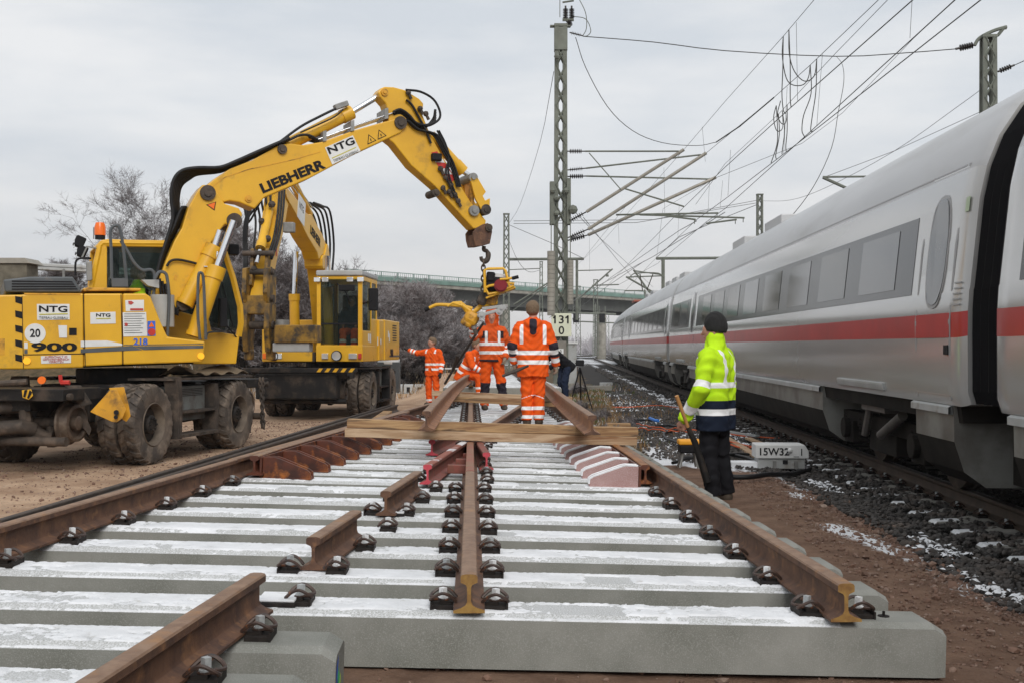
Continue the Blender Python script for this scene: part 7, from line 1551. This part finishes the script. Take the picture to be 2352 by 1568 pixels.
        for c, hw in st.get('legbands', ((.62,.055),(.90,.055))): b_ = np.minimum(b_, np.where(shin, (np.abs(t_-c)-hw)*.4, 1))
        if st.get('kneepipe'): b_ = np.minimum(b_, np.where(shin, np.abs(t_-.14-.9*np.abs(np.abs(V[:,0])-.02))*.4-.006, 1))
        setatt(o, 'band', b_); dk = np.full(len(V), 1.)
        if st.get('darkshin'): a0, a1 = st['darkshin']; dk = np.where(shin, np.maximum(a0-t_, t_-a1)*.4, 1.)
        if st.get('darkpocket'): dk = np.minimum(dk, np.where(~shin, np.maximum(np.abs(t_-.38)*.4-.08, .175-np.abs(V[:,0])+.0), 1.))
        setatt(o, 'dark', dk)
    # boots, gloves, hair, hat
    for sd in 'lr':
        a = g['an'+sd]; b = tl('an'+sd); bb = [(a+V3(0,.0,.03), a+V3(0,.0,-.05), .05, .052), (a+V3(0,.0,-.045), b+V3(0,0,.005), .055, .046)]
        lo, hi = bounds(bb, .09); V, Fq = surfnet(lambda p: np.maximum(union(p, bb, .03), (a[2]-.105)-p[:,2]), lo, hi, .014); np_mesh('boot', V, Fq, CM['boot'], root, smooth=True)
    if st.get('glove'):
        for h_, nm in ((hl,1),(hr,2)):
            bb = [(a,b,ra+.005,rb+.005) for a,b,ra,rb in h_]; lo, hi = bounds(bb, .05); V, Fq = surfnet(lambda p: union(p, bb, .006), lo, hi, .010); np_mesh('glove', V, Fq, CM[st['glove']], root, smooth=True)
    if st.get('hair') and st.get('hood') != 'up':
        def fh(p): d = smin(cap(p, hp(0,.025,.055), hp(0,.03,.02), .097, .092)[0], cap(p, hp(0,-.02,.085), hp(0,.04,.06), .075, .08)[0], .02)+.004*np.sin(p[:,0]*140)*np.sin(p[:,1]*120+p[:,2]*90); f_, _ = cap(p, hp(0,-.14,.03), hp(0,-.12,-.1), .085, .09); return np.maximum(np.maximum(d, -f_), (hc[2]-.055)-p[:,2]-.4*np.maximum(0,(p-hc)@(Rh@V3(0,1,0))))
        V, Fq = surfnet(fh, hc-.16, hc+.19, .010); np_mesh('hair', V, Fq, CM['hair'], root, smooth=True)
    if st.get('beanie'):
        def fb_(p): d = smin(cap(p, hp(0,.015,.075), hp(0,.02,.05), .108, .110)[0], cap(p, hp(-.02,.0,.135), hp(.02,.02,.135), .05, .05)[0], .05)+.003*np.sin(p[:,0]*200); return np.maximum(d, (hc[2]+.002)-p[:,2]-.12*((p-hc)@(Rh@V3(0,1,0))))
        V, Fq = surfnet(fb_, hc-.12, hc+.24, .010); np_mesh('beanie', V, Fq, CM['beanie'], root, smooth=True)
    if st.get('face'):
        for sx in (-.031,.031): e = MB(); e.ball(Vector(hp(sx,-.092,.018)), .010, 8, sc=(1.3,.6,.7)); e.build('eye', CM['eye'], root)
        for sx in (-.031,.031): e = MB(); e.tube([Vector(hp(sx-.018,-.099,.040)), Vector(hp(sx+.018,-.099,.041))], .004, 5); e.build('eyebrow', CM['hair'], root)
        e = MB(); e.tube([Vector(hp(-.022,-.100,-.052)), Vector(hp(0,-.104,-.050)), Vector(hp(.022,-.100,-.052))], .0055, 5); e.build('mouth', CM['lip'], root)
    return root, g
pz = lambda u, v: T(u, v, 0)
# hooded lime man on the ground at the right
person('man in a lime yellow and navy reflective jacket and black beanie, watching the train', (1.99,11.1,-.02), -122,
    dict(shl=(.205,0,1.40), shr=(-.205,0,1.40), wrl=(.20,-.25,.79), ell=(.315,-.02,1.09), wrr=(-.24,-.2,.86), hyaw=12, hdl=(-.1,-.35,-1), knl=(.10,-.04,.50), anl=(.11,.02,.10), knr=(-.10,0,.50), anr=(-.12,.06,.10), curl=.75),
    dict(jacket='lime', trousers='blackcloth', hem=.70, darkhem=.985, bands=((.875,.030),(1.13,.026)), straps=((.115,.024,1.13,1.46),), armbands=((0,.86,.10),(1,.58,.12)), collar=.20, beanie=True, legbands=(), cr=1.22, ak=.018, fat=1.20, face=False), 1.02, .0115)
wt = empty('warning_horn_stick', P(1556,908,10.75), 0, 'wooden handled tool with a long black tube in the lime jacketed man\'s hand', 'tool'); o_ = P(1556,908,10.75)
MB().tube([P(1554,908,10.75)-o_, P(1583,988,10.85)-o_], [.019,.016], 10).build('wooden_handle', mat('handle_wood',(.50,.26,.09),(.42,.2,.07),8,.6), wt, smooth=50)
MB().tube([P(1580,980,10.84)-o_, P(1596,1015,10.88)-o_, P(1625,1106,10.9)-o_], [.024,.030,.038], 12).build('black_tube', M['black'], wt, smooth=50)
# orange man seen from behind
person('man in orange seen from behind, holding a short pry bar, brown hair', (.30,16.3,.40), 180,
    dict(ell=(.29,.03,1.13), wrl=(.27,-.08,.89), elr=(-.29,.02,1.13), wrr=(-.33,-.10,.86), hyaw=-12, hdl=(-.2,-.3,-1), hdr=(-.1,-.2,-1), knl=(.085,0,.49), knr=(-.085,-.01,.49), anl=(.085,.02,.10), anr=(-.085,.02,.10), curl=.7),
    dict(jacket='orange', trousers='orange', hem=.70, bands=((1.04,.030),(.905,.030)), straps=((.165,.026,1.16,1.44),), armbands=((1,.22,.12),(1,.68,.12)), darkelbow=.5, darkhood=True, hood='down', hair=True, glove='glove', kneepipe=True, legbands=((.62,.065),(.93,.06)), darkpocket=True, fat=1.1), 1.0, .012)
pb_ = MB(); pbo = P(1154,863,16.0); pb_.tube([Vector((0,0,0)), P(1187,850,16.05)-pbo, P(1214,839,16.0)-pbo], [.02,.028,.016], 8); o = pb_.build('pry_bar', M['olddark'], smooth=40, label='short dark tapered pry bar in the hand of the man seen from behind', cat='pry bar'); o.location = pbo
# hooded man facing the viewer
person('man in soiled orange with hood up, facing the viewer, one arm raised', (-.36,20.3,.42), 8,
    dict(elr=(-.33,-.12,1.30), wrr=(-.40,-.34,1.50), ell=(.31,.06,1.14), wrl=(.22,-.12,.92), hdr=(.1,-.7,.6), hdl=(-.2,-.2,-1), hyaw=-10, knl=(.16,-.03,.50), knr=(-.12,-.03,.50), anl=(.22,.02,.10), anr=(-.13,.0,.10), curl=.8),
    dict(jacket='dirtyorange', trousers='orange', hem=.86, darkhem=.90, bands=((1.17,.028),(1.02,.028)), straps=((.115,.024,1.17,1.40),), armbands=((1,.25,.11),(1,.62,.11)), hood='up', darkyoke=True, glove='glove', legbands=(), darkshin=(.0,.72), face=True, fat=1.08), 1.0, .0125)
# crouching man behind
person('man in clean orange jacket sitting bent over behind the hooded man', (-.98,25.0,.42), 65,
    dict(pelvis=(0,.1,.55), chest=(0,-.12,.92), shl=(.185,-.14,.96), shr=(-.185,-.14,.96), head=(0,-.24,1.16), ell=(.24,-.25,.72), elr=(-.24,-.25,.72), wrl=(.16,-.42,.62), wrr=(-.16,-.42,.62), hil=(.10,.08,.5), hir=(-.10,.08,.5), knl=(.12,-.34,.50), knr=(-.12,-.34,.50), anl=(.12,-.36,.1), anr=(-.12,-.36,.1)),
    dict(jacket='orange', trousers='orange', hem=.80, bands=((1.15,.03),(1.0,.03)), straps=((.12,.025,1.15,1.45),), armbands=((1,.3,.1),(1,.7,.1)), hair=True, glove='glove'), 1.0, .016)
# pointing man at the left
person('man in orange at the left stretching out his arm and pointing', (-2.08,29.8,.05), -28,
    dict(elr=(-.42,-.10,1.37), wrr=(-.66,-.14,1.45), hdr=(-.9,0,.2), ell=(.28,.02,1.12), wrl=(.30,-.10,.86), hyaw=-35, knl=(.12,-.02,.5), anl=(.15,.02,.1), anr=(-.10,0,.1), curl=.35),
    dict(jacket='orange', trousers='orange', hem=.78, bands=((1.08,.028),(.95,.028)), straps=((.14,.026,1.36,1.5),), armbands=((1,.25,.10),(1,.62,.10)), hair=True, glove='beanie', legbands=((.88,.07),), face=True, collar=.11), 1.0, .015)
# dark dressed man by the mast
person('man in black jacket and jeans stooping between the orange man and the tall mast', (1.25,28.2,.25), -60,
    dict(pelvis=(0,.12,.88), chest=(0,-.22,1.14), shl=(.185,-.24,1.14), shr=(-.185,-.24,1.14), head=(0,-.42,1.26), ell=(.24,-.35,.92), elr=(-.24,-.35,.92), wrl=(.18,-.5,.80), wrr=(-.18,-.5,.80), hil=(.10,.1,.86), hir=(-.10,.1,.86), knl=(.11,.0,.48), knr=(-.11,.02,.48)),
    dict(jacket='blackcloth', trousers='blueblack', hem=.80, bands=(), straps=(), armbands=(), legbands=(), hair=True), 1.0, .016)
# machine drivers
rt, g_ = person('driver in dark jacket and orange trousers inside the farther cab', (0,0,0), 0,
    dict(pelvis=(0,.05,.55), chest=(0,.0,1.0), shl=(.185,0,1.02), shr=(-.185,0,1.02), head=(0,-.03,1.25), ell=(.25,-.12,.78), elr=(-.25,-.12,.78), wrl=(.16,-.32,.72), wrr=(-.16,-.32,.72), hil=(.10,.05,.5), hir=(-.10,.05,.5), knl=(.14,-.42,.52), knr=(-.14,-.42,.52), anl=(.14,-.48,.12), anr=(-.14,-.48,.12)),
    dict(jacket='blueblack', trousers='orange', hem=.86, bands=(), straps=(), armbands=(), legbands=((.55,.09),(.9,.07)), hair=True, face=True), .92, .016)
rt.location = Vector((-3.65,26.0,1.42)); rt.rotation_euler = (0,0,R(-4))
rt, g_ = person('driver in lime and orange vest inside the nearer cab', (0,0,0), 0,
    dict(pelvis=(0,.05,.55), chest=(0,.0,1.0), shl=(.185,0,1.02), shr=(-.185,0,1.02), head=(0,-.03,1.25), ell=(.25,-.12,.78), elr=(-.25,-.12,.78), wrl=(.16,-.32,.72), wrr=(-.16,-.32,.72), hil=(.10,.05,.5), hir=(-.10,.05,.5), knl=(.14,-.42,.52), knr=(-.14,-.42,.52), anl=(.14,-.48,.12), anr=(-.14,-.48,.12)),
    dict(jacket='lime', trousers='orange', hem=.80, bands=((1.0,.03),), straps=((.12,.02,1.0,1.4),), armbands=(), legbands=(), hair=True), .92, .016)
p_ = Matrix.Translation((-5.55,16.2,0)) @ Matrix.Rotation(R(25),4,'Z') @ E1.loc(*A(815,400),.45); rt.location = (p_.x, p_.y, 1.42); rt.rotation_euler = (0,0,R(115))
# ================================================================ SMALL THINGS
# point machine box beside the running track
po = P(1793,1086,14.1)+Vector((0,0,.05)); pb = empty('point_machine', po, R(-4), 'light grey point machine box marked 15W32 and 1 in the ballast beside the rail', 'equipment box')
bxm = MB(); bxm.prism([(-.30,.02),(.27,.02),(.27,.16),(-.30,.16)], lambda a,b:(a,-.16,b), lambda a,b:(a,.16,b)); bxm.build('housing', M['lightgrey'], pb, bevel=.01)
lid = MB(); lid.prism([(-.33,.15),(.31,.15),(.31,.24),(.26,.32),(-.33,.32)], lambda a,b:(a,-.19,b), lambda a,b:(a,.19,b)); l_ = lid.build('lid', M['white'], pb, bevel=.012)
text_mesh('15W32', .125, Matrix(((1,0,0,-.115),(0,0,-1,-.194),(0,1,0,.23),(0,0,0,1))), M['ink'], parent=pb, bold=.002); text_mesh('_1', .125, Matrix(((1,0,0,.19),(0,0,-1,-.194),(0,1,0,.225),(0,0,0,1))), M['ink'], parent=pb)
MB().ball((.08,-.20,.25), .032, 12).build('round_knob', M['white'], l_, smooth=60); MB().bb(-.0,.06,-.166,-.16,.08,.13).build('small_plate', M['ink'], pb)
for x in (-.1,.16): MB().bb(x-.02,x+.02,-.185,-.16,.02,.12).build('latch', M['steel'], pb)
MB().bb(-.62,-.30,-.14,.10,.0,.10).build('snowy_side_plate', M['snow'], pb, bevel=.01)
for i, (x0,y0,x1,y1,w,lab) in enumerate(((1670,1008,1738,1050,.11,'pale plank lying in the ballast behind the lime jacketed man, left one'),(1718,1008,1775,1032,.10,'pale plank lying in the ballast behind the lime jacketed man, right one'),(1620,985,1740,1003,.08,'thin grey trough cover beside the running rail'))):
    a, b = Pz(x0,y0,.03), Pz(x1,y1,.03); d = (b-a); n_ = Vector((-d.y,d.x,0)).normalized()*w/2; mb = MB(); up_ = Vector((0,0,.035)); vs = [a-n_,b-n_,b+n_,a+n_]; mb.add(vs+[v+up_ for v in vs], [(3,2,1,0),(4,5,6,7),(0,1,5,4),(1,2,6,5),(2,3,7,6),(3,0,4,7)]); mb.build('plank', M['woodpale'] if i < 2 else M['lightgrey'], bevel=.004, label=lab, cat='plank')
# lamp stand behind the man
lo_ = P(1585,1072,14.0); ls = empty('battery_lamp', lo_, 0, 'small dark lamp stand with a yellow top and bent tube legs', 'lamp stand')
MB().bb(-.15,.13,-.1,.1,.28,.345).build('yellow_top', mat('orange_yellow_plastic',(.85,.38,.02)), ls, bevel=.02); MB().bb(-.14,.12,-.09,.09,.18,.28).build('housing', M['ink'], ls, bevel=.015)
for sx, sy in ((-.10,-.06),(-.10,.06),(.06,-.06),(.06,.06)): MB().tube(smoothpath([(sx,sy,.18),(sx*1.1,sy,.10),(sx*1.4,sy*1.6,.0)],3), .014, 6).build('leg', M['steel'], ls)
# cables and hoses on the ground
def gcable(pts, r, m, lab, zoff=.02, k=6, amp=0):
    w_ = [Pz(x,y,0) for x,y in pts]; w_ = smoothpath(w_, k); rr = random.Random(len(lab)); q = [Vector((p.x, p.y, float(Hgt(p.x,p.y))+zoff+r+amp*rr.random())) for p in w_]; o0 = q[0].copy()
    o = MB().tube([p-o0 for p in q], r, 7).build('ground_cable', m, smooth=60); o.location = o0; return tag(o, lab, 'cable')
blk_ = M['hose']; orc = mat('orange_cable',(.60,.10,.02))
gcable([(1660,1112),(1730,1112),(1800,1100),(1840,1085),(1858,1075),(1840,1070)], .030, blk_, 'thick black hose curving in front of the white point machine box', .04)
gcable([(1545,1075),(1600,1062),(1650,1056),(1700,1064),(1745,1075)], .022, blk_, 'black hose running behind the legs of the lime jacketed man', .05)
gcable([(1560,1068),(1640,1066),(1720,1058)], .018, blk_, 'second thin black hose behind the legs of the lime jacketed man', .07)
gcable([(1505,990),(1540,990),(1575,1000),(1530,1005),(1530,1018),(1560,1030)], .022, blk_, 'looped black hose by the end of the nearer timber stack', .04)
gcable([(1462,985),(1500,995),(1560,1002),(1600,1004)], .010, orc, 'orange cable tangled right of the nearer timber stack', .05, amp=.04)
gcable([(1462,996),(1520,1003),(1590,1010)], .010, orc, 'second orange cable lower in the tangle by the timber stack', .05, amp=.04)
gcable([(1405,946),(1450,947),(1520,944),(1575,942)], .012, orc, 'thin orange cable crossing the grass far behind the timber', .05)
gcable([(1660,1020),(1690,1026),(1730,1030),(1700,1036),(1665,1030)], .012, orc, 'orange cable loop left of the white point machine box', .06)
gcable([(1660,1000),(1720,1004),(1790,1008)], .012, orc, 'straight orange cable behind the planks', .06)
gcable([(1452,975),(1480,977),(1510,979)], .028, blk_, 'bundle of black cable ends with a blue wrap', .05); gcable([(1493,978),(1505,983),(1512,984)], .03, mat('blue_wrap',(.03,.18,.6)), 'short blue cable wrap in the ballast', .09)
# tripod
to = P(1332,905,27.5); to.z = float(Hgt(to.x,to.y)); tp_ = empty('camera_tripod', to, 0, 'black tripod with a small instrument standing in the grass right of the mast', 'tripod')
for k_, (dx, dy) in enumerate(((-.28,-.1),(.30,-.05),(.05,.3))):
    MB().tube([(0,0,1.02),(dx,dy,0)], [.022,.014], 6).build('leg', M['ink'], tp_); MB().tube([(0,0,.55),(dx*.5,dy*.5,.5)], .010, 5).build('spreader', M['ink'], tp_)
MB().bb(-.10,.10,-.06,.06,1.05,1.20).build('instrument', M['ink'], tp_, bevel=.02); MB().tube([(.0,0,1.1),(-.12,-.1,1.12)], .012, 5).build('pan_handle', M['ink'], tp_)
# pallet with grey blocks and boards behind the pointing man
qo = P(948,902,36.5); qo.z = 0; pa = empty('pallet', qo, R(4), 'wooden pallet at the roadside behind the pointing man', 'pallet')
for y in (-.35,0,.35): MB().bb(-.75,.75,y-.05,y+.05,.0,.10).build('bearer', M['woodpale'], pa)
for k_ in range(5): MB().bb(-.75,.75,-.40+k_*.17,-.28+k_*.17,.10,.125).build('board', M['woodpale'], pa)
for k_ in range(4):
    bl_ = MB(); x = -.62+k_*.34; bl_.bb(x,x+.30,-.3,.3,.13,.42); o = bl_.build('grey_housing', M['lightgrey'], bevel=.015, label='light grey metal housing on the roadside pallet, %s from the left' % ordinal(k_+1), cat='metal housing', group='grey housings on the pallet'); o.matrix_world = pa.matrix_basis
    hb_ = MB(); hb_.bb(x+.09,x+.20,-.305,-.29,.16,.34); hb_.build('opening', M['ink'], o)
tb_ = MB(); tb_.bb(-.5,1.25,-.2,.1,0,.26); o = tb_.build('timber_block', M['woodpale'], bevel=.01, label='pale squared timber lying behind the grey housings', cat='timber'); o.location = (qo.x+.2, qo.y+1.3, .02)
wb_ = MB(); wb_.ball((0,0,.1), .22, 10, sc=(1.4,1,.8), jit=.15); o = wb_.build('white_sack', M['white'], smooth=60, label='crumpled white sack beside the rear wheels of the farther machine', cat='sack'); o.location = P(893,868,31)+Vector((0,0,.35)); 
sd_ = empty('crate', P(893,900,31), 0, 'low dark crate under the white sack', 'crate'); MB().bb(-.3,.3,-.2,.2,0,.82).build('box', M['greypaint'], sd_, bevel=.01)
# bits in the grass strip
for i, (x,y,w,l,m,lab) in enumerate(((1392,886,.5,.35,'lightgrey','flat concrete cover in the grass right of the tripod'),(1430,872,1.2,.5,'concw','snow rimmed concrete slab beside the running track'),(1375,893,.35,.18,'yellow_old','small yellow block in the dry grass'),(1420,975,.45,.16,'wood','short brown timber offcut at the end of the timber stack'),(1350,901,1.6,.4,'concw','long low concrete kerb behind the right loose rail'))):
    p = Pz(x,y,.1); mb = MB(); mb.bb(-w/2,w/2,-l/2,l/2,-.06,.10); o = mb.build('ground_block', M[m], bevel=.01, label=lab, cat='block'); o.location = (p.x,p.y,float(Hgt(p.x,p.y))+.03)
# cord around the second rod by the sitting man, white bar on the raised panel
mb = MB(); mb.bb(-.45,.45,-.02,.02,0,.03); o = mb.build('measuring_bar', M['white'], label='white track gauge bar lying on the raised second panel', cat='gauge bar'); o.location = P(1063,847,28.5)
# flat base plate left on the sleeper between the cut rail pieces
for (v, lab) in ((.30,'dark rail pad covered with snow beside the nearest rail end'),(2.25,'snowy rail pad between the two short rail pieces')):
    i = min(range(NS), key=lambda k: abs(SV[k]-v)); mb = MB(); mb.bb(-.08,.08,-.09,.09,0,.016); mb.xf(PM.to_3x3().to_4x4()); o = mb.build('rail_pad', M['plate'], bevel=.003, label=lab, cat='rail pad'); o.location = T(ub(SV[i]+.145)+.02, SV[i]+.145, .002); mb = MB(); mb.bb(-.075,.075,-.08,.08,.017,.027); mb.xf(PM.to_3x3().to_4x4()); mb.build('frost_layer', M['snow'], o, bevel=.004)
# remove prototypes that only served as copy sources
for o in (f_proto, c_proto, b_proto, bf_proto, far_proto): bpy.data.objects.remove(o)
# thin winter haze
hz = MB(); hz.bb(-700,700,-30,1500,-6,34); hz_m = bpy.data.materials.new('thin_haze'); hz_m.use_nodes = True; nt = hz_m.node_tree; nt.nodes.clear()
ho = nt.nodes.new('ShaderNodeOutputMaterial'); hv = nt.nodes.new('ShaderNodeVolumePrincipled'); hv.inputs['Density'].default_value = .00035; hv.inputs['Color'].default_value = (.93,.93,.95,1); nt.links.new(hv.outputs[0], ho.inputs['Volume'])
hz.build('haze', hz_m, kind='stuff', label='thin pale winter haze in the air', cat='haze')
